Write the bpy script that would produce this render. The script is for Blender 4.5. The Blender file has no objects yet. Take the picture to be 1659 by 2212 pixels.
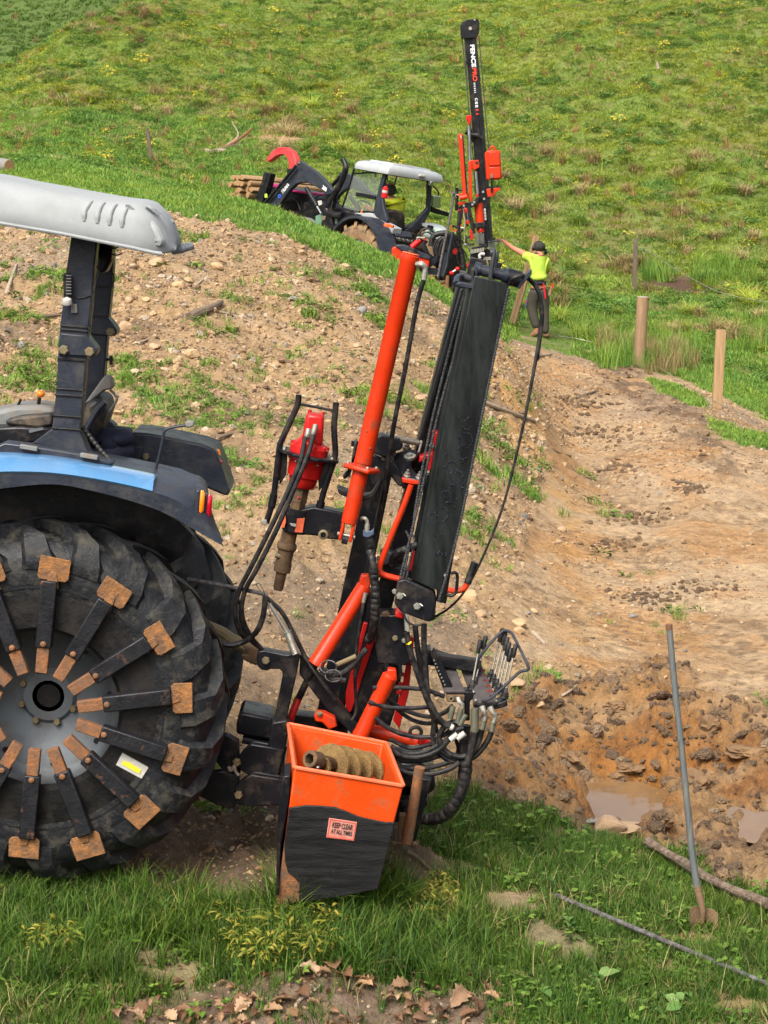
import bpy, bmesh, math, random
import numpy as np
from mathutils import Vector, Matrix
random.seed(7)
RNG = np.random.RandomState(11)
SC = bpy.context.scene
COL = SC.collection
R = math.radians

# ------------------------------------------------------------------ camera
FPX, CX, CY, HOR, CAMZ = 4600.0, 829.5, 1106.0, 420.0, 2.8   # focal length, centre and horizon on a 1659 x 2212 plate
PITCH = math.atan((CY - HOR) / FPX)
cam = bpy.data.cameras.new('camera'); camo = bpy.data.objects.new('camera', cam); COL.objects.link(camo)
cam.sensor_fit = 'HORIZONTAL'; cam.sensor_width = 36.0; cam.lens = 36.0 * FPX / 1659.0
cam.clip_start = 0.1; cam.clip_end = 2000
camo.location = (0, 0, CAMZ); camo.rotation_euler = (R(90) - PITCH, 0, 0)
SC.camera = camo

# ------------------------------------------------------------------ sky, sun, exposure
SUN_EL, SUN_AZ = 50.0, 205.0            # elevation; compass azimuth clockwise from +Y (sun behind and left of the viewer)
w = bpy.data.worlds.new('World'); SC.world = w; w.use_nodes = True
nt = w.node_tree; nt.nodes.clear()
sky = nt.nodes.new('ShaderNodeTexSky'); sky.sky_type = 'NISHITA'; sky.sun_disc = False
sky.sun_elevation = R(SUN_EL); sky.sun_rotation = R(SUN_AZ); sky.air_density = 1.0; sky.dust_density = 6.0; sky.ozone_density = 1.0
hs = nt.nodes.new('ShaderNodeHueSaturation'); hs.inputs['Saturation'].default_value = 0.45
bg = nt.nodes.new('ShaderNodeBackground'); bg.inputs['Strength'].default_value = 0.115
wo = nt.nodes.new('ShaderNodeOutputWorld')
nt.links.new(sky.outputs[0], hs.inputs['Color']); nt.links.new(hs.outputs[0], bg.inputs['Color']); nt.links.new(bg.outputs[0], wo.inputs['Surface'])
sl = bpy.data.lights.new('sun', 'SUN'); sl.energy = 1.5; sl.angle = R(24); sl.color = (1.0, 0.965, 0.91)
so = bpy.data.objects.new('sun', sl); COL.objects.link(so)
sd = Vector((math.sin(R(SUN_AZ)) * math.cos(R(SUN_EL)), math.cos(R(SUN_AZ)) * math.cos(R(SUN_EL)), math.sin(R(SUN_EL))))
so.rotation_euler = sd.to_track_quat('Z', 'Y').to_euler(); so.location = (0, 0, 30)
vs = SC.view_settings; vs.view_transform = 'Standard'; vs.look = 'None'; vs.gamma = 1.0; vs.use_curve_mapping = False
vs.exposure = 1.3
SC.render.engine = 'CYCLES'; cy_ = SC.cycles; cy_.max_bounces = 4; cy_.adaptive_threshold = 0.02; cy_.use_light_tree = False; cy_.diffuse_bounces = 2; cy_.glossy_bounces = 2; cy_.transmission_bounces = 2; cy_.transparent_max_bounces = 8; cy_.caustics_reflective = False; cy_.caustics_refractive = False

# ------------------------------------------------------------------ measuring helpers
SP, CP = math.sin(PITCH), math.cos(PITCH)
def P(u, v, Y):
    """a point seen at plate position (u, v), standing Y metres ahead"""
    a = (u - CX) / FPX; b = (CY - v) / FPX
    d = Vector((a, CP + SP * b, -SP + CP * b))
    return Vector((0, 0, CAMZ)) + d * (Y / d.y)
def proj(x, y, z):
    zc = z - CAMZ
    f = y * CP - zc * SP; b = y * SP + zc * CP
    return CX + FPX * x / f, CY - FPX * b / f
def sheet(ox, oy, w, W):
    k = w / W / 1.85172
    return lambda x, y, Y: P(ox / 1.85172 + x * k, oy / 1.85172 + y * k, Y)
Z1 = sheet(0, 1800, 1000, 1229); Z2 = sheet(0, 650, 1000, 1659); Z3 = sheet(850, 500, 1450, 1659)
Z4 = sheet(900, 1450, 1300, 1659); Z5 = sheet(800, 2300, 1400, 1659); Z6 = sheet(1400, 900, 900, 1171)
Z7 = sheet(1600, 0, 600, 1207); Z8 = sheet(1900, 2300, 1172, 1443)
B5 = sheet(900, 550, 1000, 1659); B6 = sheet(1900, 850, 450, 1659); B7 = sheet(1600, 400, 600, 1659)
B2 = sheet(1900, 800, 1172, 1659); B4 = sheet(1400, 3300, 1672, 1659); B3 = sheet(0, 3300, 1600, 1659)
C1 = sheet(850, 2500, 500, 1580); C2 = sheet(1500, 2200, 700, 1659); C3 = sheet(1600, 850, 600, 1659)
C4 = sheet(1050, 1550, 450, 1171); C5 = sheet(1300, 1650, 650, 1659)
YV = Vector((0, 1, 0))

# ------------------------------------------------------------------ materials
def nd(nt, kind, **kw):
    n = nt.nodes.new(kind)
    for k, v in kw.items():
        if k in n.inputs: n.inputs[k].default_value = v
        else: setattr(n, k, v)
    return n
def ramp(nt, fac, stops):
    r = nt.nodes.new('ShaderNodeValToRGB')
    el = r.color_ramp.elements
    while len(el) < len(stops): el.new(0.5)
    for e, (p, c) in zip(el, stops):
        e.position = p; e.color = (*c, 1) if len(c) == 3 else c
    nt.links.new(fac, r.inputs[0]); return r.outputs[0]
MATS = {}
def mat(name, col, rough=0.5, metal=0.0, col2=None, cover=0.5, scale=9.0, soft=0.12, bump=0.15, bscale=60.0, vary=0.18,
        rough2=None, spec=0.3, stretch=None, coat=0.0):
    """paint / metal / wood: base colour with mottling, a second colour (dirt, rust, wear) where a noise is high, fine relief"""
    m = bpy.data.materials.new(name); m.use_nodes = True; t = m.node_tree; L = t.links.new
    b = t.nodes['Principled BSDF']
    tc = nd(t, 'ShaderNodeTexCoord'); mp = nd(t, 'ShaderNodeMapping')
    if stretch: mp.inputs['Scale'].default_value = stretch
    L(tc.outputs['Object'], mp.inputs[0])
    n1 = nd(t, 'ShaderNodeTexNoise', Scale=scale * 0.7, Detail=4.0, Roughness=0.65); L(mp.outputs[0], n1.inputs['Vector'])
    lo = tuple(max(0, c * (1 - vary)) for c in col); hi = tuple(min(1, c * (1 + vary)) for c in col)
    c = ramp(t, n1.outputs[0], [(0.3, lo), (0.7, hi)])
    rr = ramp(t, n1.outputs[0], [(0.3, (rough * 0.8,) * 3), (0.7, (min(1, rough * 1.2),) * 3)])
    if col2:
        n2 = nd(t, 'ShaderNodeTexNoise', Scale=scale, Detail=5.0, Roughness=0.72); L(mp.outputs[0], n2.inputs['Vector'])
        mk = ramp(t, n2.outputs[0], [(max(0, 1 - cover - soft), (0, 0, 0)), (min(1, 1 - cover + soft), (1, 1, 1))])
        mx = nd(t, 'ShaderNodeMixRGB'); L(mk, mx.inputs[0]); L(c, mx.inputs[1]); mx.inputs[2].default_value = (*col2, 1); c = mx.outputs[0]
        m2 = nd(t, 'ShaderNodeMixRGB'); L(mk, m2.inputs[0]); L(rr, m2.inputs[1]); m2.inputs[2].default_value = ((rough2 or 0.85),) * 3 + (1,); rr = m2.outputs[0]
    L(c, b.inputs['Base Color']); L(rr, b.inputs['Roughness'])
    b.inputs['Metallic'].default_value = metal; b.inputs['Specular IOR Level'].default_value = spec
    b.inputs['Coat Weight'].default_value = coat
    if bump:
        n3 = nd(t, 'ShaderNodeTexNoise', Scale=bscale, Detail=3.0, Roughness=0.6); L(mp.outputs[0], n3.inputs['Vector'])
        bp = nd(t, 'ShaderNodeBump', Strength=bump, Distance=0.01); L(n3.outputs[0], bp.inputs['Height']); L(bp.outputs[0], b.inputs['Normal'])
    MATS[name] = m; return m
DUST = (0.20, 0.145, 0.085); RUST = (0.23, 0.085, 0.025)
mat('black_paint', (0.006, 0.006, 0.008), 0.34, 0, (0.06, 0.043, 0.028), 0.32, 9, 0.18, 0.12, 50, 0.3)
mat('slate_paint', (0.020, 0.024, 0.034), 0.36, 0, (0.06, 0.055, 0.048), 0.33, 9, 0.2, 0.15, 60, 0.25)
mat('mast_steel', (0.006, 0.007, 0.007), 0.28, 0.1, (0.026, 0.031, 0.029), 0.38, 8, 0.25, 0.03, 120, 0.3, 0.5, stretch=(2, 2, 0.5))
mat('orange_paint', (0.49, 0.028, 0.004), 0.34, 0, (0.16, 0.04, 0.015), 0.36, 12, 0.09, 0.08, 50, 0.08, 0.7)
mat('faded_orange', (0.80, 0.14, 0.06), 0.5, 0, (0.45, 0.09, 0.03), 0.4, 14, 0.2, 0.1, 60, 0.1)
mat('red_paint', (0.43, 0.011, 0.009), 0.34, 0, (0.16, 0.02, 0.012), 0.3, 12, 0.1, 0.08, 60, 0.1)
mat('box_orange', (0.56, 0.055, 0.004), 0.45, 0, (0.22, 0.085, 0.028), 0.38, 9, 0.1, 0.12, 80, 0.08, 0.9)
mat('rubber_flap', (0.005, 0.005, 0.006), 0.5, 0, (0.022, 0.021, 0.02), 0.40, 12, 0.2, 0.3, 90, 0.3, stretch=(0.5, 1, 3))
mat('grey_canopy', (0.29, 0.30, 0.30), 0.6, 0, (0.225, 0.235, 0.23), 0.42, 6, 0.3, 0.1, 120, 0.05, spec=0.3)
mat('canopy_scuff', (0.16, 0.17, 0.17), 0.8, 0, (0.35, 0.36, 0.36), 0.45, 25, 0.1, 0.3, 90)
mat('blue_paint', (0.07, 0.20, 0.38), 0.07, 0, (0.14, 0.22, 0.32), 0.36, 5, 0.25, 0.02, 50, 0.08, 0.4, coat=1.0)
mat('tyre_rubber', (0.007, 0.0075, 0.009), 0.55, 0, (0.058, 0.052, 0.038), 0.39, 12, 0.12, 0.5, 35, 0.35)
mat('disc_black', (0.004, 0.004, 0.004), 0.45, 0, (0.022, 0.016, 0.011), 0.38, 8, 0.2, 0.2, 60, 0.3)
mat('rim_grey', (0.10, 0.112, 0.122), 0.55, 0.1, (0.10, 0.075, 0.05), 0.36, 7, 0.15, 0.1, 60, 0.1)
mat('rusty_steel', (0.25, 0.10, 0.035), 0.8, 0.1, (0.12, 0.075, 0.05), 0.5, 22, 0.15, 0.5, 80, 0.3)
mat('rust_muddy', (0.27, 0.115, 0.034), 0.85, 0, (0.105, 0.062, 0.036), 0.5, 26, 0.15, 0.7, 70, 0.3)
mat('sleeve_black', (0.011, 0.011, 0.013), 0.45, 0.1, (0.14, 0.06, 0.025), 0.33, 16, 0.08, 0.25, 70, 0.3)
mat('zinc', (0.40, 0.40, 0.36), 0.38, 0.8, (0.24, 0.2, 0.12), 0.42, 30, 0.2, 0.1, 90, 0.15)
mat('old_bolt', (0.16, 0.145, 0.09), 0.6, 0.4, (0.22, 0.14, 0.06), 0.45, 30, 0.2, 0.2, 90)
mat('hose_rubber', (0.006, 0.006, 0.007), 0.42, 0, (0.06, 0.05, 0.04), 0.36, 30, 0.2, 0.15, 150, 0.2)
mat('wire_rope', (0.10, 0.10, 0.10), 0.5, 0.6, (0.03, 0.03, 0.03), 0.5, 120, 0.1, 0.6, 400)
mat('chrome', (0.42, 0.43, 0.44), 0.3, 1.0, bump=0)
mat('auger_mud', (0.22, 0.135, 0.045), 0.85, 0, (0.12, 0.07, 0.025), 0.5, 25, 0.2, 0.8, 90, 0.3)
mat('auger_steel', (0.10, 0.065, 0.04), 0.65, 0.3, (0.2, 0.11, 0.04), 0.4, 25, 0.15, 0.4, 90, 0.25)
mat('amber_lens', (0.85, 0.22, 0.01), 0.15, 0, bump=0, coat=0.5)
mat('red_lens', (0.45, 0.006, 0.02), 0.15, 0, bump=0, coat=0.5)
mat('sticker_pink', (0.5, 0.17, 0.13), 0.5, 0, (0.5, 0.3, 0.24), 0.4, 20, 0.2, 0.03)
mat('ink_black', (0.015, 0.013, 0.013), 0.6, bump=0)
mat('ink_white', (0.72, 0.72, 0.70), 0.5, 0, (0.2, 0.2, 0.2), 0.32, 40, 0.05, bump=0)
mat('ink_red', (0.70, 0.05, 0.02), 0.5, bump=0)
mat('ink_blue', (0.03, 0.10, 0.5), 0.5, bump=0)
mat('ink_yellow', (0.75, 0.55, 0.03), 0.5, bump=0)
mat('sticker_white', (0.42, 0.41, 0.38), 0.5, 0, (0.4, 0.35, 0.28), 0.4, 30, 0.2, bump=0)
mat('shovel_wood', (0.075, 0.09, 0.095), 0.6, 0, (0.16, 0.15, 0.12), 0.42, 20, 0.2, 0.3, 60, 0.25, stretch=(3, 3, 0.3))
mat('bar_steel', (0.16, 0.15, 0.15), 0.55, 0.3, (0.05, 0.04, 0.035), 0.5, 30, 0.15, 0.5, 90, 0.3)
mat('bark', (0.19, 0.145, 0.105), 0.9, 0, (0.09, 0.055, 0.035), 0.5, 30, 0.12, 1.0, 60, 0.3)
mat('pale_stick', (0.36, 0.29, 0.21), 0.85, 0, (0.22, 0.16, 0.1), 0.45, 30, 0.2, 0.5, 80, 0.2)
mat('dark_stick', (0.12, 0.085, 0.06), 0.9, 0, (0.2, 0.15, 0.1), 0.45, 30, 0.2, 0.6, 80, 0.25)
mat('new_wood', (0.36, 0.235, 0.12), 0.8, 0, (0.24, 0.145, 0.07), 0.45, 6, 0.2, 0.3, 50, 0.12, stretch=(4, 4, 0.4))
mat('post_wood', (0.29, 0.185, 0.10), 0.85, 0, (0.18, 0.115, 0.065), 0.45, 6, 0.2, 0.4, 50, 0.15, stretch=(4, 4, 0.4))
mat('cut_end', (0.36, 0.22, 0.10), 0.85, 0, (0.25, 0.13, 0.055), 0.5, 20, 0.2, 0.4, 60, 0.15)
mat('old_post', (0.16, 0.12, 0.08), 0.9, 0, (0.08, 0.06, 0.04), 0.5, 12, 0.2, 0.6, 50, 0.2, stretch=(4, 4, 0.4))
mat('lime_shirt', (0.40, 0.56, 0.05), 0.85, 0, (0.34, 0.47, 0.08), 0.42, 7, 0.3, 1.0, 14, 0.08)
mat('yellow_shirt', (0.62, 0.68, 0.03), 0.85, 0, (0.5, 0.55, 0.06), 0.4, 4, 0.3, 0.3, 25, 0.05)
mat('trousers', (0.035, 0.034, 0.026), 0.9, 0, (0.075, 0.06, 0.04), 0.4, 4, 0.3, 0.5, 14, 0.2)
mat('navy_cloth', (0.012, 0.013, 0.028), 0.85, bump=0.2)
mat('skin', (0.48, 0.20, 0.12), 0.55, 0, (0.40, 0.15, 0.085), 0.45, 8, 0.3, 0.05)
mat('boot_leather', (0.17, 0.085, 0.04), 0.85, 0, (0.25, 0.15, 0.08), 0.45, 12, 0.2, 0.4)
mat('cap_cloth', (0.028, 0.027, 0.022), 0.9, bump=0.3)
mat('tractor_silver', (0.33, 0.35, 0.36), 0.4, 0.1, (0.35, 0.34, 0.3), 0.38, 5, 0.2, 0.05)
mat('tractor_green', (0.10, 0.24, 0.14), 0.45, 0.1, (0.3, 0.3, 0.24), 0.38, 5, 0.2, 0.05)
mat('grab_red', (0.55, 0.02, 0.035), 0.45, 0, (0.28, 0.08, 0.06), 0.42, 5, 0.2, 0.1)
mat('extinguisher', (0.60, 0.012, 0.015), 0.3, bump=0)
mat('seat_vinyl', (0.018, 0.018, 0.02), 0.5, 0, DUST, 0.33, 8, 0.2, 0.2, 40)
mat('grey_plastic', (0.16, 0.165, 0.16), 0.6, 0, DUST, 0.36, 8, 0.2, 0.15)
mat('stone_tan', (0.42, 0.28, 0.16), 0.9, 0, (0.30, 0.20, 0.12), 0.5, 12, 0.25, 0.8, 40, 0.2)
mat('stone_grey', (0.24, 0.22, 0.19), 0.9, 0, (0.15, 0.14, 0.13), 0.5, 12, 0.25, 0.8, 40, 0.2)
mat('clod', (0.14, 0.082, 0.042), 0.95, 0, (0.22, 0.13, 0.06), 0.45, 10, 0.25, 1.0, 35, 0.25)
def tail_lamp_material():
    m = bpy.data.materials.new('lit_lamp'); m.use_nodes = True; b = m.node_tree.nodes['Principled BSDF']
    b.inputs['Base Color'].default_value = (0.6, 0.03, 0.01, 1); b.inputs['Emission Color'].default_value = (1, 0.09, 0.02, 1)
    b.inputs['Emission Strength'].default_value = 0.9; MATS['lit_lamp'] = m
tail_lamp_material()
def glass_material():
    m = bpy.data.materials.new('cab_glass'); m.use_nodes = True; t = m.node_tree
    g = nd(t, 'ShaderNodeBsdfGlossy', Roughness=0.05); tr = nd(t, 'ShaderNodeBsdfTransparent')
    df = nd(t, 'ShaderNodeBsdfDiffuse'); df.inputs[0].default_value = (0.4, 0.43, 0.4, 1)
    m1 = nd(t, 'ShaderNodeMixShader'); m1.inputs[0].default_value = 0.10
    m2 = nd(t, 'ShaderNodeMixShader'); m2.inputs[0].default_value = 0.10
    t.links.new(tr.outputs[0], m1.inputs[1]); t.links.new(g.outputs[0], m1.inputs[2])
    t.links.new(m1.outputs[0], m2.inputs[1]); t.links.new(df.outputs[0], m2.inputs[2])
    t.links.new(m2.outputs[0], t.nodes['Material Output'].inputs['Surface']); MATS['cab_glass'] = m
glass_material()
def mirror_material():
    m = bpy.data.materials.new('mirror_glass'); m.use_nodes = True; b = m.node_tree.nodes['Principled BSDF']
    b.inputs['Base Color'].default_value = (0.45, 0.5, 0.48, 1); b.inputs['Metallic'].default_value = 0.9; b.inputs['Roughness'].default_value = 0.25
    MATS['mirror_glass'] = m
mirror_material()

# ------------------------------------------------------------------ mesh builder
def thing(name, label, cat, loc, group=None):
    o = bpy.data.objects.new(name, None); COL.objects.link(o); o.location = loc; o.empty_display_size = 0.1
    o['label'] = label; o['category'] = cat
    if group: o['group'] = group
    return o
def tag(o, label, cat, group=None):
    o['label'] = label; o['category'] = cat
    if group: o['group'] = group
    return o
def root_loc(o):
    v = Vector((0, 0, 0))
    while o is not None:
        v = v + o.location; o = o.parent
    return v
class MB:
    def __init__(s): s.v = []; s.f = []
    def add(s, vs, fs):
        n = len(s.v); s.v += [Vector(p) for p in vs]; s.f += [tuple(i + n for i in f) for f in fs]; return s
    def prism(s, pts, vec):
        n = len(pts); vec = Vector(vec)
        return s.add(list(pts) + [Vector(p) + vec for p in pts],
              [tuple(range(n))[::-1], tuple(range(n, 2 * n))] + [(i, (i + 1) % n, n + (i + 1) % n, n + i) for i in range(n)])
    def beam(s, a, b, w, h, up=None, w2=None, h2=None):
        a, b = Vector(a), Vector(b); d = (b - a).normalized(); up = Vector(up) if up else YV
        x = d.cross(up)
        if x.length < 1e-4: x = d.cross(Vector((1, 0, 0)))
        x.normalize(); y = x.cross(d).normalized()
        w2 = w if w2 is None else w2; h2 = h if h2 is None else h2
        vs = []
        for p, ww, hh in ((a, w, h), (b, w2, h2)):
            for i, j in ((-1, -1), (1, -1), (1, 1), (-1, 1)): vs.append(p + x * i * ww / 2 + y * j * hh / 2)
        return s.add(vs, [(3, 2, 1, 0), (4, 5, 6, 7), (0, 1, 5, 4), (1, 2, 6, 5), (2, 3, 7, 6), (3, 0, 4, 7)])
    def lathe(s, a, axis, prof, n=16, cap=True):
        """prof: list of (distance along axis, radius)"""
        a = Vector(a); d = Vector(axis).normalized(); x = d.orthogonal().normalized(); y = d.cross(x)
        vs = []; fs = []
        for t, r in prof:
            for i in range(n):
                an = 2 * math.pi * i / n; vs.append(a + d * t + (x * math.cos(an) + y * math.sin(an)) * max(r, 1e-4))
        m = len(prof)
        for k in range(m - 1):
            for i in range(n): fs.append((k * n + i, k * n + (i + 1) % n, (k + 1) * n + (i + 1) % n, (k + 1) * n + i))
        if cap: fs.append(tuple(range(n))[::-1]); fs.append(tuple(range((m - 1) * n, m * n)))
        return s.add(vs, fs)
    def cyl(s, a, b, r, r2=None, n=14):
        a, b = Vector(a), Vector(b); L = (b - a).length
        return s.lathe(a, b - a, [(0, r), (L, r if r2 is None else r2)], n)
    def tube(s, pts, r, n=8, smooth=6, wrap=0.0, pitch=0.02):
        pts = [Vector(p) for p in pts]
        rr = list(r) if isinstance(r, (list, tuple)) else [r] * len(pts)
        if smooth and len(pts) > 2:
            q = [pts[0] * 2 - pts[1]] + pts + [pts[-1] * 2 - pts[-2]]; out = []; ro = []
            for i in range(1, len(q) - 2):
                for k in range(smooth):
                    t = k / smooth; p0, p1, p2, p3 = q[i - 1:i + 3]
                    out.append(0.5 * ((2 * p1) + (p2 - p0) * t + (2 * p0 - 5 * p1 + 4 * p2 - p3) * t * t + (3 * p1 - p0 - 3 * p2 + p3) * t ** 3))
                    ro.append(rr[i - 1] * (1 - t) + rr[i] * t)
            pts = out + [pts[-1]]; rr = ro + [rr[-1]]
        if wrap:
            P2 = [pts[0]]; R2 = [rr[0]]; L = 0
            for i in range(1, len(pts)):
                seg = (pts[i] - pts[i - 1]).length; k = max(1, int(seg / (pitch / 4)))
                for j in range(1, k + 1):
                    L += seg / k; P2.append(pts[i - 1].lerp(pts[i], j / k)); R2.append(rr[i] * (1 + wrap * (1 if (L / pitch) % 1 < 0.68 else -1)))
            pts, rr = P2, R2
        t = (pts[1] - pts[0]).normalized(); x = t.orthogonal().normalized(); vs = []; fs = []
        for i, p in enumerate(pts):
            t = (pts[min(i + 1, len(pts) - 1)] - pts[max(i - 1, 0)])
            t = t.normalized() if t.length > 1e-7 else Vector((0, 0, 1))
            x = (x - t * x.dot(t)); x = x.normalized() if x.length > 1e-6 else t.orthogonal().normalized(); y = t.cross(x)
            for k in range(n):
                an = 2 * math.pi * k / n; vs.append(p + (x * math.cos(an) + y * math.sin(an)) * rr[i])
        m = len(pts)
        for i in range(m - 1):
            for k in range(n): fs.append((i * n + k, i * n + (k + 1) % n, (i + 1) * n + (k + 1) % n, (i + 1) * n + k))
        fs.append(tuple(range(n))[::-1]); fs.append(tuple(range((m - 1) * n, m * n)))
        return s.add(vs, fs)
    def loft(s, loops, closed=True, caps=True):
        n = len(loops[0]); vs = [p for l in loops for p in l]; fs = []
        for i in range(len(loops) - 1):
            for k in range(n if closed else n - 1): fs.append((i * n + k, i * n + (k + 1) % n, (i + 1) * n + (k + 1) % n, (i + 1) * n + k))
        if caps and closed: fs.append(tuple(range(n))[::-1]); fs.append(tuple(range((len(loops) - 1) * n, len(loops) * n)))
        return s.add(vs, fs)
    def ball(s, c, rx, ry=None, rz=None, n=12, m=8, rot=None):
        ry = ry or rx; rz = rz or rx; c = Vector(c); vs = []; fs = []
        for j in range(m + 1):
            ph = math.pi * j / m
            for i in range(n):
                th = 2 * math.pi * i / n; p = Vector((rx * math.sin(ph) * math.cos(th), ry * math.sin(ph) * math.sin(th), rz * math.cos(ph)))
                if rot is not None: p = rot @ p
                vs.append(c + p)
        for j in range(m):
            for i in range(n): fs.append((j * n + i, (j + 1) * n + i, (j + 1) * n + (i + 1) % n, j * n + (i + 1) % n))
        return s.add(vs, fs)
    def build(s, name, material, parent=None, bevel=0.0, smooth=35, loc=None, subsurf=0):
        off = root_loc(parent) if parent is not None else (Vector(loc) if loc is not None else Vector((0, 0, 0)))
        me = bpy.data.meshes.new(name); me.from_pydata([tuple(p - off) for p in s.v], [], s.f); me.update()
        bm = bmesh.new(); bm.from_mesh(me); bmesh.ops.remove_doubles(bm, verts=bm.verts, dist=1e-5); bmesh.ops.recalc_face_normals(bm, faces=bm.faces); bm.to_mesh(me); bm.free()
        o = bpy.data.objects.new(name, me); COL.objects.link(o); o.parent = parent
        if parent is None: o.location = off
        me.materials.append(MATS[material] if isinstance(material, str) else material)
        if smooth: me.polygons.foreach_set('use_smooth', [True] * len(me.polygons)); me.set_sharp_from_angle(angle=R(smooth))
        if bevel:
            b = o.modifiers.new('bevel', 'BEVEL'); b.width = bevel; b.segments = 2; b.limit_method = 'ANGLE'; b.angle_limit = R(40); b.harden_normals = False
        if subsurf:
            b = o.modifiers.new('sub', 'SUBSURF'); b.levels = subsurf; b.render_levels = subsurf
        return o
def copy_tree(o, parent, offset=Vector((0, 0, 0))):
    c = o.copy(); COL.objects.link(c); c.parent = parent; c.location = o.location + offset
    for ch in o.children: copy_tree(ch, c)
    return c
def text_mesh(name, txt, material, parent, a, b, up, height, width=None, out=None, lift=0.002, shear=0.0, bold=0.0):
    """flat lettering starting at a, running towards b, 'up' is the letters' up, pushed off the surface along out"""
    cu = bpy.data.curves.new('t', 'FONT'); cu.body = txt; cu.size = 1.0; cu.shear = shear; cu.offset = bold
    to = bpy.data.objects.new('t', cu); COL.objects.link(to)
    dg = bpy.context.evaluated_depsgraph_get(); me0 = bpy.data.meshes.new_from_object(to.evaluated_get(dg))
    bpy.data.objects.remove(to); bpy.data.curves.remove(cu)
    xs = [v.co.x for v in me0.vertices]; ys = [v.co.y for v in me0.vertices]
    x0, x1, y0, y1 = min(xs), max(xs), min(ys), max(ys)
    a, b, up = Vector(a), Vector(b), Vector(up); d = (b - a).normalized(); up = (up - d * up.dot(d)).normalized()
    W = width or (b - a).length; n = d.cross(up) if out is None else Vector(out).normalized()
    mb = MB(); mb.add([a + d * (v.co.x - x0) / (x1 - x0) * W + up * (v.co.y - y0) / (y1 - y0) * height + n * lift for v in me0.vertices], [tuple(p.vertices) for p in me0.polygons])
    bpy.data.meshes.remove(me0)
    return mb.build(name, material, parent, smooth=0)
# ================================================================== TERRAIN
def _hash(i, j, s):
    n = (i * 374761393 + j * 668265263 + s * 974711) & 0xffffffff
    n = ((n ^ (n >> 13)) * 1274126177) & 0xffffffff
    return ((n ^ (n >> 16)) & 0xffff) / 65535.0
def vnoise(x, y, s=0):
    x = np.asarray(x, float); y = np.asarray(y, float)
    i = np.floor(x).astype(np.int64); j = np.floor(y).astype(np.int64); fx = x - i; fy = y - j
    fx = fx * fx * (3 - 2 * fx); fy = fy * fy * (3 - 2 * fy)
    return (_hash(i, j, s) * (1 - fx) + _hash(i + 1, j, s) * fx) * (1 - fy) + (_hash(i, j + 1, s) * (1 - fx) + _hash(i + 1, j + 1, s) * fx) * fy
def fbm(x, y, s=0, o=4, g=0.5):
    a = 1.0; t = 0; n = 0
    for k in range(o):
        t = t + a * vnoise(x * 2 ** k + 17.3 * k, y * 2 ** k - 9.1 * k, s + k); n += a; a *= g
    return t / n
def sstep(a, b, x):
    t = np.clip((x - a) / (b - a), 0, 1); return t * t * (3 - 2 * t)
CTRL = [
 (-100,2212,7.7),(400,2190,7.8),(830,2200,7.8),(1250,2212,7.75),(1659,2212,7.9),
 (100,2105,7.98),(500,2090,8.02),(800,2080,8.1),(1200,2080,8.2),(1659,2080,8.4),
 (60,1935,8.6),(300,1905,8.72),(600,1915,8.72),(900,1880,9.05),(1100,1950,8.8),(1520,2010,8.75),(1659,1960,9.1),
 (400,1800,9.4),(200,1850,9.1),(-300,1750,9.3),(500,1600,10.8),(560,1500,11.8),(800,1560,11.2),(700,1450,12.3),(-300,1500,11.2),
 (950,1720,10.2),(1050,1700,10.5),(1200,1750,10.4),(1400,1850,9.9),(1600,1900,9.6),
 (1250,1600,12.0),(1400,1560,12.6),(1600,1650,11.7),(1659,1750,10.9),
 (1200,1400,14.2),(1500,1400,14.6),(1659,1300,16.5),(1300,1200,18.5),(1500,1100,21),(1250,1000,24),(1400,920,27),(1659,980,25.5),
 (1280,830,32),(1170,760,35.5),(1110,725,37),
 (1100,1300,15),(1000,1200,16),(1100,1100,19),(1000,1000,19.5),(1100,900,22.5),(900,850,20.8),
 (1160,880,24.5),(1195,935,25.6),(1110,780,25.5),(1000,695,26.5),(830,610,26),(600,505,26),(390,470,26),(100,470,26),(-200,450,26),
 (300,800,18.9),(300,1100,14.5),(0,800,18.9),(0,1100,14.4),(600,1100,14.7),(600,800,20),(800,1000,16.9),(800,1250,14.2),(450,1350,12.6),(-300,1100,14.2),
 (1050,715,31),(980,650,33),(1000,655,37),(700,508,32),(800,545,32),(900,595,31.5),(590,466,34),(640,492,34),(790,575,36),(640,530,37.5),(900,620,35.5),(790,640,38.8),(650,580,40.2),(560,472,42.5),(420,415,44),(400,420,34),(100,400,33),(100,350,38),(-300,380,35),
 (1110,708,38.5),(1165,728,37.7),
 (320,352,48),(300,270,57),(0,235,60),(480,330,52),(700,330,50),(-300,200,62),
 (1000,500,46),(1100,570,45),(1300,660,43),(1450,760,39),(1659,830,38),(1659,900,33),(1550,885,30.5),(1380,788,36.5),
 (830,0,76),(1200,0,74),(1659,0,72),(1300,300,57),(1659,400,53),(1000,250,60),(700,150,68),(1000,400,52),(1659,650,44),(2100,300,58),(2100,800,40),(2000,1400,15),(2000,2000,9),
 (0,150,70),(150,75,73),(300,0,78),(0,270,83),(-200,200,86),(150,190,86),(-400,100,70),
 (0,100,105),(0,0,125),(150,30,115),(-400,0,120),
 (830,-200,100),(1659,-200,95),(300,-150,110),(0,-300,160),(830,-500,160),(1659,-500,160),(-400,-400,160),(2100,-400,160),
]
Y0, Y1, NR, NC, TH = 6.2, 165.0, 760, 470, 0.30
_c = np.array([list(P(*c)) for c in CTRL])
def _st(x, y): return np.clip(x / y, -0.4, 0.4) * 5.0, np.log(y)
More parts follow.
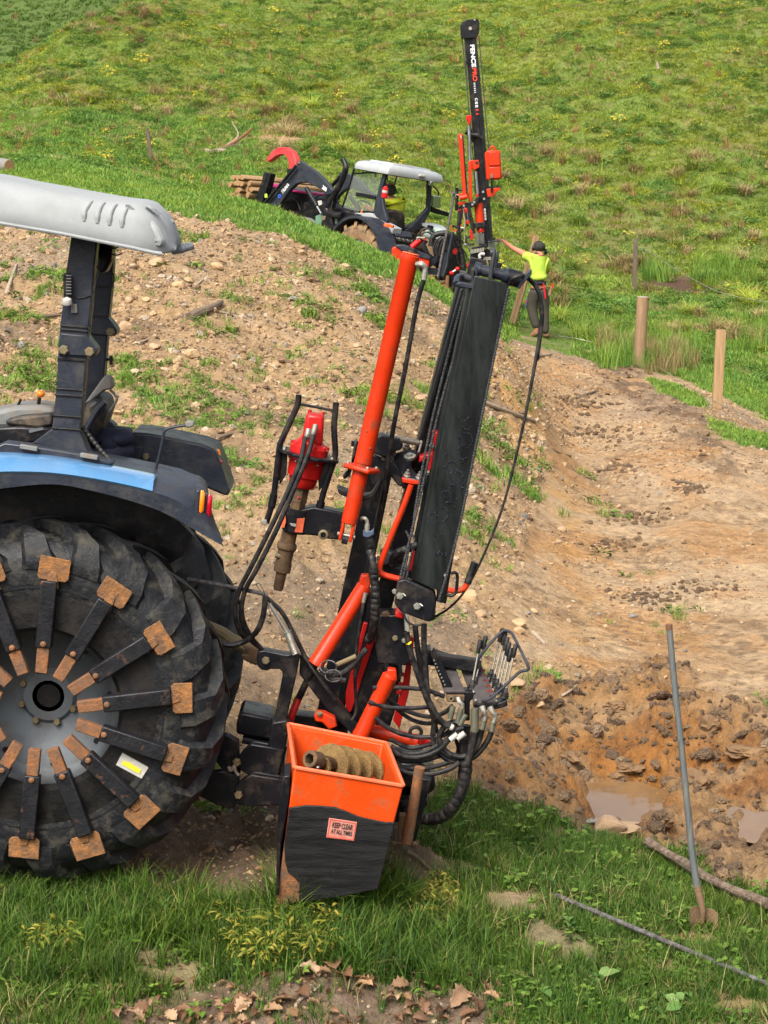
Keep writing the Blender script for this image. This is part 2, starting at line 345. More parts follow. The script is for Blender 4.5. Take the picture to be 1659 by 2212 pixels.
def _tps_fit(c, lam=2e-4):
    s, t = _st(c[:, 0], c[:, 1]); n = len(s)
    r2 = (s[:, None] - s) ** 2 + (t[:, None] - t) ** 2
    K = 0.5 * r2 * np.log(r2 + 1e-12) + lam * np.eye(n); Pm = np.stack([np.ones(n), s, t], 1)
    A = np.block([[K, Pm], [Pm.T, np.zeros((3, 3))]])
    return s, t, np.linalg.solve(A, np.concatenate([c[:, 2], np.zeros(3)]))
_ts, _tt, _tw = _tps_fit(_c)
def base_z(x, y):
    s, t = _st(x, y); z = _tw[-3] + _tw[-2] * s + _tw[-1] * t
    for k in range(len(_ts)):
        r2 = (s - _ts[k]) ** 2 + (t - _tt[k]) ** 2; z = z + _tw[k] * 0.5 * r2 * np.log(r2 + 1e-12)
    return z
def inpoly(u, v, poly):
    ins = np.zeros(np.shape(u), bool); n = len(poly)
    for i in range(n):
        x1, y1 = poly[i]; x2, y2 = poly[(i + 1) % n]
        if y1 == y2: continue
        c = ((y1 > v) != (y2 > v)) & (u < (x2 - x1) * (v - y1) / (y2 - y1) + x1); ins ^= c
    return ins
# regions surveyed on the plate (u, v), looked up once per ground point
R_BACK = [(-900,-3000),(2600,-3000),(2600,930),(1659,908),(1560,862),(1500,832),(1445,810),(1400,796),(1300,768),(1230,748),(1160,732),(1108,716),(1085,742),(1062,712),(1000,690),(930,640),(860,612),(790,592),(700,545),(600,503),(500,492),(390,466),(250,455),(100,470),(-900,470)]
R_FRONT = [(-900,1905),(60,1890),(220,1905),(330,1935),(560,1955),(640,1935),(760,1915),(850,1895),(930,1925),(1000,1900),(960,1870),(900,1830),(880,1770),(940,1705),(1020,1715),(1120,1745),(1230,1765),(1330,1800),(1430,1845),(1520,1880),(1590,1935),(1700,1975),(2600,2100),(2600,3200),(-900,3200)]
R_BARE = [(400,2155),(470,2122),(560,2128),(640,2106),(760,2112),(860,2128),(960,2152),(1080,2178),(1090,2230),(1000,2600),(240,2600),(250,2192)]
R_TRACK = [(1108,716),(1230,748),(1385,796),(1445,810),(1500,832),(1560,862),(1659,908),(2600,930),(2600,1600),(1659,1520),(1500,1500),(1300,1480),(1150,1430),(1060,1400),(1080,1300),(1130,1180),(1160,1080),(1180,960),(1165,870),(1110,775),(1085,742)]
R_MUD = [(1020,1540),(1140,1500),(1290,1480),(1380,1430),(1470,1430),(1540,1490),(1620,1530),(1800,1570),(1800,1990),(1560,1930),(1430,1850),(1330,1805),(1200,1765),(1020,1720),(960,1690),(985,1600)]
R_CUT = [(1000,700),(1110,770),(1165,870),(1185,960),(1165,1050),(1100,1000),(1085,880),(1040,790)]
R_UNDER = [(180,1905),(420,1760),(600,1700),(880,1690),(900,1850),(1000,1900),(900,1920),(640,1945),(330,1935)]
R_WHEEL = [(1290,770),(1385,800),(1440,850),(1530,900),(1580,975),(1620,1050),(1560,1040),(1500,980),(1440,920),(1380,870),(1290,810)]
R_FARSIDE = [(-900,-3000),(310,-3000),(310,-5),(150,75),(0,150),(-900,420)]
R_PATCH = [[(1390,812),(1440,822),(1510,862),(1530,885),(1470,868),(1415,842)],[(1525,895),(1590,922),(1570,950),(1530,925)],[(1555,928),(1700,935),(1700,972),(1600,968)],[(1100,722),(1230,750),(1330,778),(1300,785),(1200,758),(1105,735)]]
PIT = P(1365, 1690, 11.25); PUD_Z = 0
def clumpn(x, y, sc, s): return fbm(x / sc, y / sc, s, 3)
def soil_masks(x, y, z):
    u, v = proj(x, y, z)
    jx = (fbm(x * 2.2, y * 2.2, 5, 4) - 0.5); jy = (fbm(x * 2.2, y * 2.2, 9, 4) - 0.5)
    sc = 900.0 / np.maximum(y, 5)
    uj = u + jx * sc * 1.0; vj = v + jy * sc * 0.55
    near = y < 13.5
    back = inpoly(uj, vj, R_BACK) & (y > 22)
    back |= y > 41
    front = inpoly(uj, vj, R_FRONT) & near
    bare = inpoly(uj, vj, R_BARE) & near
    track = inpoly(uj, vj, R_TRACK) & (y > 13) & (y < 40)
    mud = inpoly(uj, vj, R_MUD) & (y < 20)
    cut = inpoly(uj, vj, R_CUT) & (y > 18) & (y < 30)
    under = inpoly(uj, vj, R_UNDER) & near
    rut = inpoly(u + jx * sc * 0.4, v + jy * sc * 0.2, R_WHEEL) & (y > 20) & (y < 40)
    far = inpoly(u, v, R_FARSIDE) & (y > 76)
    for p in R_PATCH: back |= inpoly(uj, vj, p) & (y > 20) & (y < 40)
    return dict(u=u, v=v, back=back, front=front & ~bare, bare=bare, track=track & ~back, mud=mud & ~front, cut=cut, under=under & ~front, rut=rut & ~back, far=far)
gy = Y0 * (Y1 / Y0) ** (np.arange(NR) / (NR - 1.0)); gt = np.linspace(-TH, TH, NC)
GX = gy[:, None] * gt[None, :]; GY = np.repeat(gy[:, None], NC, 1)
GZ = base_z(GX, GY)
MK = soil_masks(GX, GY, GZ)
def soften(m, k=2):
    m = m.astype(float)
    for _ in range(k):
        m = (m + np.roll(m, 1, 0) + np.roll(m, -1, 0) + np.roll(m, 1, 1) + np.roll(m, -1, 1)) / 5.0
    return m
SF = {k: soften(MK[k], 2 if k != 'mud' else 14) for k in ('back', 'front', 'bare', 'track', 'mud', 'cut', 'under', 'rut')}
bank = np.clip(1 - SF['back'] - SF['front'] - SF['track'] - SF['mud'] - SF['bare'], 0, 1)
far_amp = np.clip(GY / 12.0, 0.6, 3.0)
# lumps
dz = bank * ((fbm(GX * 1.1, GY * 1.1, 21, 4) - 0.5) * 0.22 + (fbm(GX * 5, GY * 5, 25, 4, 0.65) - 0.5) * 0.16 + np.maximum(0, fbm(GX * 11, GY * 11, 26, 2) - 0.62) * 0.16)
dz += SF['track'] * ((fbm(GX * 0.8, GY * 0.5, 31, 3) - 0.5) * 0.03 + (fbm(GX * 3, GY * 3, 35, 4) - 0.5) * 0.06 + (fbm(GX * 8, GY * 7, 36, 3) - 0.5) * 0.05)
clod = np.abs(fbm(GX * 2.6, GY * 2.6, 42, 4) - 0.5)
dz += SF['mud'] * ((fbm(GX * 1.6, GY * 1.6, 41, 4) - 0.45) * 0.30 - clod * 0.30 + (fbm(GX * 8, GY * 8, 45, 4, 0.65) - 0.5) * 0.22)
dz += (SF['back']) * ((fbm(GX * 0.35, GY * 0.35, 51, 3) - 0.5) * 0.5 + (fbm(GX * 1.1, GY * 1.1, 55, 4) - 0.5) * 0.62) * np.clip((GY - 40) / 12, 0.10, 1.0)
dz += (SF['front'] + SF['bare'] + SF['under']) * ((fbm(GX * 3, GY * 3, 61, 4) - 0.5) * 0.07)
dz += SF['bare'] * (fbm(GX * 14, GY * 14, 64, 3) - 0.5) * 0.03
# slanting sheep-track terracettes on the hill
hillm = SF['back'] * np.clip((GY - 46) / 8, 0, 1)
ph = GZ * 1.35 + 0.5 * fbm(GX * 0.18, GY * 0.18, 71, 3) * 6
dz += hillm * 0.16 * (fbm(GX * 0.5, GY * 0.5, 73, 2)) * np.sin(ph * 2 * math.pi * 0.55)
# eroded scarp lines left-centre of the hill foot
# tyre lug prints
ca, sa = math.cos(R(-22)), math.sin(R(-22))
along = GX * sa + GY * ca
dz += SF['rut'] * (np.sin(along * 2 * math.pi / 0.42) * 0.085 - 0.05)
for (uu0, vv0, uu1, vv1) in ((1230, 1330, 1500, 985), (1560, 1300, 1640, 1010)):      # older wheel tracks on the haul road
    a = P(uu0, vv0, 3.12 * FPX / (vv0 - HOR)); b = P(uu1, vv1, 3.08 * FPX / (vv1 - HOR))
    dx, dy = b.x - a.x, b.y - a.y; Ln = math.hypot(dx, dy); dist = ((GX - a.x) * dy - (GY - a.y) * dx) / Ln; al = ((GX - a.x) * dx + (GY - a.y) * dy) / Ln
    inb = sstep(-1, 1, al) * (1 - sstep(Ln - 1, Ln + 1, al)) * SF['track']
    dz -= inb * np.exp(-(dist / 0.28) ** 2) * (0.012 + 0.008 * np.sin(al * 2 * math.pi / 0.24))
    dz += inb * np.exp(-((np.abs(dist) - 0.45) / 0.12) ** 2) * 0.015
# bow-shaped scoop of the mud hole, and its puddle
ex = (GX - PIT.x) / 0.85; ey = (GY - PIT.y) / 1.15
hole = np.exp(-(ex ** 2 + ey ** 2) ** 1.3)
dz -= hole * 0.14
ridge = np.exp(-((np.sqrt(ex ** 2 + ey ** 2) - 1.35) / 0.3) ** 2) * SF['mud'] * 0.10
dz += ridge * (0.4 + fbm(GX * 2, GY * 2, 77, 3))
GZ = GZ + dz
def hz(x, y):
    x = np.asarray(x, float); y = np.asarray(y, float)
    fi = np.clip(np.log(y / Y0) / math.log(Y1 / Y0) * (NR - 1), 0, NR - 1.001); fj = np.clip((x / y + TH) / (2 * TH) * (NC - 1), 0, NC - 1.001)
    i = fi.astype(int); j = fj.astype(int); a = fi - i; b = fj - j
    return (GZ[i, j] * (1 - b) + GZ[i, j + 1] * b) * (1 - a) + (GZ[i + 1, j] * (1 - b) + GZ[i + 1, j + 1] * b) * a
def hz1(x, y): return float(hz(np.array([x]), np.array([y]))[0])
def near_mask(name, x, y):
    fi = np.clip(np.rint(np.log(y / Y0) / math.log(Y1 / Y0) * (NR - 1)), 0, NR - 1).astype(int); fj = np.clip(np.rint((x / y + TH) / (2 * TH) * (NC - 1)), 0, NC - 1).astype(int)
    return (SF[name] if isinstance(name, str) else name)[fi, fj]
def ground_at(u, v, ylo=7.2, yhi=150.0):
    """first ground point seen along the line of sight through plate position (u, v)"""
    ys = ylo * (yhi / ylo) ** (np.arange(1500) / 1499.0)
    a = (u - CX) / FPX; b = (CY - v) / FPX; d = np.array([a, CP + SP * b, -SP + CP * b]); k = ys / d[1]
    below = (CAMZ + d[2] * k) < hz(d[0] * k, ys)
    i = int(np.argmax(below)) if below.any() else len(ys) - 1
    return Vector((d[0] * k[i], ys[i], float(hz(np.array([d[0] * k[i]]), ys[i:i + 1])[0])))
PUDS = []
for (pu, pv, prx, pry) in ((1345, 1722, 0.21, 0.36), (1650, 1765, 0.12, 0.2)):
    pc = ground_at(pu, pv, 9, 14); ee = np.sqrt(((GX - pc.x) / prx) ** 2 + ((GY - pc.y) / pry) ** 2) + (fbm(GX * 4, GY * 4, 79, 3) - 0.5) * 0.5
    lv_ = float(np.mean(GZ[ee < 1.0])) - 0.015; wgt = 1 - sstep(0.85, 1.35, ee); GZ = GZ * (1 - wgt) + (lv_ - 0.05) * wgt; PUDS.append((pc, prx * 1.6, pry * 1.6, lv_))
# ---- soil colours
def lerp3(a, b, t): return a * (1 - t[..., None]) + b * t[..., None]
def C(*c): return np.array(c, float)
n1 = fbm(GX * 0.9, GY * 0.9, 81, 4); n2 = fbm(GX * 3.5, GY * 3.5, 83, 4); n3 = fbm(GX * 9, GY * 9, 85, 3); n4 = fbm(GX * 0.45, GY * 0.3, 87, 3)
col = np.zeros(GX.shape + (3,)); col[:] = C(0.355, 0.232, 0.116)
col = lerp3(col, C(0.385, 0.262, 0.150), sstep(0.45, 0.7, n2)); col = lerp3(col, C(0.175, 0.115, 0.068), sstep(0.52, 0.72, 1 - n1) * 0.75)
col = lerp3(col, C(0.24, 0.20, 0.15), sstep(0.55, 0.75, n4) * 0.5)
tr = np.zeros_like(col); tr[:] = C(0.41, 0.28, 0.158); tr = lerp3(tr, C(0.475, 0.335, 0.195), sstep(0.4, 0.7, n2)); tr = lerp3(tr, C(0.36, 0.215, 0.095), sstep(0.55, 0.72, n1) * 0.6)
tr = lerp3(tr, C(0.44, 0.245, 0.085), np.exp(-((MK['u'] - (1200 + (MK['v'] - 900) * 0.12)) / 60.0) ** 2) * (0.35 + 0.6 * sstep(0.4, 0.65, n2)))
tr = lerp3(tr, C(0.40, 0.29, 0.175), sstep(0.5, 0.68, fbm(GX * 4, GY * 3, 89, 3)) * 0.5)
tr = lerp3(tr, C(0.22, 0.155, 0.105), sstep(0.5, 0.7, n4) * 0.6 * sstep(20, 27, GY)); tr = lerp3(tr, C(0.17, 0.105, 0.055), sstep(0.52, 0.66, n3) * sstep(0.45, 0.6, n1) * 0.7); tr = lerp3(tr, C(0.40, 0.19, 0.055), sstep(0.55, 0.66, fbm(GX * 2.2, GY * 1.3, 88, 4)) * 0.42)
col = lerp3(col, tr, SF['track'])
md = np.zeros_like(col); md[:] = C(0.29, 0.175, 0.08); md = lerp3(md, C(0.135, 0.080, 0.044), sstep(0.45, 0.65, n2)); md = lerp3(md, C(0.29, 0.150, 0.052), sstep(0.5, 0.65, n1) * 0.7)
md = lerp3(md, C(0.36, 0.23, 0.12), sstep(0.55, 0.75, n3) * 0.5)
md = lerp3(md, C(0.33, 0.135, 0.026), np.exp(-((ex / 1.3) ** 2 + ((ey - 0.5) / 0.8) ** 2)) * sstep(0.3, 0.6, n2) * 0.9)
MC = np.clip(soften(MK['mud'], 34) * 1.25 + (n2 - 0.5) * 0.9 * (soften(MK['mud'], 34) > 0.02) - 0.12, 0, 1)
col = lerp3(col, md, MC)
col = lerp3(col, lerp3(np.zeros_like(col) + C(0.46, 0.265, 0.10), C(0.36, 0.235, 0.125), sstep(0.4, 0.7, n2)), SF['cut'])
col = lerp3(col, np.zeros_like(col) + C(0.115, 0.072, 0.045), SF['rut'] * sstep(0.3, 0.62, n2) * 0.75)
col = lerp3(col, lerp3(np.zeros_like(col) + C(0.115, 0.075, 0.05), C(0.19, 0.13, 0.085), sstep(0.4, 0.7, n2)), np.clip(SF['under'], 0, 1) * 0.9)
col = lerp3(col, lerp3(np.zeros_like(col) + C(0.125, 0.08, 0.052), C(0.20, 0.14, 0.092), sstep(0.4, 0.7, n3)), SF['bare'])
gr = np.zeros_like(col); gr[:] = C(0.12, 0.17, 0.03); gr = lerp3(gr, C(0.16, 0.175, 0.035), sstep(0.4, 0.7, n1)); gr = lerp3(gr, C(0.17, 0.12, 0.055), sstep(0.6, 0.78, n2) * 0.6)
col = lerp3(col, gr, np.clip(SF['back'] + SF['front'] * 0.30, 0, 1))
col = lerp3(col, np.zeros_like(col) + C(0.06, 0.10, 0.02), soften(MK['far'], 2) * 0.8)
def scar(u, v, Y, rx, ry, amt, c):
    p = P(u, v, Y); e = ((GX - p.x) / rx) ** 2 + ((GY - p.y) / ry) ** 2
    return np.clip(np.exp(-e) * 1.6 * (0.3 + fbm(GX * 1.5, GY * 1.5, 91, 3)), 0, 1) * amt, c
SCARS = [scar(660, 300, 53, 1.1, 1.0, 1, C(0.33, 0.19, 0.10)), scar(545, 292, 54, 0.5, 0.6, 1, C(0.33, 0.19, 0.10)), scar(1450, 585, 45, 0.9, 0.7, 1, C(0.09, 0.05, 0.03)), scar(170, 235, 60, 0.9, 0.7, 0.6, C(0.3, 0.2, 0.1)),
         scar(1350, 480, 49, 1.6, 1.0, 0.5, C(0.22, 0.16, 0.08)), scar(80, 330, 40, 1.2, 0.9, 0.6, C(0.2, 0.13, 0.07))]
SCM = np.zeros(GX.shape)
for m_, c_ in SCARS: col = lerp3(col, np.zeros_like(col) + c_, m_); SCM = np.maximum(SCM, m_)
la = np.exp(-((MK['u'] - (1345 + (1330 - MK['v']) * 0.12)) / (26 + MK['v'] * 0.035)) ** 2) + 0.8 * np.exp(-((MK['u'] - (1600 + (1100 - MK['v']) * 0.1)) / 60.0) ** 2)
TREAD = SF['track'] * np.clip(la, 0, 1) * sstep(0.38, 0.6, fbm(GX * 0.9, GY * 0.5, 93, 3)) * 0.5
WET = np.clip(SF['mud'] * sstep(0.42, 0.6, 1 - n1) * 0.5 + np.exp(-(ex ** 2 + ey ** 2) * 0.8) * 0.6, 0, 1)

def soil_material():
    m = bpy.data.materials.new('soil'); m.use_nodes = True; t = m.node_tree; L = t.links.new; b = t.nodes['Principled BSDF']
    a = nd(t, 'ShaderNodeAttribute', attribute_name='soil'); wt = nd(t, 'ShaderNodeAttribute', attribute_name='wet')
    tc = nd(t, 'ShaderNodeTexCoord')
    n = nd(t, 'ShaderNodeTexNoise', Scale=14.0, Detail=6.0, Roughness=0.72); L(tc.outputs['Object'], n.inputs['Vector'])
    f = ramp(t, n.outputs[0], [(0.28, (0.5, 0.47, 0.44)), (0.5, (0.98, 0.98, 0.98)), (0.72, (1.38, 1.36, 1.32))])
    mx = nd(t, 'ShaderNodeMixRGB', blend_type='MULTIPLY'); mx.inputs[0].default_value = 1; L(a.outputs['Color'], mx.inputs[1]); L(f, mx.inputs[2])
    L(mx.outputs[0], b.inputs['Base Color'])
    r = nd(t, 'ShaderNodeMapRange'); L(wt.outputs['Fac'], r.inputs[0]); r.inputs[3].default_value = 0.95; r.inputs[4].default_value = 0.42; L(r.outputs[0], b.inputs['Roughness'])
    b.inputs['Specular IOR Level'].default_value = 0.3
    n2 = nd(t, 'ShaderNodeTexNoise', Scale=26.0, Detail=5.0, Roughness=0.75); L(tc.outputs['Object'], n2.inputs['Vector'])
    mp = nd(t, 'ShaderNodeMapping'); mp.inputs['Rotation'].default_value = (0, 0, R(-68)); L(tc.outputs['Object'], mp.inputs[0]); wv = nd(t, 'ShaderNodeTexWave', Scale=1.7, Distortion=3.0, Detail=2.0); wv.inputs['Detail Scale'].default_value = 2.5; L(mp.outputs[0], wv.inputs[0])
    td = nd(t, 'ShaderNodeAttribute', attribute_name='tread'); mm = nd(t, 'ShaderNodeMath', operation='MULTIPLY'); L(wv.outputs['Fac'], mm.inputs[0]); L(td.outputs['Fac'], mm.inputs[1]); ma = nd(t, 'ShaderNodeMath', operation='ADD'); L(mm.outputs[0], ma.inputs[0]); L(n2.outputs[0], ma.inputs[1])
    b2 = nd(t, 'ShaderNodeBump', Strength=1.0, Distance=0.045); L(ma.outputs[0], b2.inputs['Height'])
    L(b2.outputs[0], b.inputs['Normal']); return m
SOIL = soil_material()
def terrain_piece(name, keep):
    idx = np.arange(NR * NC).reshape(NR, NC); q = np.stack([idx[:-1, :-1], idx[:-1, 1:], idx[1:, 1:], idx[1:, :-1]], -1)[keep]
    used = np.unique(q); mp = np.full(NR * NC, -1); mp[used] = np.arange(len(used)); q = mp[q]
    me = bpy.data.meshes.new(name); co = np.stack([GX, GY, GZ], -1).reshape(-1, 3)[used]
    me.vertices.add(len(co)); me.vertices.foreach_set('co', co.ravel()); nq = len(q)
    me.loops.add(nq * 4); me.loops.foreach_set('vertex_index', q.ravel().astype(np.int32)); me.polygons.add(nq)
    me.polygons.foreach_set('loop_start', np.arange(0, nq * 4, 4, dtype=np.int32)); me.polygons.foreach_set('loop_total', np.full(nq, 4, np.int32))
    me.update(); me.validate()
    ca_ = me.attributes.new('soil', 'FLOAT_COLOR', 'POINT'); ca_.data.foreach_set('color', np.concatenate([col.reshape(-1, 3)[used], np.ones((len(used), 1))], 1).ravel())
    wa = me.attributes.new('wet', 'FLOAT', 'POINT'); wa.data.foreach_set('value', WET.reshape(-1)[used])
    wa = me.attributes.new('tread', 'FLOAT', 'POINT'); wa.data.foreach_set('value', TREAD.reshape(-1)[used])
    me.polygons.foreach_set('use_smooth', np.ones(nq, bool)); me.materials.append(SOIL)
    o = bpy.data.objects.new(name, me); COL.objects.link(o); o['kind'] = 'structure'; return o
_q = lambda m: (m[:-1, :-1] + m[1:, 1:] + m[1:, :-1] + m[:-1, 1:]) / 4.0
kb = _q(SF['back']) > 0.5; kt = (_q(np.maximum(SF['track'], SF['mud'])) > 0.5) & ~kb; kf = (_q(np.clip(SF['front'] + SF['bare'] + SF['under'], 0, 1)) > 0.5) & ~kb & ~kt
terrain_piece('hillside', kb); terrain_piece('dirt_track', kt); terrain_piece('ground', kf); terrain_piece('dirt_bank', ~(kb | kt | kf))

# ---- puddles
def water_material():
    m = bpy.data.materials.new('muddy_water'); m.use_nodes = True; b = m.node_tree.nodes['Principled BSDF']; t = m.node_tree
    tc = nd(t, 'ShaderNodeTexCoord'); n = nd(t, 'ShaderNodeTexNoise', Scale=3.0, Detail=3.0); t.links.new(tc.outputs['Object'], n.inputs['Vector'])
    c = ramp(t, n.outputs[0], [(0.3, (0.15, 0.08, 0.032)), (0.7, (0.20, 0.115, 0.05))]); t.links.new(c, b.inputs['Base Color'])
    b.inputs['Roughness'].default_value = 0.08; b.inputs['Specular IOR Level'].default_value = 0.22
    n2 = nd(t, 'ShaderNodeTexNoise', Scale=14.0, Detail=2.0); t.links.new(tc.outputs['Object'], n2.inputs['Vector'])
    bp = nd(t, 'ShaderNodeBump', Strength=0.06, Distance=0.02); t.links.new(n2.outputs[0], bp.inputs['Height']); t.links.new(bp.outputs[0], b.inputs['Normal'])
    return m
WATER = water_material()
def puddle(name, c, rx, ry, lvl):
    n = 48; vs = [Vector((c.x, c.y, lvl))]
    for i in range(n):
        a = 2 * math.pi * i / n; r = 1 + 0.18 * math.sin(3 * a + 1) + 0.1 * math.sin(7 * a)
        vs.append(Vector((c.x + rx * r * math.cos(a), c.y + ry * r * math.sin(a), lvl)))
    mb = MB(); mb.add(vs, [(0, 1 + i, 1 + (i + 1) % n) for i in range(n)])
    o = mb.build(name, WATER, None, smooth=0); o['kind'] = 'structure'; return o
# ================================================================== NEAR TRACTOR
def bolt(mb, p, r=0.011, h=0.012, axis=(0, -1, 0)):
    return mb.lathe(p, axis, [(0, r), (h * 0.75, r), (h, r * 0.75)], 6)
def px(pts, S, Y): return [S(x, y, Y) for x, y in pts]
YW = 8.5                                                        # plane of the near wheel's spades
HUB = Z1(184, 1290, YW)
tractor = thing('tractor', 'near tractor at left edge with blue mudguard, grey canopy and spade-ringed wheel', 'tractor', (HUB.x, 9.2, HUB.z - 0.76))
def wheel_tyre(center, yo, yi, parent, R0=0.715, out=-1):
    """tyre with chevron lugs; yo = outer face plane, yi = inner face plane"""
    w = abs(yi - yo); mb = MB(); s = 1 if yi > yo else -1
    c = Vector((center.x, yo, center.z))
    prof = [(0.035, 0.36), (0.015, 0.44), (0.0, 0.54), (0.012, 0.63), (0.05, 0.69), (0.12, R0), (w / 2, R0 + 0.008), (w - 0.12, R0), (w - 0.05, 0.69), (w - 0.012, 0.63), (w, 0.54), (w - 0.02, 0.42), (w - 0.05, 0.36)]
    mb.lathe(c, (0, s, 0), prof, 72, cap=False)
    N = 20
    for k in range(N):
        for side in (0, 1):
            th0 = 2 * math.pi * (k + 0.5 * side) / N
            path = [(w * 0.56, R0 + 0.005, 0.30), (w * 0.40, R0 + 0.004, 0.21), (w * 0.22, R0 - 0.002, 0.10), (0.055, 0.685, 0.015), (0.016, 0.635, -0.02), (0.0, 0.585, -0.03)]
            hts = [0.038, 0.042, 0.045, 0.042, 0.026, 0.004]; wds = [0.06, 0.066, 0.078, 0.10, 0.125, 0.13]
            loops = []
            for (yy, rr, dth), hh, ww in zip(path, hts, wds):
                y_ = yy if side == 0 else w - yy; th = th0 + dth
                nr = Vector((math.cos(th), 0, math.sin(th))); tg = Vector((-math.sin(th), 0, math.cos(th)))
                edge = 1.0 if rr > 0.69 else (0.75 if rr > 0.66 else 0.3)
                outn = (nr * edge + Vector((0, s * (-1 if side == 0 else 1), 0)) * (1 - edge)).normalized()
                base = Vector((center.x, yo + s * y_, center.z)) + nr * rr
                loops.append([base - tg * ww * 0.62 - outn * 0.012, base - tg * ww * 0.42 + outn * hh, base + tg * ww * 0.42 + outn * hh, base + tg * ww * 0.62 - outn * 0.012])
            mb.loft(loops)
    return mb.build('tyre', 'tyre_rubber', parent, smooth=38)
def near_wheel():
    wh = bpy.data.objects.new('wheel', None); COL.objects.link(wh); wh.parent = tractor; wh.location = HUB - tractor.location
    wheel_tyre(HUB, 8.545, 8.97, wh)
    mb = MB(); c = Vector((HUB.x, 8.55, HUB.z))
    mb.lathe(c, (0, 1, 0), [(0.03, 0.325), (0.0, 0.345), (0.0, 0.43), (0.004, 0.505), (0.012, 0.513), (0.03, 0.505), (0.035, 0.34), (0.03, 0.325)], 72, cap=False)
    dp = mb.build('spade_ring_plate', 'disc_black', wh)
    mb = MB(); c = Vector((HUB.x, 8.56, HUB.z))
    mb.lathe(c, (0, 1, 0), [(0.02, 0.355), (0.03, 0.345), (0.10, 0.325), (0.13, 0.30), (0.135, 0.285), (0.19, 0.25), (0.215, 0.19), (0.235, 0.15), (0.24, 0.12), (0.225, 0.104), (0.225, 0.068), (0.30, 0.066)], 64, cap=False)
    rim = mb.build('rim', 'rim_grey', wh)
    mb = MB(); mb.lathe(Vector((HUB.x, 8.547, HUB.z)), (0, 1, 0), [(0.0, 0.508), (0.0, 0.516), (0.006, 0.518), (0.006, 0.506)], 72, cap=False); mb.build('plate_edge', 'sleeve_black', dp)
    mb = MB(); mb.lathe(c + Vector((0, 0.232, 0)), (0, 1, 0), [(0.012, 0.0), (0.008, 0.04), (0.0, 0.05), (0.0, 0.072)], 32); mb.build('hub_cap', 'disc_black', wh)
    for k in range(8):
        a = 2 * math.pi * k / 8 + 0.3; mb = MB()
        bolt(mb, c + Vector((0.118 * math.cos(a), 0.236, 0.118 * math.sin(a))), 0.016, 0.022); mb.build('wheel_bolt', 'old_bolt', wh)
    for k in range(8):
        a = 2 * math.pi * k / 8 + 0.1; mb = MB(); p = c + Vector((0.272 * math.cos(a), 0.150, 0.272 * math.sin(a)))
        mb.lathe(p, (0, -1, 0), [(-0.002, 0.012), (0.012, 0.012)], 10); mb.build('rim_hole', 'ink_black', wh)
    for k in range(14):
        a = R(83.8 - 360.0 / 14 * k); e = Vector((math.cos(a), 0, math.sin(a))); t = Vector((-math.sin(a), 0, math.cos(a)))
        o = Vector((HUB.x, YW + 0.022, HUB.z)); jit = random.uniform(-0.012, 0.012)
        mb = MB(); mb.beam(o + e * 0.27, o + e * (0.553 + jit), 0.067, 0.052); sl_ = mb.build('spade_arm', 'sleeve_black', wh, bevel=0.006)
        mb = MB(); mb.beam(o + e * (0.165 + jit * 0.5), o + e * 0.272, 0.050, 0.036); mb.build('inner_bar', 'rusty_steel', wh, bevel=0.004)
        mb = MB(); mb.lathe(o + e * 0.287 + Vector((0, -0.026, 0)), (0, -1, 0), [(0, 0.013), (0.006, 0.012), (0.011, 0.006)], 10); mb.build('pin', 'rusty_steel', wh)
        mb = MB(); tl = random.uniform(-0.14, 0.14); e2 = (e + t * tl * 0.5).normalized(); t2 = Vector((-e2.z, 0, e2.x)); q = o + e * (0.552 + jit) + Vector((0, 0.004, 0)) - t * 0.012
        h2, w2 = 0.095 + random.uniform(-0.008, 0.01), 0.064
        out = [q - t2 * w2 + e2 * 0.012, q - t2 * (w2 - 0.012), q + t2 * (w2 - 0.012), q + t2 * w2 + e2 * 0.014, q + t2 * (w2 - 0.002) + e2 * h2, q - t2 * w2 + e2 * (h2 - 0.006)]
        mb.prism([p - Vector((0, 0.006, 0)) for p in out], (0, 0.011, 0)); mb.beam(q - e * 0.03, q + e * 0.035, 0.052, 0.034, None, 0.03, 0.02)
        mb.build('spade', 'rust_muddy', wh, bevel=0.003)
    mb = MB(); q = [Z1(602, 1488, 8.548), Z1(732, 1562, 8.548), Z1(700, 1618, 8.548), Z1(570, 1548, 8.548)]
    mb.prism([p for p in q], (0, 0.004, 0)); st = mb.build('maker_sticker', 'sticker_white', dp, smooth=0)
    mb = MB(); q = [Z1(606, 1527, 8.545), Z1(640, 1537, 8.545), Z1(694, 1572, 8.545), Z1(686, 1592, 8.545), Z1(640, 1568, 8.545), Z1(598, 1545, 8.545)]
    mb.add(q, [tuple(range(6))]); mb.build('sticker_emblem', 'ink_yellow', dp, smooth=0)
    return wh
near_wheel()
def far_wheel():
    wh = bpy.data.objects.new('wheel', None); COL.objects.link(wh); wh.parent = tractor
    c = Vector((HUB.x + 0.0, 9.62, HUB.z)); wh.location = c - tractor.location
    wheel_tyre(c, 9.62, 10.04, wh)
    mb = MB(); mb.lathe(c, (0, 1, 0), [(0.06, 0.36), (0.12, 0.33), (0.2, 0.2), (0.22, 0.05)], 40, cap=False); mb.build('rim', 'rim_grey', wh)
far_wheel()
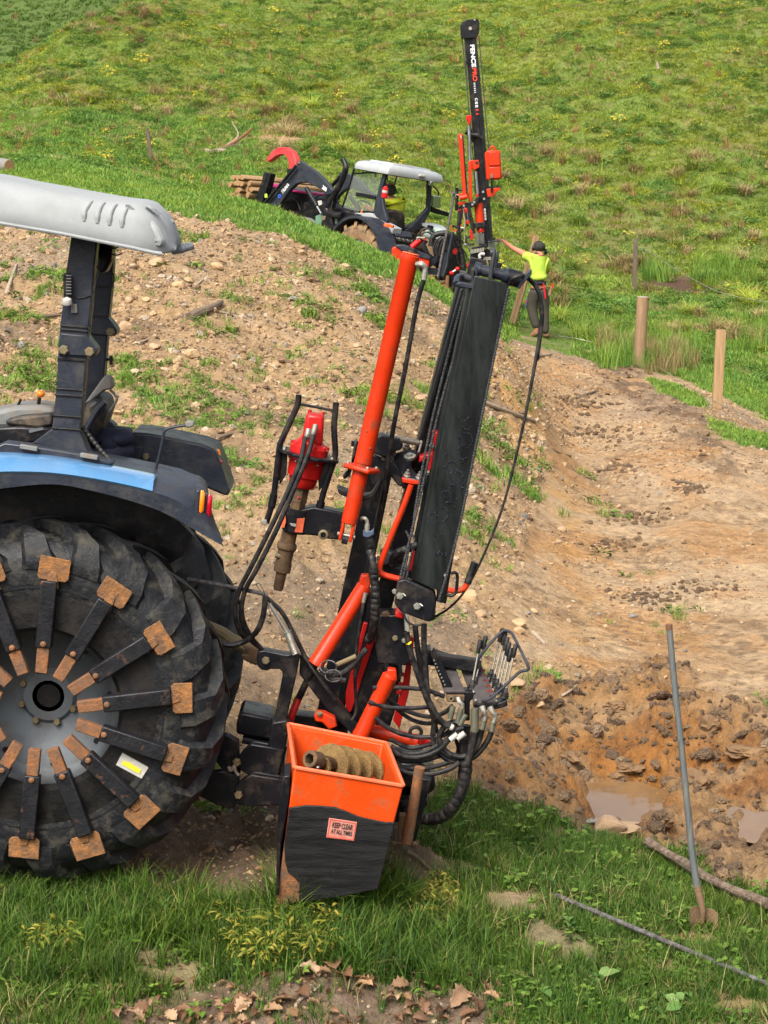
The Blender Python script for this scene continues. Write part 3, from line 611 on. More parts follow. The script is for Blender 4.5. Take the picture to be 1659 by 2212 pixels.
# axle housing and belly of the tractor between the wheels
mb = MB(); mb.cyl(Vector((HUB.x, 8.9, HUB.z)), Vector((HUB.x, 9.7, HUB.z)), 0.13, n=20); mb.build('axle_housing', 'black_paint', tractor)
mb = MB(); mb.prism(px([(-500, 900), (250, 950), (560, 1050), (560, 1500), (300, 1600), (-500, 1500)], Z1, 9.12), (0, 0.32, 0)); mb.build('transmission_case', 'black_paint', tractor, bevel=0.03)
mb = MB(); mb.prism(px([(-500, 150), (0, 140), (400, 170), (700, 250), (880, 350), (950, 420), (900, 520), (700, 640), (300, 700), (-500, 700)], Z1, 9.08), (0, 0.03, 0)); mb.build('inner_arch', 'black_paint', tractor)
# mudguard of the near wheel
FL = [(-420, 250), (-200, 215), (0, 190), (250, 168), (450, 200), (700, 268), (850, 330), (960, 395), (1040, 440), (1085, 466)]
FM = [(-420, 160), (-200, 125), (0, 110), (250, 115), (500, 150), (750, 205), (880, 255), (985, 335), (1050, 395), (1095, 440)]
FU = [(-420, 70), (-200, 30), (0, 18), (250, 35), (500, 78), (765, 132), (900, 165), (1000, 192), (1045, 300), (1098, 432)]
def dense(pts, k=4):
    out = []
    for i in range(len(pts) - 1):
        p0 = pts[max(i - 1, 0)]; p1 = pts[i]; p2 = pts[i + 1]; p3 = pts[min(i + 2, len(pts) - 1)]
        for j in range(k):
            t = j / k; out.append(tuple(0.5 * (2 * b + (c - a) * t + (2 * a - 5 * b + 4 * c - d) * t * t + (3 * b - a - 3 * c + d) * t ** 3) for a, b, c, d in zip(p0, p1, p2, p3)))
    return out + [pts[-1]]
FL, FM, FU = dense(FL), dense(FM), dense(FU)
def mudguard():
    mb = MB(); lo = []
    for i, (a, b, c) in enumerate(zip(FL, FM, FU)):
        tp_ = max(0, i - 22) / 14.0; p = Z1(*a, 8.50); q = Z1(*b, 8.50); r_ = Z1(*c, 8.64 - 0.06 * tp_); s_ = r_ + Vector((-0.05 * tp_, 0.40 - 0.12 * tp_, 0.01 - 0.02 * tp_)); p2 = Vector((p.x, p.y + 0.03, p.z)) 
        lo.append([p2, p, q, q + Vector((0, 0.012, 0.0)), r_ - Vector((0, 0.012, 0.012)), s_ - Vector((0, 0, 0.012)), s_ + Vector((0, 0.01, -0.03)), s_ + Vector((0, 0, -0.045)), r_ + Vector((0, 0.01, -0.04)), q + Vector((0, 0.03, -0.03))])
    mb.loft(lo); fe = mb.build('mudguard', 'slate_paint', tractor, smooth=45)
    mb = MB(); lo = []
    for i in range(0, 21):
        q = Z1(*FM[i], 8.495); r_ = Z1(*FU[i], 8.635); n = Vector((0, -0.004, 0.004))
        m_ = (q + r_) / 2 + Vector((0, -0.012, 0.012))
        lo.append([q + n, m_ + n, r_ + n, r_ + Vector((0, 0.05, 0.004)), r_ + Vector((0, 0.05, -0.006)), r_ - n * 1.5, m_ - n * 1.5, q - n * 1.5])
    mb.loft(lo); mb.build('blue_panel', 'blue_paint', fe, smooth=50)
    for (x, y, m_, w_, h_, Y) in ((992, 255, 'amber_lens', 9, 56, 8.535), (1028, 276, 'red_lens', 10, 58, 8.56)):
        a = Z1(x + 3, y - h_, Y); b = Z1(x - 6, y + h_, Y); mb = MB(); d = b - a; L_ = d.length
        mb.lathe(a, d, [(0, 0.006), (0.012, 0.013), (L_ - 0.012, 0.013), (L_, 0.006)], 12); mb.build('tail_lamp', m_, fe)
        mb = MB(); mb.beam(a + Vector((-0.016, 0.01, 0.003)), b + Vector((-0.016, 0.01, -0.003)), 0.02, 0.05); mb.build('lamp_housing', 'slate_paint', fe, bevel=0.006)
mudguard()
def far_mudguard():
    o = [(790, 2100), (830, 1960)] + dense([(872, 1790), (1000, 1800), (1150, 1830), (1250, 1850), (1340, 1870), (1420, 1905), (1450, 1960), (1475, 2030), (1500, 2110), (1528, 2190)]) + [(1500, 2215), (1380, 2165), (1250, 2140), (1000, 2120)]
    mb = MB(); mb.prism(px(o, Z2, 9.42), (0, 0.34, 0)); fe = mb.build('mudguard', 'slate_paint', tractor, bevel=0.07)
    mb = MB(); mb.prism(px([(870, 1880), (950, 1892), (930, 1975), (905, 1972), (900, 2040), (850, 2030)], Z2, 9.405), (0, 0.02, 0)); mb.build('inner_panel', 'slate_paint', fe, bevel=0.004)
    for x, y in ((970, 1952), (897, 2010)):
        mb = MB(); bolt(mb, Z2(x, y, 9.41), 0.016, 0.014); mb.build('bolt', 'old_bolt', fe)
    mb = MB(); a = Z2(1428, 1900, 9.5); b = Z2(1438, 1945, 9.5); mb.lathe(a, b - a, [(0, 0.006), (0.01, 0.02), ((b - a).length, 0.02)], 12); mb.build('tail_lamp', 'amber_lens', fe)
    mb = MB(); a = Z2(1452, 1965, 9.45); b = Z2(1440, 2095, 9.45); L_ = (b - a).length; mb.lathe(a, b - a, [(0, 0.006), (0.012, 0.018), (L_ - 0.012, 0.018), (L_, 0.006)], 12); mb.build('tail_lamp', 'red_lens', fe)
far_mudguard()
# floor rail and roll-over frame
mb = MB(); mb.prism(px([(-400, 1840), (-20, 1880), (30, 1858), (180, 1875), (590, 1940), (655, 1960), (740, 1985), (748, 2012), (400, 1985), (-20, 1945), (-400, 1920)], Z2, 8.66), (0, 0.10, 0)); mb.build('floor_rail', 'slate_paint', tractor, bevel=0.008)
for x, y in ((190, 1888), (590, 1945)):
    mb = MB(); mb.beam(Z2(x - 55, y - 6, 8.64), Z2(x + 60, y + 14, 8.64), 0.018, 0.03); mb.build('rail_clamp', 'grey_plastic', tractor, bevel=0.003)
def rops(Y, pts_l, pts_r, thick):
    ol = pts_l + pts_r[::-1]; mb = MB(); mb.prism(px(ol, Z2, Y), (0, thick, 0)); return mb.build('roll_bar', 'slate_paint', tractor, bevel=0.006)
rb = rops(8.74, [(475, 470), (450, 640), (428, 800), (412, 980), (398, 1080), (386, 1260), (374, 1480), (358, 1660), (345, 1765), (215, 1862)],
          [(652, 470), (632, 640), (618, 800), (600, 1000), (590, 1080), (572, 1300), (556, 1520), (540, 1680), (530, 1785), (602, 1952)], 0.09)
mb = MB(); mb.prism(px([(398, 1132), (575, 1148), (612, 1200), (642, 1236), (640, 1265), (622, 1290), (385, 1276)], Z2, 8.725), (0, 0.12, 0)); hp = mb.build('hinge_plate', 'slate_paint', rb, bevel=0.005)
for x, y in ((425, 1243), (596, 1256)):
    mb = MB(); bolt(mb, Z2(x, y, 8.725), 0.021, 0.018); mb.build('hinge_bolt', 'old_bolt', rb)
for (y, d) in ((1082, 6), (1108, 6), (1300, 9), (1500, 5), (1540, 6), (1678, 5), (1762, 5)):
    k = (y - 470) / 1300.0; xl = 475 - 130 * k ** 0.85 - 3; xr = 652 - 122 * k ** 0.9 + 3
    mb = MB(); mb.prism(px([(xl, y - d), (xr, y - d + 14), (xr, y + d + 14), (xl, y + d)], Z2, 8.733), (0, 0.104, 0)); mb.build('band', 'hose_rubber', rb, bevel=0.002)
rf = rops(9.50, [(560, 470), (555, 700), (540, 1000), (520, 1300), (500, 1600), (480, 1860)], [(748, 470), (752, 640), (742, 820), (722, 1020), (712, 1150), (700, 1300), (692, 1400), (680, 1600), (690, 1690), (765, 1745), (765, 1860)], 0.09)
mb = MB(); mb.prism(px([(585, 1030), (716, 1030), (745, 1065), (776, 1110), (774, 1135), (760, 1152), (590, 1142)], Z2, 9.485), (0, 0.12, 0)); mb.build('hinge_plate', 'slate_paint', rf, bevel=0.005)
mb = MB(); bolt(mb, Z2(735, 1125, 9.485), 0.021, 0.018); mb.build('hinge_bolt', 'old_bolt', rf)
mb = MB(); mb.beam(Z2(690, 1310, 9.54), Z2(752, 1305, 9.54), 0.012, 0.012); mb.beam(Z2(738, 1283, 9.54), Z2(738, 1342, 9.54), 0.014, 0.02); mb.build('latch', 'black_paint', rf)
for y, x0, x1 in ((822, 630, 752), (1022, 600, 722)):
    mb = MB(); mb.beam(Z2(x0, y, 9.495), Z2(x1, y, 9.495), 0.01, 0.01); mb.build('band', 'hose_rubber', rf)
mb = MB(); mb.beam(Z2(560, 560, 8.8), Z2(640, 560, 9.55), 0.07, 0.05); mb.build('cross_beam', 'slate_paint', tractor, bevel=0.006)
mb = MB(); mb.prism(px([(640, 540), (745, 545), (735, 660), (700, 730), (650, 740), (630, 700)], Z2, 9.2), (0, 0.12, 0)); mb.build('wiring_box', 'black_paint', tractor, bevel=0.02)
for q in ([(640, 690), (655, 720), (620, 860), (585, 885), (520, 900), (480, 880)], [(700, 560), (760, 570), (800, 548)], [(720, 600), (770, 615), (812, 603)], [(735, 720), (755, 760), (738, 830)], [(610, 870), (596, 1060), (570, 1300), (548, 1560), (532, 1790)]):
    mb = MB(); mb.tube([Z2(x, y, 8.735 if x < 660 else 9.2) for x, y in q], 0.0032, 6); mb.build('wire', 'hose_rubber', tractor)
# work lamp and indicator on the near post
mb = MB(); mb.prism(px([(418, 735), (462, 735), (470, 770), (472, 860), (462, 890), (428, 892), (420, 850)], Z2, 8.70), (0, 0.03, 0)); wl = mb.build('work_lamp', 'black_paint', tractor, bevel=0.005)
for k in range(7):
    mb = MB(); mb.beam(Z2(440, 750 + 20 * k, 8.695), Z2(474, 750 + 20 * k, 8.695), 0.004, 0.012); mb.build('cooling_fin', 'grey_plastic', wl)
mb = MB(); mb.lathe(Z2(446, 940, 8.70), Vector((0, -0.3, 1)), [(0, 0.020), (0.008, 0.022), (0.022, 0.018), (0.03, 0.004)], 14); mb.build('side_lamp', 'sticker_white', tractor)
mb = MB(); mb.prism(px([(470, 935), (510, 940), (515, 1000), (470, 1000)], Z2, 8.728), (0, 0.02, 0)); mb.build('lamp_bracket', 'grey_plastic', tractor, bevel=0.003)
# canopy
def canopy():
    top = [(-420, 45), (-200, 80), (0, 122), (200, 158), (400, 195), (600, 230), (760, 252), (880, 262), (960, 278), (1030, 315), (1085, 365), (1122, 430), (1145, 500), (1158, 550)]
    bot = [(-420, 335), (-200, 365), (0, 402), (200, 436), (400, 470), (600, 510), (760, 542), (880, 566), (960, 585), (1030, 600), (1075, 606), (1105, 604), (1130, 596), (1152, 585)]
    Ya, Yb = 8.56, 9.86; lo = []
    for i, (t_, b_) in enumerate(zip(top, bot)):
        T = Z2(*t_, Ya); B = Z2(*b_, Ya); h = T - B; sq = 1.0 if i < 8 else max(0.35, 1 - 0.12 * (i - 7)); ym = (Ya + Yb) / 2; hw = (Yb - Ya) / 2 * (0.62 + 0.38 * sq ** 0.5 if i > 8 else 1)
        yy = lambda f: Vector((-0.10 * min(1, max(0, i - 5) / 4.0) * max(0.0, (0.6 - f) / 1.6), ym - Ya - hw * f, 0))
        half = [(1.0, 0.0), (1.012, 0.06), (1.0, 0.35), (0.985, 0.62), (0.955, 0.82), (0.90, 0.94), (0.80, 1.0), (0.5, 1.03), (0.2, 1.05)]
        loop = [B + h * k + yy(f) for f, k in half] + [B + h * k + yy(-f) for f, k in half[::-1]]
        lo.append(loop)
    mb = MB(); mb.loft(lo); c = mb.build('canopy', 'grey_canopy', tractor, smooth=50)
    mb = MB(); mb.tube([Z2(*b_, Ya - 0.004) for b_ in bot[:11]], 0.008, 8, 2); mb.build('edge_lip', 'grey_canopy', c)
    for x, y0, y1, dx in ((590, 258, 388, -40), (672, 268, 402, -34), (752, 278, 415, -34), (836, 292, 428, -34)):
        mb = MB(); mb.tube([Z2(x + 22, y0, Ya + 0.055), Z2(x - 2, y0 + 22, Ya + 0.030), Z2(x + dx + 14, y0 + 60, Ya + 0.016), Z2(x + dx + 8, y1 - 40, Ya + 0.0075), Z2(x + dx + 8, y1, Ya + 0.0065)], [0.006, 0.010, 0.0115, 0.0115, 0.009], 10); mb.build('pressed_rib', 'grey_canopy', c)
    rb_ = [Z2(940, 350, Ya + 0.075), Z2(985, 385, Ya + 0.05), Z2(1030, 450, Ya + 0.035), Z2(1060, 520, Ya + 0.032), Z2(1050, 552, Ya + 0.03)]
    mb = MB(); mb.tube(rb_, [0.006, 0.014, 0.02, 0.022, 0.012], 8); mb.build('corner_rib', 'grey_canopy', c)
    mb = MB(); mb.prism([Z2(1125, 560, 8.9), Z2(1175, 545, 8.9), Z2(1212, 580, 8.9), Z2(1200, 603, 8.9), Z2(1140, 614, 8.9)], (0, 0.6, 0)); mb.build('torn_lip', 'canopy_scuff', c, bevel=0.008)
    for q in ([(1105, 375), (1128, 410), (1140, 470), (1146, 530)], [(1118, 385), (1145, 392), (1132, 415)]):
        mb = MB(); mb.tube([Z2(x, y, 8.8) for x, y in q], 0.008, 6); mb.build('trim_strip', 'canopy_scuff', c)
    for (x, y, w_, h_, an) in ((858, 305, 34, 22, 0.6), (1000, 300, 60, 7, 0.5), (1060, 345, 40, 6, 0.9)):
        mb = MB(); n = 9; cpt = Z2(x, y, Ya + 0.045)
        pts = []
        for i in range(n):
            a = 2 * math.pi * i / n; rr = random.uniform(0.6, 1.15); dx, dy = w_ * rr * math.cos(a), h_ * rr * math.sin(a)
            pts.append(Z2(x + dx * math.cos(an) - dy * math.sin(an), y + dx * math.sin(an) + dy * math.cos(an), Ya + 0.01 + 0.0006 * max(0, 340 - y)))
        mb.prism(pts, (0, 0.03, 0.0)); mb.build('scuff', 'canopy_scuff', c)
canopy()
# seat, controls, dash
def cab_interior():
    mb = MB(); mb.prism(px([(-300, 1700), (-100, 1660), (0, 1640), (110, 1615), (260, 1612), (360, 1630), (360, 1780), (200, 1860), (-300, 1850)], Z2, 9.05), (0, 0.25, 0)); mb.build('dashboard', 'grey_plastic', tractor, bevel=0.02)
    mb = MB(); mb.prism(px([(30, 1712), (120, 1690), (340, 1668), (345, 1745), (250, 1762), (120, 1748), (40, 1742)], Z2, 8.95), (0, 0.3, 0)); mb.build('arm_cushion', 'seat_vinyl', tractor, bevel=0.02)
    mb = MB(); mb.prism(px([(-60, 1760), (120, 1752), (340, 1760), (340, 1850), (100, 1870), (-60, 1860)], Z2, 8.92), (0, 0.2, 0)); mb.build('side_console', 'black_paint', tractor, bevel=0.01)
    mb = MB(); mb.prism(px([(190, 1775), (285, 1758), (290, 1772), (195, 1795)], Z2, 8.912), (0, 0.01, 0)); mb.build('console_tab', 'rim_grey', tractor)
    for (x0, y0, x1, y1, r, m1) in ((95, 1660, 140, 1570, 0.006, None), (255, 1620, 262, 1560, 0.008, 'amber_lens')):
        mb = MB(); mb.cyl(Z2(x0, y0, 9.1), Z2(x1, y1, 9.1), r); lv = mb.build('lever', 'black_paint', tractor)
        if m1: mb = MB(); mb.ball(Z2(270, 1535, 9.1), 0.018, 0.018, 0.016); mb.build('knob', m1, lv)
    mb = MB(); mb.prism(px([(560, 1610), (620, 1560), (660, 1552), (690, 1600), (705, 1660), (680, 1740), (620, 1850), (560, 1880), (535, 1780)], Z2, 9.1), (0, 0.34, 0)); mb.build('seat_back', 'seat_vinyl', tractor, bevel=0.03)
    mb = MB(); mb.prism(px([(560, 1600), (690, 1418), (715, 1418), (735, 1440), (748, 1490), (735, 1505), (690, 1515), (600, 1590)], Z2, 9.12), (0, 0.1, 0)); mb.build('seat_belt_arm', 'grey_plastic', tractor, bevel=0.012)
    mb = MB(); mb.tube([Z2(730, 1505, 9.15), Z2(760, 1540, 9.15), Z2(776, 1572, 9.15), Z2(740, 1630, 9.15), Z2(698, 1675, 9.15)], 0.006, 8); mb.build('grab_handle', 'grey_plastic', tractor)
    mb = MB(); mb.tube([Z2(x, y, 9.09) for x, y in ((700, 1590), (650, 1640), (600, 1720), (560, 1790))], 0.014, 8); mb.build('seat_edge', 'slate_paint', tractor)
    mb = MB(); mb.tube([Z2(545, 1755, 8.78), Z2(590, 1810, 8.78), Z2(660, 1900, 8.76), Z2(740, 1985, 8.72)], 0.009, 8, wrap=0.18, pitch=0.02); mb.build('tether_rope', 'hose_rubber', tractor)
    mb = MB()
    for k, (x, y, r_) in enumerate(((720, 1850, 0.10), (790, 1830, 0.07), (760, 1920, 0.09), (690, 1920, 0.08), (660, 1850, 0.06))): mb.ball(Z2(x, y, 9.25), r_, 0.09, r_ * 0.6, 10, 7)
    mb.build('jacket_on_seat', 'navy_cloth', tractor, smooth=80)
    mb = MB(); mb.prism(px([(745, 1745), (870, 1762), (880, 1775), (815, 2010), (780, 2040), (740, 1990), (790, 1960), (820, 1800)], Z2, 9.38), (0, 0.03, 0)); mb.build('inner_trim', 'rim_grey', tractor, bevel=0.006)
cab_interior()
def indicator_arm():
    mb = MB(); mb.tube([Z2(1020, 2085, 8.9), Z2(1045, 1990, 8.9), Z2(1080, 1840, 8.9), Z2(1092, 1782, 8.9), Z2(1130, 1760, 8.9), Z2(1235, 1742, 8.9)], 0.0065, 8); a = mb.build('indicator_arm', 'slate_paint', tractor)
    mb = MB(); mb.prism(px([(1228, 1722), (1245, 1714), (1284, 1724), (1286, 1752), (1250, 1762), (1230, 1755)], Z2, 8.87), (0, 0.06, 0)); mb.build('indicator_lamp', 'grey_plastic', a, bevel=0.006)
indicator_arm()
# rear hitch
def hitch():
    B = 'black_paint'
    mb = MB(); mb.prism(px([(330, 1130), (380, 1105), (770, 1185), (760, 1300), (740, 1460), (400, 1400), (300, 1380), (300, 1250)], C1, 9.15), (0, 0.25, 0)); mb.build('draw_bar', B, tractor, bevel=0.012)
    mb = MB(); mb.cyl(C1(380, 1440, 9.2), C1(720, 1500, 9.2), 0.02); mb.build('hitch_tube', 'slate_paint', tractor)
    mb = MB(); mb.prism(px([(-250, 1500), (180, 1385), (330, 1470), (350, 1900), (150, 1870), (40, 1720), (-250, 1700)], C1, 8.98), (0, 0.05, 0)); mb.build('lift_arm', B, tractor, bevel=0.006)
    mb = MB(); mb.prism(px([(-300, 1880), (140, 1850), (340, 1910), (330, 2200), (260, 2330), (60, 2280), (-300, 2100)], C1, 8.93), (0, 0.05, 0)); mb.build('lift_arm', B, tractor, bevel=0.006)
    mb = MB(); mb.tube([C1(200, 1790, 8.92), C1(230, 1840, 8.92), C1(270, 1790, 8.92), C1(290, 1850, 8.92), C1(330, 1900, 8.92)], 0.008, 8); mb.build('check_chain', 'zinc', tractor)
    mb = MB(); mb.tube([C1(-200, -30, 9.3), C1(100, 90, 9.3), C1(230, 180, 9.3), C1(450, 290, 9.3), C1(560, 320, 9.3)], [0.028, 0.028, 0.03, 0.034, 0.03], 10); mb.build('top_link', 'old_bolt', tractor)
    mb = MB(); mb.prism(px([(380, 250), (560, 300), (630, 310), (600, 450), (560, 520), (440, 470), (370, 430), (365, 370), (450, 380)], C1, 9.26), (0, 0.06, 0)); mb.build('link_hook', 'auger_steel', tractor, bevel=0.008)
hitch()
# ================================================================== NEAR POST DRIVER
rig = thing('post_driver', 'near black and orange post driver hitched behind the blue-winged tractor', 'post driver', (P(700, 1880, 9.2).x, 9.2, hz1(P(700, 1880, 9.2).x, 9.2)))
BK, OR, RD = 'black_paint', 'orange_paint', 'red_paint'
def rp(name, m, pts, S, Y, th, bevel=0.006, parent=None):
    mb = MB(); mb.prism(px(pts, S, Y), (0, th, 0)); return mb.build(name, m, parent or rig, bevel=bevel)
def rt(name, m, pts, S, r, parent=None, n=10, smooth=6, **k):
    mb = MB(); mb.tube([S(*p) for p in pts], r, n, smooth, **k); return mb.build(name, m, parent or rig)
def rb_(name, m, a, b, wd, th, parent=None, bevel=0.005, **k):
    mb = MB(); mb.beam(a, b, wd, th, **k); return mb.build(name, m, parent or rig, bevel=bevel)
def rbolt(p, parent=None, r=0.012, h=0.014, axis=(0, -1, 0), m='zinc'):
    mb = MB(); bolt(mb, Vector(p), r, h, axis); return mb.build('bolt', m, parent or rig)
# three-point frame
fr = rp('headstock', BK, [(575, 330), (660, 318), (930, 375), (1000, 360), (1090, 380), (1105, 420), (1060, 640), (940, 1180), (880, 1800), (680, 1780), (720, 1450), (780, 1180), (885, 640), (880, 590), (840, 555), (740, 555), (690, 580), (620, 570), (565, 520), (555, 420)], C1, 9.02, 0.07)
rbolt(C1(676, 445, 9.02), fr, 0.018, 0.02, m='old_bolt')
rp('headstock', BK, [(640, 310), (930, 365), (1000, 350), (1090, 370), (1060, 560), (880, 560), (640, 560)], C1, 9.32, 0.05)
rp('diagonal_brace', BK, [(475, 380), (500, 385), (640, 580), (770, 740), (735, 770), (600, 640), (470, 470)], Z5, 9.06, 0.06)
rp('base_post', BK, [(405, 690), (425, 700), (400, 860), (395, 950), (420, 955), (430, 1000), (385, 1090), (370, 1090), (300, 1060), (305, 910), (340, 700)], Z5, 8.98, 0.10)
for pts, Y in (([(205, 830), (240, 800), (330, 815), (400, 830), (370, 960), (250, 960), (190, 925), (165, 890)], 8.96), ([(180, 985), (245, 945), (300, 955), (420, 975), (400, 1090), (240, 1100), (165, 1085), (160, 1020)], 8.88)):
    rp('hitch_lug', BK, pts, Z5, Y, 0.022); rp('hitch_lug', BK, [(x + 14, y - 14) for x, y in pts], Z5, Y + 0.07, 0.022)
rbolt(Z5(175, 886, 8.95), None, 0.019, 0.025, m='old_bolt'); rbolt(Z5(183, 1040, 8.87), None, 0.019, 0.025, m='old_bolt')
rp('base_beam', BK, [(420, 655), (700, 690), (700, 760), (420, 730)], Z5, 9.35, 0.1)
rp('base_slab', BK, [(410, 1000), (560, 980), (1060, 1000), (1080, 1090), (1000, 1180), (420, 1120)], Z5, 9.0, 0.5)
rp('outrigger', BK, [(930, 890), (1040, 880), (1110, 950), (1120, 1020), (1040, 1070), (930, 1060)], Z5, 9.0, 0.3, 0.02)
# rear column (left) and slide rail (right)
rb_('column', BK, Z4(815, 430, 9.36), Z5(600, 700, 9.36), 0.105, 0.10)
rb_('column_flange', 'mast_steel', Z4(845, 500, 9.30), Z5(655, 690, 9.30), 0.035, 0.03)
rb_('slide_rail', BK, Z6(618, 250, 9.22), Z5(760, 560, 9.3), 0.075, 0.14)
rb_('slide_rail_lip', 'mast_steel', Z6(585, 330, 9.12), Z5(735, 480, 9.16), 0.018, 0.03)
# --- ram channel (big dark face)
ch = rp('ram_channel', 'mast_steel', [(648, 262), (826, 308), (818, 370), (700, 900), (600, 1430), (520, 1800), (500, 1972), (450, 1962), (452, 1900), (330, 1852), (420, 1400), (520, 880)], Z6, 8.86, 0.03, 0.004)
rp('channel_flange', 'mast_steel', [(610, 345), (648, 258), (660, 268), (532, 880), (432, 1400), (344, 1856), (318, 1850), (400, 1400), (500, 880)], Z6, 8.875, 0.16, 0.004, ch)
rp('channel_flange', 'mast_steel', [(812, 305), (828, 308), (822, 370), (704, 900), (604, 1430), (524, 1800), (502, 1970), (488, 1970), (585, 1430), (685, 900)], Z6, 8.878, 0.15, 0.004, ch)
rp('cap_plate', 'mast_steel', [(640, 235), (652, 225), (665, 300), (640, 310)], Z6, 8.87, 0.2, 0.003, ch)
rp('red_guide', RD, [(430, 1075), (478, 1082), (455, 1290), (395, 1275), (400, 1215), (358, 1240), (362, 1205), (420, 1190)], Z6, 9.02, 0.10)
rp('red_guide', RD, [(440, 1290), (455, 1290), (410, 1560), (330, 1850), (295, 1850), (345, 1600)], Z6, 9.06, 0.05)
rbolt(Z6(425, 1150, 9.02)); rp('guide_web', 'mast_steel', [(395, 1290), (430, 1300), (395, 1460), (345, 1660), (330, 1640), (370, 1450)], Z6, 9.0, 0.02)
# wire ropes
rt('wire_rope', 'wire_rope', [(640, 330, 8.9), (560, 620, 8.9), (455, 1000, 8.9), (395, 1280, 8.9), (330, 1560, 8.88), (270, 1800, 8.86), (262, 1850, 8.85)], Z6, 0.0055, wrap=0.16, pitch=0.012, n=6)
rt('wire_rope', 'wire_rope', [(600, 340, 9.05), (530, 600, 9.05), (440, 960, 9.0), (380, 1250, 8.95), (340, 1480, 8.9), (325, 1600, 8.88)], Z6, 0.0055, wrap=0.16, pitch=0.012, n=6)
rt('wire_rope', 'wire_rope', [(826, 330, 8.83), (760, 640, 8.83), (665, 1100, 8.83), (580, 1520, 8.83), (510, 1800, 8.83), (460, 1960, 8.83)], Z6, 0.0055, wrap=0.16, pitch=0.012, n=6)
rt('wire_rope', 'wire_rope', [(290, 1590, 8.93), (310, 1640, 8.93), (300, 1720, 8.92), (275, 1850, 8.9)], Z6, 0.005, n=6); rt('wire_rope', 'wire_rope', [(325, 1610, 8.94), (336, 1650, 8.94), (310, 1760, 8.92), (290, 1850, 8.9)], Z6, 0.005, n=6)
# grease marks: smeared rings of grease left on the channel face
def grease(cx, cy, r0, a0=0, a1=6.28, w=0.0025):
    pts = []
    for i in range(13):
        a = a0 + (a1 - a0) * i / 12; rr = r0 * random.uniform(0.9, 1.08); pts.append(C5(cx + rr * math.cos(a), cy + rr * 1.1 * math.sin(a), 8.859))
    mb = MB(); mb.tube(pts, [w * random.uniform(0.3, 1.2) for _ in pts], 5, 3); mb.build('grease_smear', 'grease', ch)
mat('grease', (0.006, 0.008, 0.014), 0.2, 0, (0.025, 0.03, 0.045), 0.4, 40, 0.2, 0.4, 120)
for g in ((1440, 280, 70), (1420, 400, 66, 1, 5), (1300, 560, 60), (1340, 650, 62), (1230, 860, 56), (1190, 1040, 66), (1110, 1085, 52), (1150, 1220, 45, 0.3, 2.6), (1330, 990, 22, 2, 5), (1450, 130, 40, 0, 3), (1310, 780, 34, 3, 6), (1410, 20, 60, 0.3, 3)): grease(*g)
for k in range(10): grease(1140 + 11 * k, 1445 + random.uniform(-18, 18), 10, random.uniform(0, 3), random.uniform(3, 6), 0.004)
for k in range(16): grease(random.uniform(1200, 1430), random.uniform(160, 1000), 9, random.uniform(0, 3), random.uniform(4, 6), 0.0032)
# --- head of the channel
tp = P(0, 0, 1)
rt('pin_tube', 'slate_paint', [(835, 625, 8.92), (1185, 705, 8.92)], C3, 0.0235, smooth=0, n=16)
for a, b in (((820, 625), (885, 640)), ((1140, 690), (1190, 705))): rt('collar', 'slate_paint', [(*a, 8.92), (*b, 8.92)], C3, 0.031, smooth=0, n=16)
rp('pulley_cheek', 'slate_paint', [(810, 640), (825, 585), (850, 590), (862, 640), (850, 780), (800, 800)], C3, 8.87, 0.03)
rt('hook_tube', BK, [(1185, 705, 8.92), (1330, 745, 8.92)], C3, 0.036, smooth=0, n=16)
rp('hook_plate', 'slate_paint', [(1300, 840), (1335, 775), (1345, 720), (1440, 630), (1458, 635), (1456, 685), (1365, 790), (1320, 850)], C3, 8.85, 0.05)
rp('fork_plate', 'slate_paint', [(1040, 405), (1068, 405), (1062, 440), (1020, 745), (970, 740), (1000, 560)], C3, 8.86, 0.02); rp('fork_plate', 'slate_paint', [(1072, 425), (1098, 420), (1085, 560), (1050, 750), (1025, 745)], C3, 8.93, 0.02)
rt('fork_pin', 'slate_paint', [(1000, 450, 8.9), (1045, 445, 8.9)], C3, 0.018, smooth=0, n=12)
rp('side_loop', 'slate_paint', [(615, 790), (655, 765), (820, 795), (815, 850), (680, 830), (620, 810)], C3, 8.86, 0.03)
rt('side_loop', 'slate_paint', [(625, 790, 8.88), (635, 725, 8.95), (680, 712, 9.0), (790, 735, 9.0)], C3, 0.014, smooth=4)
rp('mast_head', BK, [(780, 490), (965, 530), (980, 560), (740, 700), (735, 690)], C3, 9.18, 0.02, 0.003); rp('mast_head', BK, [(985, 540), (1130, 560), (1105, 660), (985, 640)], C3, 9.18, 0.02, 0.003); rp('mast_web', 'old_bolt', [(955, 520), (975, 530), (985, 640), (968, 640)], C3, 9.17, 0.16, 0.003)
rt('winch_hose', 'hose_rubber', [(1220, 780, 8.85), (1260, 725, 8.83), (1340, 700, 8.84), (1400, 715, 8.9), (1480, 790, 8.92), (1530, 870, 8.92), (1560, 1000, 8.92), (1570, 1150, 8.92), (1550, 1350, 8.92), (1510, 1640, 8.92)], C3, 0.0095)
rt('winch_hose', 'hose_rubber', [(985, 600, 8.92), (960, 740, 8.9), (900, 1050, 8.88), (800, 1450, 8.88), (690, 1730, 8.88), (600, 1900, 8.9), (520, 1990, 8.95), (440, 2040, 9.0)], Z6, [0.009, 0.0075, 0.0062, 0.0055, 0.0052, 0.005, 0.005, 0.005])
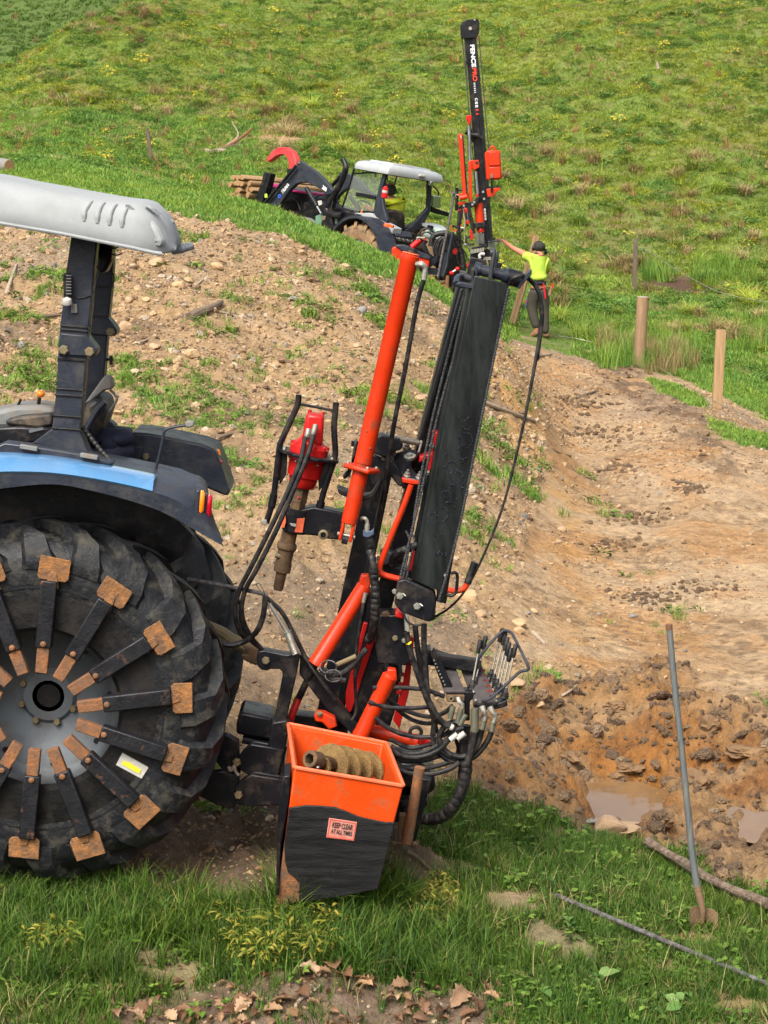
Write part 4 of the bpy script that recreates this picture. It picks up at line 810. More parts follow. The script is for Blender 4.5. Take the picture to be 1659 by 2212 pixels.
# --- orange hydraulic cylinder
CA, CB = Z6(313, 165, 8.86), Z4(632, 822, 8.86)
def on(t): return CA.lerp(CB, t)
mb = MB(); L_ = (CB - CA).length
mb.lathe(CA, CB - CA, [(-0.012, 0.010), (-0.012, 0.030), (-0.004, 0.0385), (0.0, 0.0385), (0.022, 0.0385), (0.024, 0.0375), (L_ * 0.77, 0.0375), (L_ * 0.77, 0.034), (L_ - 0.004, 0.034), (L_, 0.028)], 28); cy = mb.build('hydraulic_cylinder', OR, rig)
mb = MB(); mb.lathe(CA, CB - CA, [(-0.0155, 0.034), (-0.0125, 0.036)], 28); mb.build('end_cap', 'faded_orange', cy)
mb = MB(); mb.lathe(CA, CA - CB, [(0.012, 0.011), (0.026, 0.011), (0.026, 0.006)], 10); mb.build('grease_nipple', 'auger_steel', cy)
ax = (CA - CB).normalized(); sx = ax.cross(YV).normalized()
fc = CA.lerp(CB, 0.80); fx = (sx * 0.9 + YV * 0.45).normalized(); fy = (ax.cross(fx)).normalized()
mb = MB(); mb.prism([fc + fx * 0.062 + fy * 0.056, fc - fx * 0.062 + fy * 0.056, fc - fx * 0.062 - fy * 0.056, fc + fx * 0.062 - fy * 0.056], ax * 0.022); fl = mb.build('flange', OR, cy, bevel=0.008)
for i, j in ((1, 1), (-1, 1), (-1, -1), (1, -1)): rbolt(fc + fx * 0.047 * i + fy * 0.042 * j + ax * 0.022, cy, 0.008, 0.008, tuple(ax))
for s_ in (-1, 1):
    a = CB + sx * 0.022 * s_; mb = MB(); mb.beam(a + ax * 0.01, a - ax * 0.075, 0.014, 0.04); mb.build('clevis', OR, cy, bevel=0.005)
mb = MB(); mb.cyl(CB - ax * 0.052 - sx * 0.038, CB - ax * 0.052 + sx * 0.038, 0.009); mb.build('clevis_pin', 'zinc', cy)
mb = MB(); mb.cyl(CB - ax * 0.07 - sx * 0.013, CB - ax * 0.07 + sx * 0.013, 0.02); mb.build('eye', 'hose_rubber', cy)
for (x, y, rr) in ((428, 190, 10), (462, 365, 13), (375, 420, 9), (425, 200, 6)):
    mb = MB(); p = C5(x, y, 8.86 - 0.0377); mb.ball(p, 0.0021 * rr / 6, 0.0012, 0.002 * rr / 6, 8, 6); mb.build('paint_chip', 'rusty_steel', cy)
# its hoses and fittings
rt('elbow_fitting', 'zinc', [(345, 205, 8.84), (372, 205, 8.83), (390, 225, 8.83), (388, 262, 8.83)], Z6, [0.012, 0.014, 0.011, 0.011]); rt('ferrule', 'zinc', [(389, 250, 8.83), (384, 285, 8.83)], Z6, 0.0125, smooth=0)
rt('hydraulic_hose', 'hose_rubber', [(384, 285, 8.83), (345, 430, 8.84), (285, 760, 8.86), (225, 1060, 8.9), (190, 1300, 8.95), (160, 1480, 9.0), (120, 1640, 9.05)], Z6, 0.010)
rt('elbow_fitting', 'zinc', [(370, 1085, 8.88), (405, 1080, 8.86), (430, 1110, 8.86), (432, 1150, 8.86)], C5, 0.008); rt('ferrule', 'zinc', [(432, 1140, 8.86), (428, 1220, 8.86)], C5, 0.011, smooth=0)
mat('blue_clamp', (0.05, 0.07, 0.11), 0.5)
rp('hose_clamp', 'blue_clamp', [(390, 1205), (470, 1215), (500, 1185), (500, 1245), (440, 1280), (385, 1265)], C5, 8.85, 0.03, 0.003)
rt('wrapped_hose', 'hose_rubber', [(455, 1290, 8.88), (465, 1420, 8.88), (490, 1560, 8.86), (510, 1750, 8.86), (515, 1950, 8.86), (505, 2140, 8.88), (480, 2260, 8.92), (440, 2330, 8.95)], C5, 0.019, wrap=0.075, pitch=0.026, n=12)
# --- clamp plates behind the cylinder, spring
rp('clamp_plate', BK, [(520, 250), (580, 225), (760, 270), (800, 340), (780, 380), (700, 400), (640, 470), (560, 440), (500, 420)], C5, 9.02, 0.10)
rp('clamp_plate', BK, [(480, 420), (620, 480), (650, 600), (560, 780), (450, 740), (440, 560)], C5, 9.08, 0.12)
def slabtop(name, pts, Y, lean, th, m=BK):
    """a plate seen from above at a slant: its outline on a plane leaning away from the viewer"""
    v = [C5(x, y, Y + (700 - y) * lean) for x, y in pts]; mb = MB(); mb.prism(v, (-0.004, 0.01, -th)); return mb.build(name, m, rig, bevel=0.004)
sp = slabtop('swivel_plate', [(700, 470), (720, 410), (800, 385), (900, 375), (960, 400), (945, 455), (890, 490), (880, 540), (925, 610), (990, 690), (800, 665), (770, 600), (720, 540)], 8.93, 0.0006, 0.05)
rp('swivel_base', BK, [(700, 500), (780, 610), (790, 660), (830, 780), (740, 740), (660, 640), (680, 560)], C5, 8.98, 0.12)
rp('red_shim', OR, [(785, 665), (985, 705), (980, 740), (900, 735), (790, 715)], C5, 8.93, 0.06, 0.004)
mb = MB(); mb.lathe(C5(866, 455, 9.02), (-0.1, -0.35, 1), [(-0.01, 0.02), (0, 0.026), (0.006, 0.026), (0.007, 0.012), (0.016, 0.012)], 20); mb.build('washer', 'zinc', rig)
for x, y, r_ in ((840, 640, 0.012), (963, 660, 0.012), (690, 420, 0.011), (610, 450, 0.011), (835, 350, 0.012)):
    mb = MB(); p = C5(x, y, 8.93 + (700 - y) * 0.0006); mb.lathe(p, (0.15, -0.3, 1), [(-0.015, r_ * 1.4), (0, r_ * 1.4), (0.002, r_), (0.012, r_), (0.013, r_ * 0.5), (0.026, r_ * 0.5)], 8); mb.build('bolt', 'zinc', rig)
rt('eye_stud', 'zinc', [(600, 300, 9.1), (625, 190, 9.1)], C5, 0.006, smooth=0); rt('stud_base', BK, [(585, 365, 9.09), (598, 290, 9.1)], C5, 0.015, smooth=0)
def spring(name, a, b, r, turns, wr, parent, m='zinc'):
    d = (b - a); x = d.orthogonal().normalized(); y = d.normalized().cross(x); N = turns * 10
    mb = MB(); mb.tube([a + d * (i / N) + (x * math.cos(i * 0.6283) + y * math.sin(i * 0.6283)) * r for i in range(N + 1)], wr, 5, 0); return mb.build(name, m, parent)
spring('coil_spring', C5(645, 248, 9.1), C5(960, 312, 9.1), 0.011, 30, 0.0026, rig)
rt('spring_hook', 'zinc', [(960, 310, 9.1), (985, 295, 9.1), (975, 340, 9.08), (955, 410, 9.05)], C5, 0.005)
rp('black_guide', BK, [(300, 290), (335, 300), (320, 420), (260, 640), (190, 690), (180, 650), (260, 560)], C5, 9.0, 0.06); mb = MB(); mb.cyl(C5(310, 345, 9.03), C5(312, 290, 9.03), 0.018); mb.build('guide_cap', BK, rig)
rp('flange_bracket', BK, [(120, 760), (200, 790), (340, 860), (470, 840), (560, 700), (560, 780), (480, 880), (340, 920), (140, 830)], C5, 8.90, 0.10)
# --- orange handle rod
rt('control_rod', OR, [(880, 740, 8.92), (800, 960, 8.92), (700, 1200, 8.92), (590, 1480, 8.92), (560, 1580, 8.92), (575, 1640, 8.92), (640, 1670, 8.92), (790, 1705, 8.9)], C5, 0.0125)
hd = rt('handle', OR, [(1255, 1810, 8.84), (1340, 1822, 8.84), (1420, 1795, 8.84), (1460, 1730, 8.84)], C5, 0.0125)
rt('handle_grip', 'hose_rubber', [(1455, 1745, 8.84), (1530, 1530, 8.84)], C5, 0.016, hd, smooth=0, n=12)
rt('hand_loop', BK, [(1285, 1640, 8.83), (1330, 1635, 8.83), (1352, 1680, 8.83), (1335, 1830, 8.83), (1290, 1870, 8.83), (1240, 1860, 8.83)], C5, 0.007)
rbolt(C5(1235, 1665, 8.86), None, 0.01, 0.012)
# --- lower pulley block
rp('pulley_block', BK, [(740, 1720), (820, 1700), (1100, 1830), (1130, 1900), (1110, 2100), (1060, 2140), (940, 2100), (780, 2040), (710, 1960), (720, 1860)], C5, 8.80, 0.03, 0.006)
rp('pulley_block', BK, [(790, 1700), (860, 1690), (1120, 1810), (1140, 1900), (1120, 2120), (1060, 2140), (960, 2100)], C5, 8.90, 0.03, 0.006)
rp('pulley_wheel', 'auger_steel', [(1060, 1980), (1130, 1980), (1130, 2060), (1060, 2130)], C5, 8.82, 0.08)
for x, y in ((765, 1870), (940, 1975)):
    mb = MB(); mb.lathe(C5(x, y, 8.80), (0, -1, 0), [(0, 0.016), (0.01, 0.016), (0.01, 0.012), (0.02, 0.012)], 6); mb.build('bolt', 'zinc', rig); mb = MB(); mb.cyl(C5(x + 30, y - 20, 8.79), C5(x + 60, y + 5, 8.78), 0.004); mb.build('split_pin', 'zinc', rig)
rbolt(C5(710, 1825, 8.82), None, 0.012, 0.014); rp('red_block', RD, [(720, 2030), (800, 2050), (800, 2110), (715, 2090)], C5, 8.85, 0.1)
# --- carriage below the block
rp('carriage', BK, [(850, 190), (970, 190), (985, 330), (1000, 340), (1010, 400), (980, 430), (840, 420), (830, 330)], Z5, 8.95, 0.16); rbolt(Z5(925, 298, 8.95), None, 0.013, 0.014, m='old_bolt'); rbolt(Z5(968, 310, 8.95))
rp('carriage_lug', BK, [(870, 400), (890, 400), (905, 500), (880, 520)], Z5, 8.95, 0.03); rp('carriage_lug', BK, [(935, 400), (955, 400), (960, 480), (945, 500)], Z5, 8.95, 0.03)
rp('lock_dial', 'auger_steel', [(860, 180), (890, 170), (905, 195), (885, 210), (860, 205)], Z5, 8.95, 0.03)
rp('carriage_neck', BK, [(760, 0), (800, 60), (860, 220), (780, 380), (700, 420), (650, 400), (730, 120)], Z5, 9.3, 0.05)
# --- tilt rams
def ram(name, a, b, r, m=OR, rod=None):
    mb = MB(); d = b - a; L_ = d.length; mb.lathe(a, d, [(0, r * 0.7), (0.01, r), (L_ - 0.02, r), (L_ - 0.015, r * 1.06), (L_, r * 1.06)], 22); o = mb.build(name, m, rig)
    if rod: mb = MB(); mb.cyl(b, rod, r * 0.5); mb.build('ram_rod', 'black_paint', o)
    return o
ram('tilt_ram', Z5(785, 45, 9.05), Z5(548, 425, 9.0), 0.034)
ram('tilt_ram', Z5(470, 575, 9.12), Z5(425, 690, 9.12), 0.017, RD); rt('ram_rod', BK, [(545, 425, 9.05), (470, 580, 9.1)], Z5, 0.016, smooth=0)
rp('ram_eye', OR, [(765, 0), (800, 0), (810, 40), (800, 70), (765, 70), (755, 30)], Z5, 9.02, 0.05)
rt('ram_fitting', 'zinc', [(785, 85, 8.98), (775, 130, 8.98)], Z5, 0.009, smooth=0); rt('hydraulic_hose', 'hose_rubber', [(775, 130, 8.98), (765, 200, 8.98), (745, 330, 9.0), (735, 480, 9.0), (740, 640, 9.0), (720, 690, 9.0)], Z5, 0.0075)
ram('side_ram', Z5(905, 470, 8.88), Z5(758, 765, 8.92), 0.034); rp('ram_eye', OR, [(890, 445), (930, 450), (935, 500), (900, 530), (880, 500)], Z5, 8.87, 0.05)
ram('swing_ram', Z5(800, 735, 9.0), Z5(1030, 788, 9.0), 0.030); rp('ram_end', RD, [(1030, 772), (1090, 785), (1095, 805), (1080, 812), (1030, 805)], Z5, 8.98, 0.04); rt('ram_fitting', 'zinc', [(980, 815, 8.96), (1030, 815, 8.96)], Z5, 0.008, smooth=0)
rp('red_upright', RD, [(775, 225), (850, 240), (720, 640), (690, 680), (690, 560)], Z5, 9.2, 0.02, 0.003); rp('red_upright', RD, [(1000, 290), (1015, 300), (990, 560), (945, 730), (915, 690), (960, 520)], Z5, 9.1, 0.02, 0.003)
rp('mast_foot', BK, [(780, 330), (840, 400), (960, 430), (940, 600), (900, 720), (690, 720), (690, 640)], Z5, 9.22, 0.06)
for y in (470, 515, 555): rbolt(Z5(962 - (y - 470) * 0.25, y, 9.1), None, 0.011, 0.01, m=RD)
ry = rp('clevis_link', OR, [(540, 665), (560, 652), (590, 655), (640, 680), (650, 720), (610, 735), (580, 700), (545, 695)], Z5, 8.98, 0.06); mb = MB(); mb.lathe(Z5(568, 664, 8.98), (0, -0.4, 1), [(0, 0.012), (0.012, 0.012)], 12); mb.build('pin', 'old_bolt', ry)
# --- auger drive
AY = 9.15
def auger_drive():
    at, ab = C4(545, 270, AY), C4(185, 2030, AY); d = (ab - at).normalized(); s = d.cross(YV).normalized()
    def pt(x, y): return C4(x, y, AY)
    def ln(y): k = (y - 270) / (2030 - 270.0); return at.lerp(ab, k)
    mb = MB(); mb.prism(px([(455, 270), (640, 290), (620, 620), (400, 600), (430, 420)], C4, AY - 0.055), (0, 0.11, 0)); mo = mb.build('auger_motor', RD, rig, bevel=0.015)
    for x, y in ((488, 260), (620, 285), (470, 325), (606, 345)):
        mb = MB(); mb.lathe(C4(x, y + 15, AY - (0.03 if y > 300 else -0.03)), -d, [(0, 0.009), (0.012, 0.009), (0.02, 0.006)], 8); mb.build('motor_bolt', RD, mo)
    c = C4(478, 690, AY); mb = MB(); mb.lathe(c, d, [(-0.075, 0.045), (-0.06, 0.052), (-0.03, 0.085), (0.0, 0.085)], 28); mb.build('motor_flange', RD, mo)
    for k in range(10):
        a = 2 * math.pi * k / 10; x_ = s; y_ = d.cross(s)
        mb = MB(); p = c + (x_ * math.cos(a) + y_ * math.sin(a)) * 0.075 - d * 0.03; mb.lathe(p, -d, [(0, 0.010), (0.012, 0.010), (0.016, 0.006)], 8); mb.build('flange_bolt', RD, mo)
    x_ = s; y_ = d.cross(s).normalized()
    hexp = [c + x_ * a + y_ * b for a, b in ((0.135, -0.04), (0.135, 0.04), (0.05, 0.12), (-0.06, 0.12), (-0.135, 0.04), (-0.135, -0.04), (-0.06, -0.12), (0.05, -0.12))]
    mb = MB(); mb.prism([p - d * 0.002 for p in hexp], d * 0.014); hp = mb.build('mount_plate', BK, mo, bevel=0.003)
    for a, b in ((0.105, 0.035), (0.105, -0.035), (-0.105, 0.035), (-0.105, -0.035), (0.0, -0.1), (0.06, -0.09), (-0.06, -0.09)): rbolt(c + x_ * a + y_ * b - d * 0.002, mo, 0.009, 0.008, tuple(-d))
    g = c + d * 0.014
    mb = MB(); mb.lathe(g, d, [(0, 0.084), (0.012, 0.086), (0.02, 0.078), (0.085, 0.074), (0.09, 0.064), (0.125, 0.058), (0.135, 0.05)], 30); gb = mb.build('gearbox', RD, rig)
    for k in range(5):
        a = 2 * math.pi * k / 5 - 1.6; p = g + d * 0.02 + (x_ * math.cos(a) + y_ * math.sin(a)) * 0.079; rbolt(p, gb, 0.006, 0.006, tuple((x_ * math.cos(a) + y_ * math.sin(a))))
    mb = MB(); mb.lathe(g + d * 0.13, d, [(0, 0.036), (0.07, 0.036), (0.07, 0.033), (0.12, 0.033)], 6); sh = mb.build('drive_shaft', 'auger_steel', rig, smooth=20)
    mb = MB(); p = C4(376, 1148, AY - 0.036); mb.ball(p, 0.006, 0.002, 0.005, 8, 5); mb.build('paint_dot', RD, sh)
    # arm with ring
    r0 = C4(385, 1262, AY)
    mb = MB(); mb.lathe(r0, d, [(0, 0.048), (0, 0.062), (0.01, 0.062), (0.03, 0.06), (0.10, 0.058), (0.105, 0.05), (0.105, 0.03), (0.02, 0.046)], 28, cap=False); rg = mb.build('guide_ring', 'sleeve_black', rig)
    mb = MB(); mb.prism(px([(400, 1270), (530, 1240), (830, 1300), (870, 1330), (840, 1590), (690, 1580), (560, 1545), (380, 1530), (220, 1500)], C4, AY - 0.05), (0, 0.10, 0)); am = mb.build('auger_arm', BK, rig, bevel=0.008)
    for pts in ([(205, 1335), (238, 1330), (242, 1400), (225, 1460), (185, 1450)], [(360, 1365), (440, 1360), (415, 1510), (330, 1505), (350, 1450)]):
        mb = MB(); mb.prism(px(pts, C4, AY - 0.062), (0, 0.012, 0)); mb.build('peeling_sticker', 'faded_orange', am)
    mb = MB(); mb.prism(px([(285, 1415), (350, 1420), (345, 1450), (300, 1440)], C4, AY - 0.0625), (0, 0.01, 0)); mb.build('sticker_scrap', 'sticker_white', am)
    mb = MB(); mb.lathe(C4(632, 1530, AY - 0.052), (0, -1, 0), [(0, 0.018), (0.004, 0.022), (0.008, 0.012)], 14, cap=False); mb.build('weld_eye', 'old_bolt', am)
    # tool below
    t0 = C4(285, 1500, AY)
    mb = MB(); mb.lathe(t0, d, [(0, 0.034), (0.05, 0.034), (0.05, 0.040), (0.06, 0.044), (0.075, 0.044), (0.085, 0.036), (0.13, 0.034), (0.15, 0.038), (0.18, 0.038), (0.185, 0.024)], 20); tl = mb.build('auger_coupling', 'auger_steel', rig)
    mb = MB(); mb.lathe(t0 + d * 0.18, d, [(0, 0.024), (0.075, 0.022), (0.085, 0.018)], 16); mb.build('coupling_stub', 'auger_steel', tl)
    mb = MB(); mb.cyl(C4(135, 1745, AY - 0.02), C4(190, 1760, AY - 0.02), 0.012); mb.build('cross_pin', 'old_bolt', tl)
    # guard hoop
    for pts in ([(378, 75), (365, 180), (300, 330), (205, 540), (178, 620), (150, 860), (120, 1110), (95, 1230), (40, 1410)], [(765, 155), (758, 250), (745, 400), (752, 560), (758, 690), (735, 790), (690, 930), (640, 1080), (595, 1250)]):
        rt('guard_bar', BK, [(x, y, AY - 0.03) for x, y in pts], C4, 0.0135)
    rt('guard_cross_bar', BK, [(385, 172, AY - 0.03), (735, 238, AY - 0.03)], C4, 0.006, smooth=0)
    for a, b, r_ in (((120, 1110), (92, 1250), 0.017), ((612, 1185), (590, 1270), 0.0185)): rt('guard_socket', BK, [(*a, AY - 0.03), (*b, AY - 0.03)], C4, r_, smooth=0, n=14)
    rp('guard_rib', BK, [(185, 600), (260, 700), (250, 900), (185, 1010), (140, 860)], C4, AY - 0.02, 0.012, 0.003); rp('guard_rib', BK, [(640, 790), (750, 720), (735, 790), (660, 1000), (585, 1080), (580, 960)], C4, AY - 0.02, 0.012, 0.003)
    rbolt(C4(20, 1400, AY - 0.04), None, 0.014, 0.014)
    for a, b in (((480, 430), (455, 545)), ((555, 385), (515, 530))):
        rt('hose_fitting', 'zinc', [(*a, AY - 0.085), ((a[0] + b[0]) / 2, (a[1] + b[1]) / 2, AY - 0.09), (*b, AY - 0.09)], C4, [0.012, 0.0125, 0.0095], n=12)
auger_drive()
rt('hydraulic_hose', 'hose_rubber', [(410, 380, 9.05), (385, 500, 9.02), (320, 660, 9.0), (230, 850, 8.98), (130, 1050, 8.98), (75, 1160, 8.98), (50, 1270, 8.98), (70, 1360, 9.0), (110, 1420, 9.05)], Z4, 0.0105)
rt('hydraulic_hose', 'hose_rubber', [(452, 370, 9.05), (420, 480, 9.02), (350, 650, 9.0), (265, 850, 8.97), (165, 1050, 8.97), (105, 1160, 8.97), (85, 1270, 8.97), (120, 1380, 9.0), (200, 1480, 9.05)], Z4, 0.0105)
# --- hoses to the tractor
rt('steel_pipe', 'bar_steel', [(-60, 20, 9.0), (60, 40, 9.0), (200, 68, 9.0), (300, 90, 9.0), (318, 105, 9.0)], Z5, 0.009)
rt('hydraulic_hose', 'hose_rubber', [(310, 100, 8.98), (300, 190, 8.98), (270, 265, 8.98), (210, 315, 9.0), (130, 332, 9.0), (60, 290, 9.0)], Z5, 0.0125)
rt('hydraulic_hose', 'hose_rubber', [(200, 120, 9.1), (195, 220, 9.1), (240, 310, 9.1), (290, 350, 9.1)], Z5, 0.008)
rt('hydraulic_hose', 'hose_rubber', [(318, 110, 9.02), (390, 180, 9.02), (450, 290, 9.02), (500, 390, 9.02), (560, 480, 9.0), (640, 590, 9.0)], Z5, 0.010)
rt('steel_hose_end', 'zinc', [(330, 135, 8.99), (400, 250, 8.99), (425, 290, 8.99)], Z5, [0.007, 0.009, 0.013]); spring('hose_spring', Z5(412, 265, 8.99), Z5(452, 372, 8.99), 0.0155, 16, 0.003, rig)
rt('wire_tie', 'wire_rope', [(320, 120, 8.97), (285, 45, 8.97), (268, 48, 8.97), (290, 80, 8.97)], Z5, 0.0018); rt('wire_tie', 'wire_rope', [(320, 120, 8.97), (325, 160, 8.97)], Z5, 0.0018)
for cx_, cy_, rx_, ry_ in ((608, 435, 40, 30), (632, 478, 38, 28)):
    mb = MB(); mb.tube([Z5(cx_ + rx_ * math.cos(a * 0.5236), cy_ + ry_ * math.sin(a * 0.5236), 8.9 + 0.01 * math.sin(a)) for a in range(13)], 0.0028, 6, 3); mb.build('ring_clip', 'bar_steel', rig)
rt('pipe_end', 'old_bolt', [(650, 425, 8.92), (740, 385, 8.92)], Z5, 0.011, smooth=0)
for q in ([(570, 440), (600, 465), (640, 480)], [(590, 450), (640, 470), (700, 450), (790, 350)], [(570, 460), (620, 490), (690, 500)]): rt('hydraulic_hose', 'hose_rubber', [(x, y, 8.93) for x, y in q], Z5, 0.013)
# --- control valve bank
VY = 8.85
rb_('valve_arm', BK, Z5(1040, 385, VY + 0.12), Z5(1330, 430, VY + 0.12), 0.055, 0.055)
rp('valve_arm_flange', BK, [(1075, 355), (1095, 355), (1100, 420), (1080, 425)], Z5, VY + 0.08, 0.12)
def leanplate(name, pts, S, Y, lean, th, m=BK, yref=0, bevel=0.003, parent=None):
    v = [S(x, y, Y + (yref - y) * lean) for x, y in pts]; n = Vector((0.0, 0.35, -0.94)); mb = MB(); mb.prism(v, n * th); return mb.build(name, m, parent or rig, bevel=bevel)
vb = leanplate('valve_bracket', [(545, 930), (725, 985), (810, 1240), (860, 1340), (660, 1340), (535, 960)], C2, VY, 0.00055, 0.012, BK, 1340)
rp('bracket_rail', BK, [(520, 985), (560, 925), (575, 950), (735, 1290), (720, 1340), (660, 1350)], C2, VY + 0.02, 0.02, 0.003, vb)
for k in range(8): rbolt(C2(560 + 14.5 * k, 1045 + 33 * k, VY + 0.018), vb, 0.004, 0.006, m='zinc')
vp = leanplate('valve_plate', [(815, 1120), (1000, 1065), (1160, 1420), (1150, 1450), (930, 1445), (935, 1330), (880, 1280)], C2, VY - 0.02, 0.00055, 0.014, 'slate_paint', 1440)
mat('decal_red', (0.22, 0.03, 0.025), 0.6, 0, (0.03, 0.025, 0.025), 0.5, 90, 0.1)
mat('smudged_black', (0.022, 0.021, 0.023), 0.5, 0, (0.075, 0.06, 0.055), 0.5, 25, 0.3, 0.1, 60)
for o_ in (vb, vp): o_.data.materials[0] = MATS['smudged_black']
for x, y in ((685, 1335), (835, 1335), (935, 1350), (955, 1430), (1150, 1435), (635, 1208), (800, 1210)): rbolt(C2(x, y, VY - 0.03 + (1440 - y) * 0.00055), vp, 0.0065, 0.007, (0, -0.4, 0.9))
for x, y in ((770, 1265), (800, 1310), (1020, 1140), (1040, 1190), (1045, 1235), (1070, 1290), (1090, 1335), (1110, 1385)):
    yy = VY - 0.026 + (1440 - y) * 0.00055; mb = MB(); mb.beam(C2(x - 26, y, yy), C2(x + 26, y + 2, yy), 0.010, 0.002); mb.build('lever_decal', 'decal_red', vp)
vbody = rp('valve_body', BK, [(680, 1350), (930, 1340), (940, 1400), (900, 1440), (900, 1620), (850, 1620), (850, 1450), (680, 1440)], C2, VY + 0.01, 0.09, 0.006)
rp('valve_body', BK, [(930, 1455), (1160, 1455), (1250, 1420), (1260, 1480), (1160, 1510), (940, 1520)], C2, VY - 0.01, 0.1, 0.006); rp('port_block', 'auger_steel', [(680, 1375), (850, 1375), (850, 1440), (680, 1440)], C2, VY - 0.005, 0.03, 0.004, vbody)
mb = MB(); mb.lathe(C2(722, 1408, VY - 0.006), (0, -1, 0), [(0, 0.012), (0.006, 0.012), (0.006, 0.006), (0.0, 0.006)], 14); mb.build('port', 'old_bolt', vbody)
LEV = [((925, 1255), (990, 905)), ((955, 1225), (1040, 870)), ((1105, 1150), (1195, 800)), ((1130, 1195), (1225, 830)), ((1160, 1240), (1245, 880)), ((1180, 1280), (1262, 930)), ((1215, 1300), (1280, 985)), ((1240, 1330), (1325, 945))]
for k, (a, b) in enumerate(LEV):
    ya = VY - 0.01 + (1440 - a[1]) * 0.00055 - 0.02; yb = ya + 0.03
    A_, B_ = C2(*a, ya), C2(*b, yb); d = (B_ - A_).normalized(); lv = MB().cyl(A_, B_, 0.0042).build('lever', 'zinc', rig)
    mb = MB(); L_ = 0.062; mb.lathe(B_ - d * 0.035, d, [(0, 0.006), (0.006, 0.0095), (L_ - 0.008, 0.0105), (L_, 0.006)], 12); mb.build('lever_knob', 'hose_rubber', lv)
    mb = MB(); mb.lathe(A_ - d * 0.035, d, [(0, 0.019), (0.01, 0.017), (0.012, 0.021), (0.02, 0.014), (0.022, 0.017), (0.03, 0.010), (0.045, 0.007)], 14); mb.build('lever_boot', 'hose_rubber', lv)
rt('guard_rail', 'slate_paint', [(1010, 1430, VY - 0.03), (1080, 1415, VY - 0.04), (1140, 1370, VY - 0.04), (1280, 1240, VY - 0.02), (1375, 1155, VY), (1440, 1140, VY), (1455, 1105, VY + 0.02), (1400, 990, VY + 0.06), (1330, 850, VY + 0.1), (1290, 785, VY + 0.12), (1225, 765, VY + 0.12), (1150, 820, VY + 0.11), (1040, 950, VY + 0.1), (960, 1060, VY + 0.1)], C2, 0.0065)
# fittings below the valves and their looping hoses
def fitting(pts, r): rt('elbow_fitting', 'zinc', pts, C2, r)
fitting([(785, 1400, VY - 0.01), (800, 1440, VY - 0.02), (825, 1470, VY - 0.02), (820, 1520, VY - 0.02)], 0.010)
mat('ferrule_metal', (0.12, 0.125, 0.095), 0.5, 0.5, (0.2, 0.17, 0.1), 0.4, 30, 0.2, 0.1)
FER = [((815, 1500), (785, 1640)), ((740, 1480), (712, 1600)), ((945, 1500), (945, 1720)), ((1040, 1600), (1015, 1700)), ((1125, 1620), (1105, 1720)), ((860, 1560), (800, 1660))]
for a, b in FER: rt('ferrule', 'ferrule_metal', [(*a, VY - 0.02), (*b, VY - 0.02)], C2, 0.0125 if a[0] != 945 else 0.018, smooth=0, n=12)
fitting([(1015, 1485, VY - 0.02), (1030, 1530, VY - 0.03), (1045, 1570, VY - 0.03), (1038, 1620, VY - 0.03)], [0.015, 0.011, 0.008, 0.008]); fitting([(1090, 1490, VY - 0.02), (1115, 1540, VY - 0.03), (1140, 1580, VY - 0.03), (1122, 1640, VY - 0.03)], [0.015, 0.011, 0.009, 0.009])
H = 'hose_rubber'
HOSES2 = [   # x, y on the close-up sheet, metres ahead; radius
 ([(300, 780), (330, 940), (390, 1130), (450, 1300), (520, 1450), (580, 1560), (660, 1650), (730, 1680)], 8.80, 0.0125),
 ([(465, 700), (465, 900), (480, 1100), (490, 1300), (510, 1450), (560, 1570), (640, 1640), (720, 1650)], 8.83, 0.0125),
 ([(380, 720), (400, 900), (430, 1100), (470, 1350), (540, 1520), (560, 1640), (550, 1780), (590, 1900), (700, 1990), (820, 2010), (950, 1950), (1040, 1850), (1090, 1760), (1105, 1710)], 8.86, 0.0125),
 ([(1015, 1695), (990, 1800), (930, 1900), (830, 1960), (720, 1940), (640, 1870), (610, 1790), (640, 1700), (720, 1640), (785, 1630)], 8.84, 0.0125),
 ([(-20, 1305), (150, 1300), (330, 1310), (480, 1325), (580, 1360), (660, 1390)], 8.88, 0.0095),
 ([(-60, 1440), (120, 1490), (300, 1500), (480, 1490), (560, 1470)], 8.87, 0.0095),
 ([(100, 1400), (250, 1500), (400, 1560), (540, 1580), (660, 1540), (740, 1470)], 8.95, 0.0095),
 ([(140, 1440), (300, 1580), (450, 1640), (600, 1640)], 8.98, 0.0095),
 ([(0, 1590), (130, 1690), (320, 1760), (500, 1775), (640, 1760), (720, 1700)], 8.86, 0.010),
 ([(-60, 1500), (60, 1640), (230, 1740), (420, 1780)], 8.9, 0.0085),
 ([(150, 1860), (300, 1930), (450, 1920), (600, 1850), (720, 1760), (800, 1650)], 8.85, 0.0105),
 ([(160, 1900), (280, 1960), (450, 1960), (600, 1900), (700, 1800), (760, 1720), (840, 1680)], 8.83, 0.0105),
 ([(170, 1960), (300, 2000), (480, 1990), (640, 1940)], 8.88, 0.0105),
 ([(190, 2030), (320, 2070), (520, 2060), (680, 2020), (790, 1960)], 8.86, 0.0105),
 ([(200, 2070), (350, 2120), (560, 2120), (720, 2070), (800, 2010)], 8.83, 0.0105),
 ([(140, 1790), (300, 1870), (420, 1870), (560, 1830)], 8.88, 0.0095),
 ([(945, 1715), (930, 1800), (905, 1900), (880, 2010)], 8.83, 0.017),
 ([(860, 1660), (850, 1780), (840, 1900), (830, 2010)], 8.88, 0.022),
 ([(780, 1720), (770, 1800), (790, 1880), (760, 1970), (700, 2020)], 8.9, 0.0085),
 ([(570, 1640), (590, 1720), (640, 1760)], 8.9, 0.0085),
 ([(330, 1760), (340, 1700), (400, 1680), (440, 1720), (420, 1780)], 8.95, 0.008),
 ([(270, 600), (310, 680), (380, 715), (440, 705)], 8.78, 0.005),
]
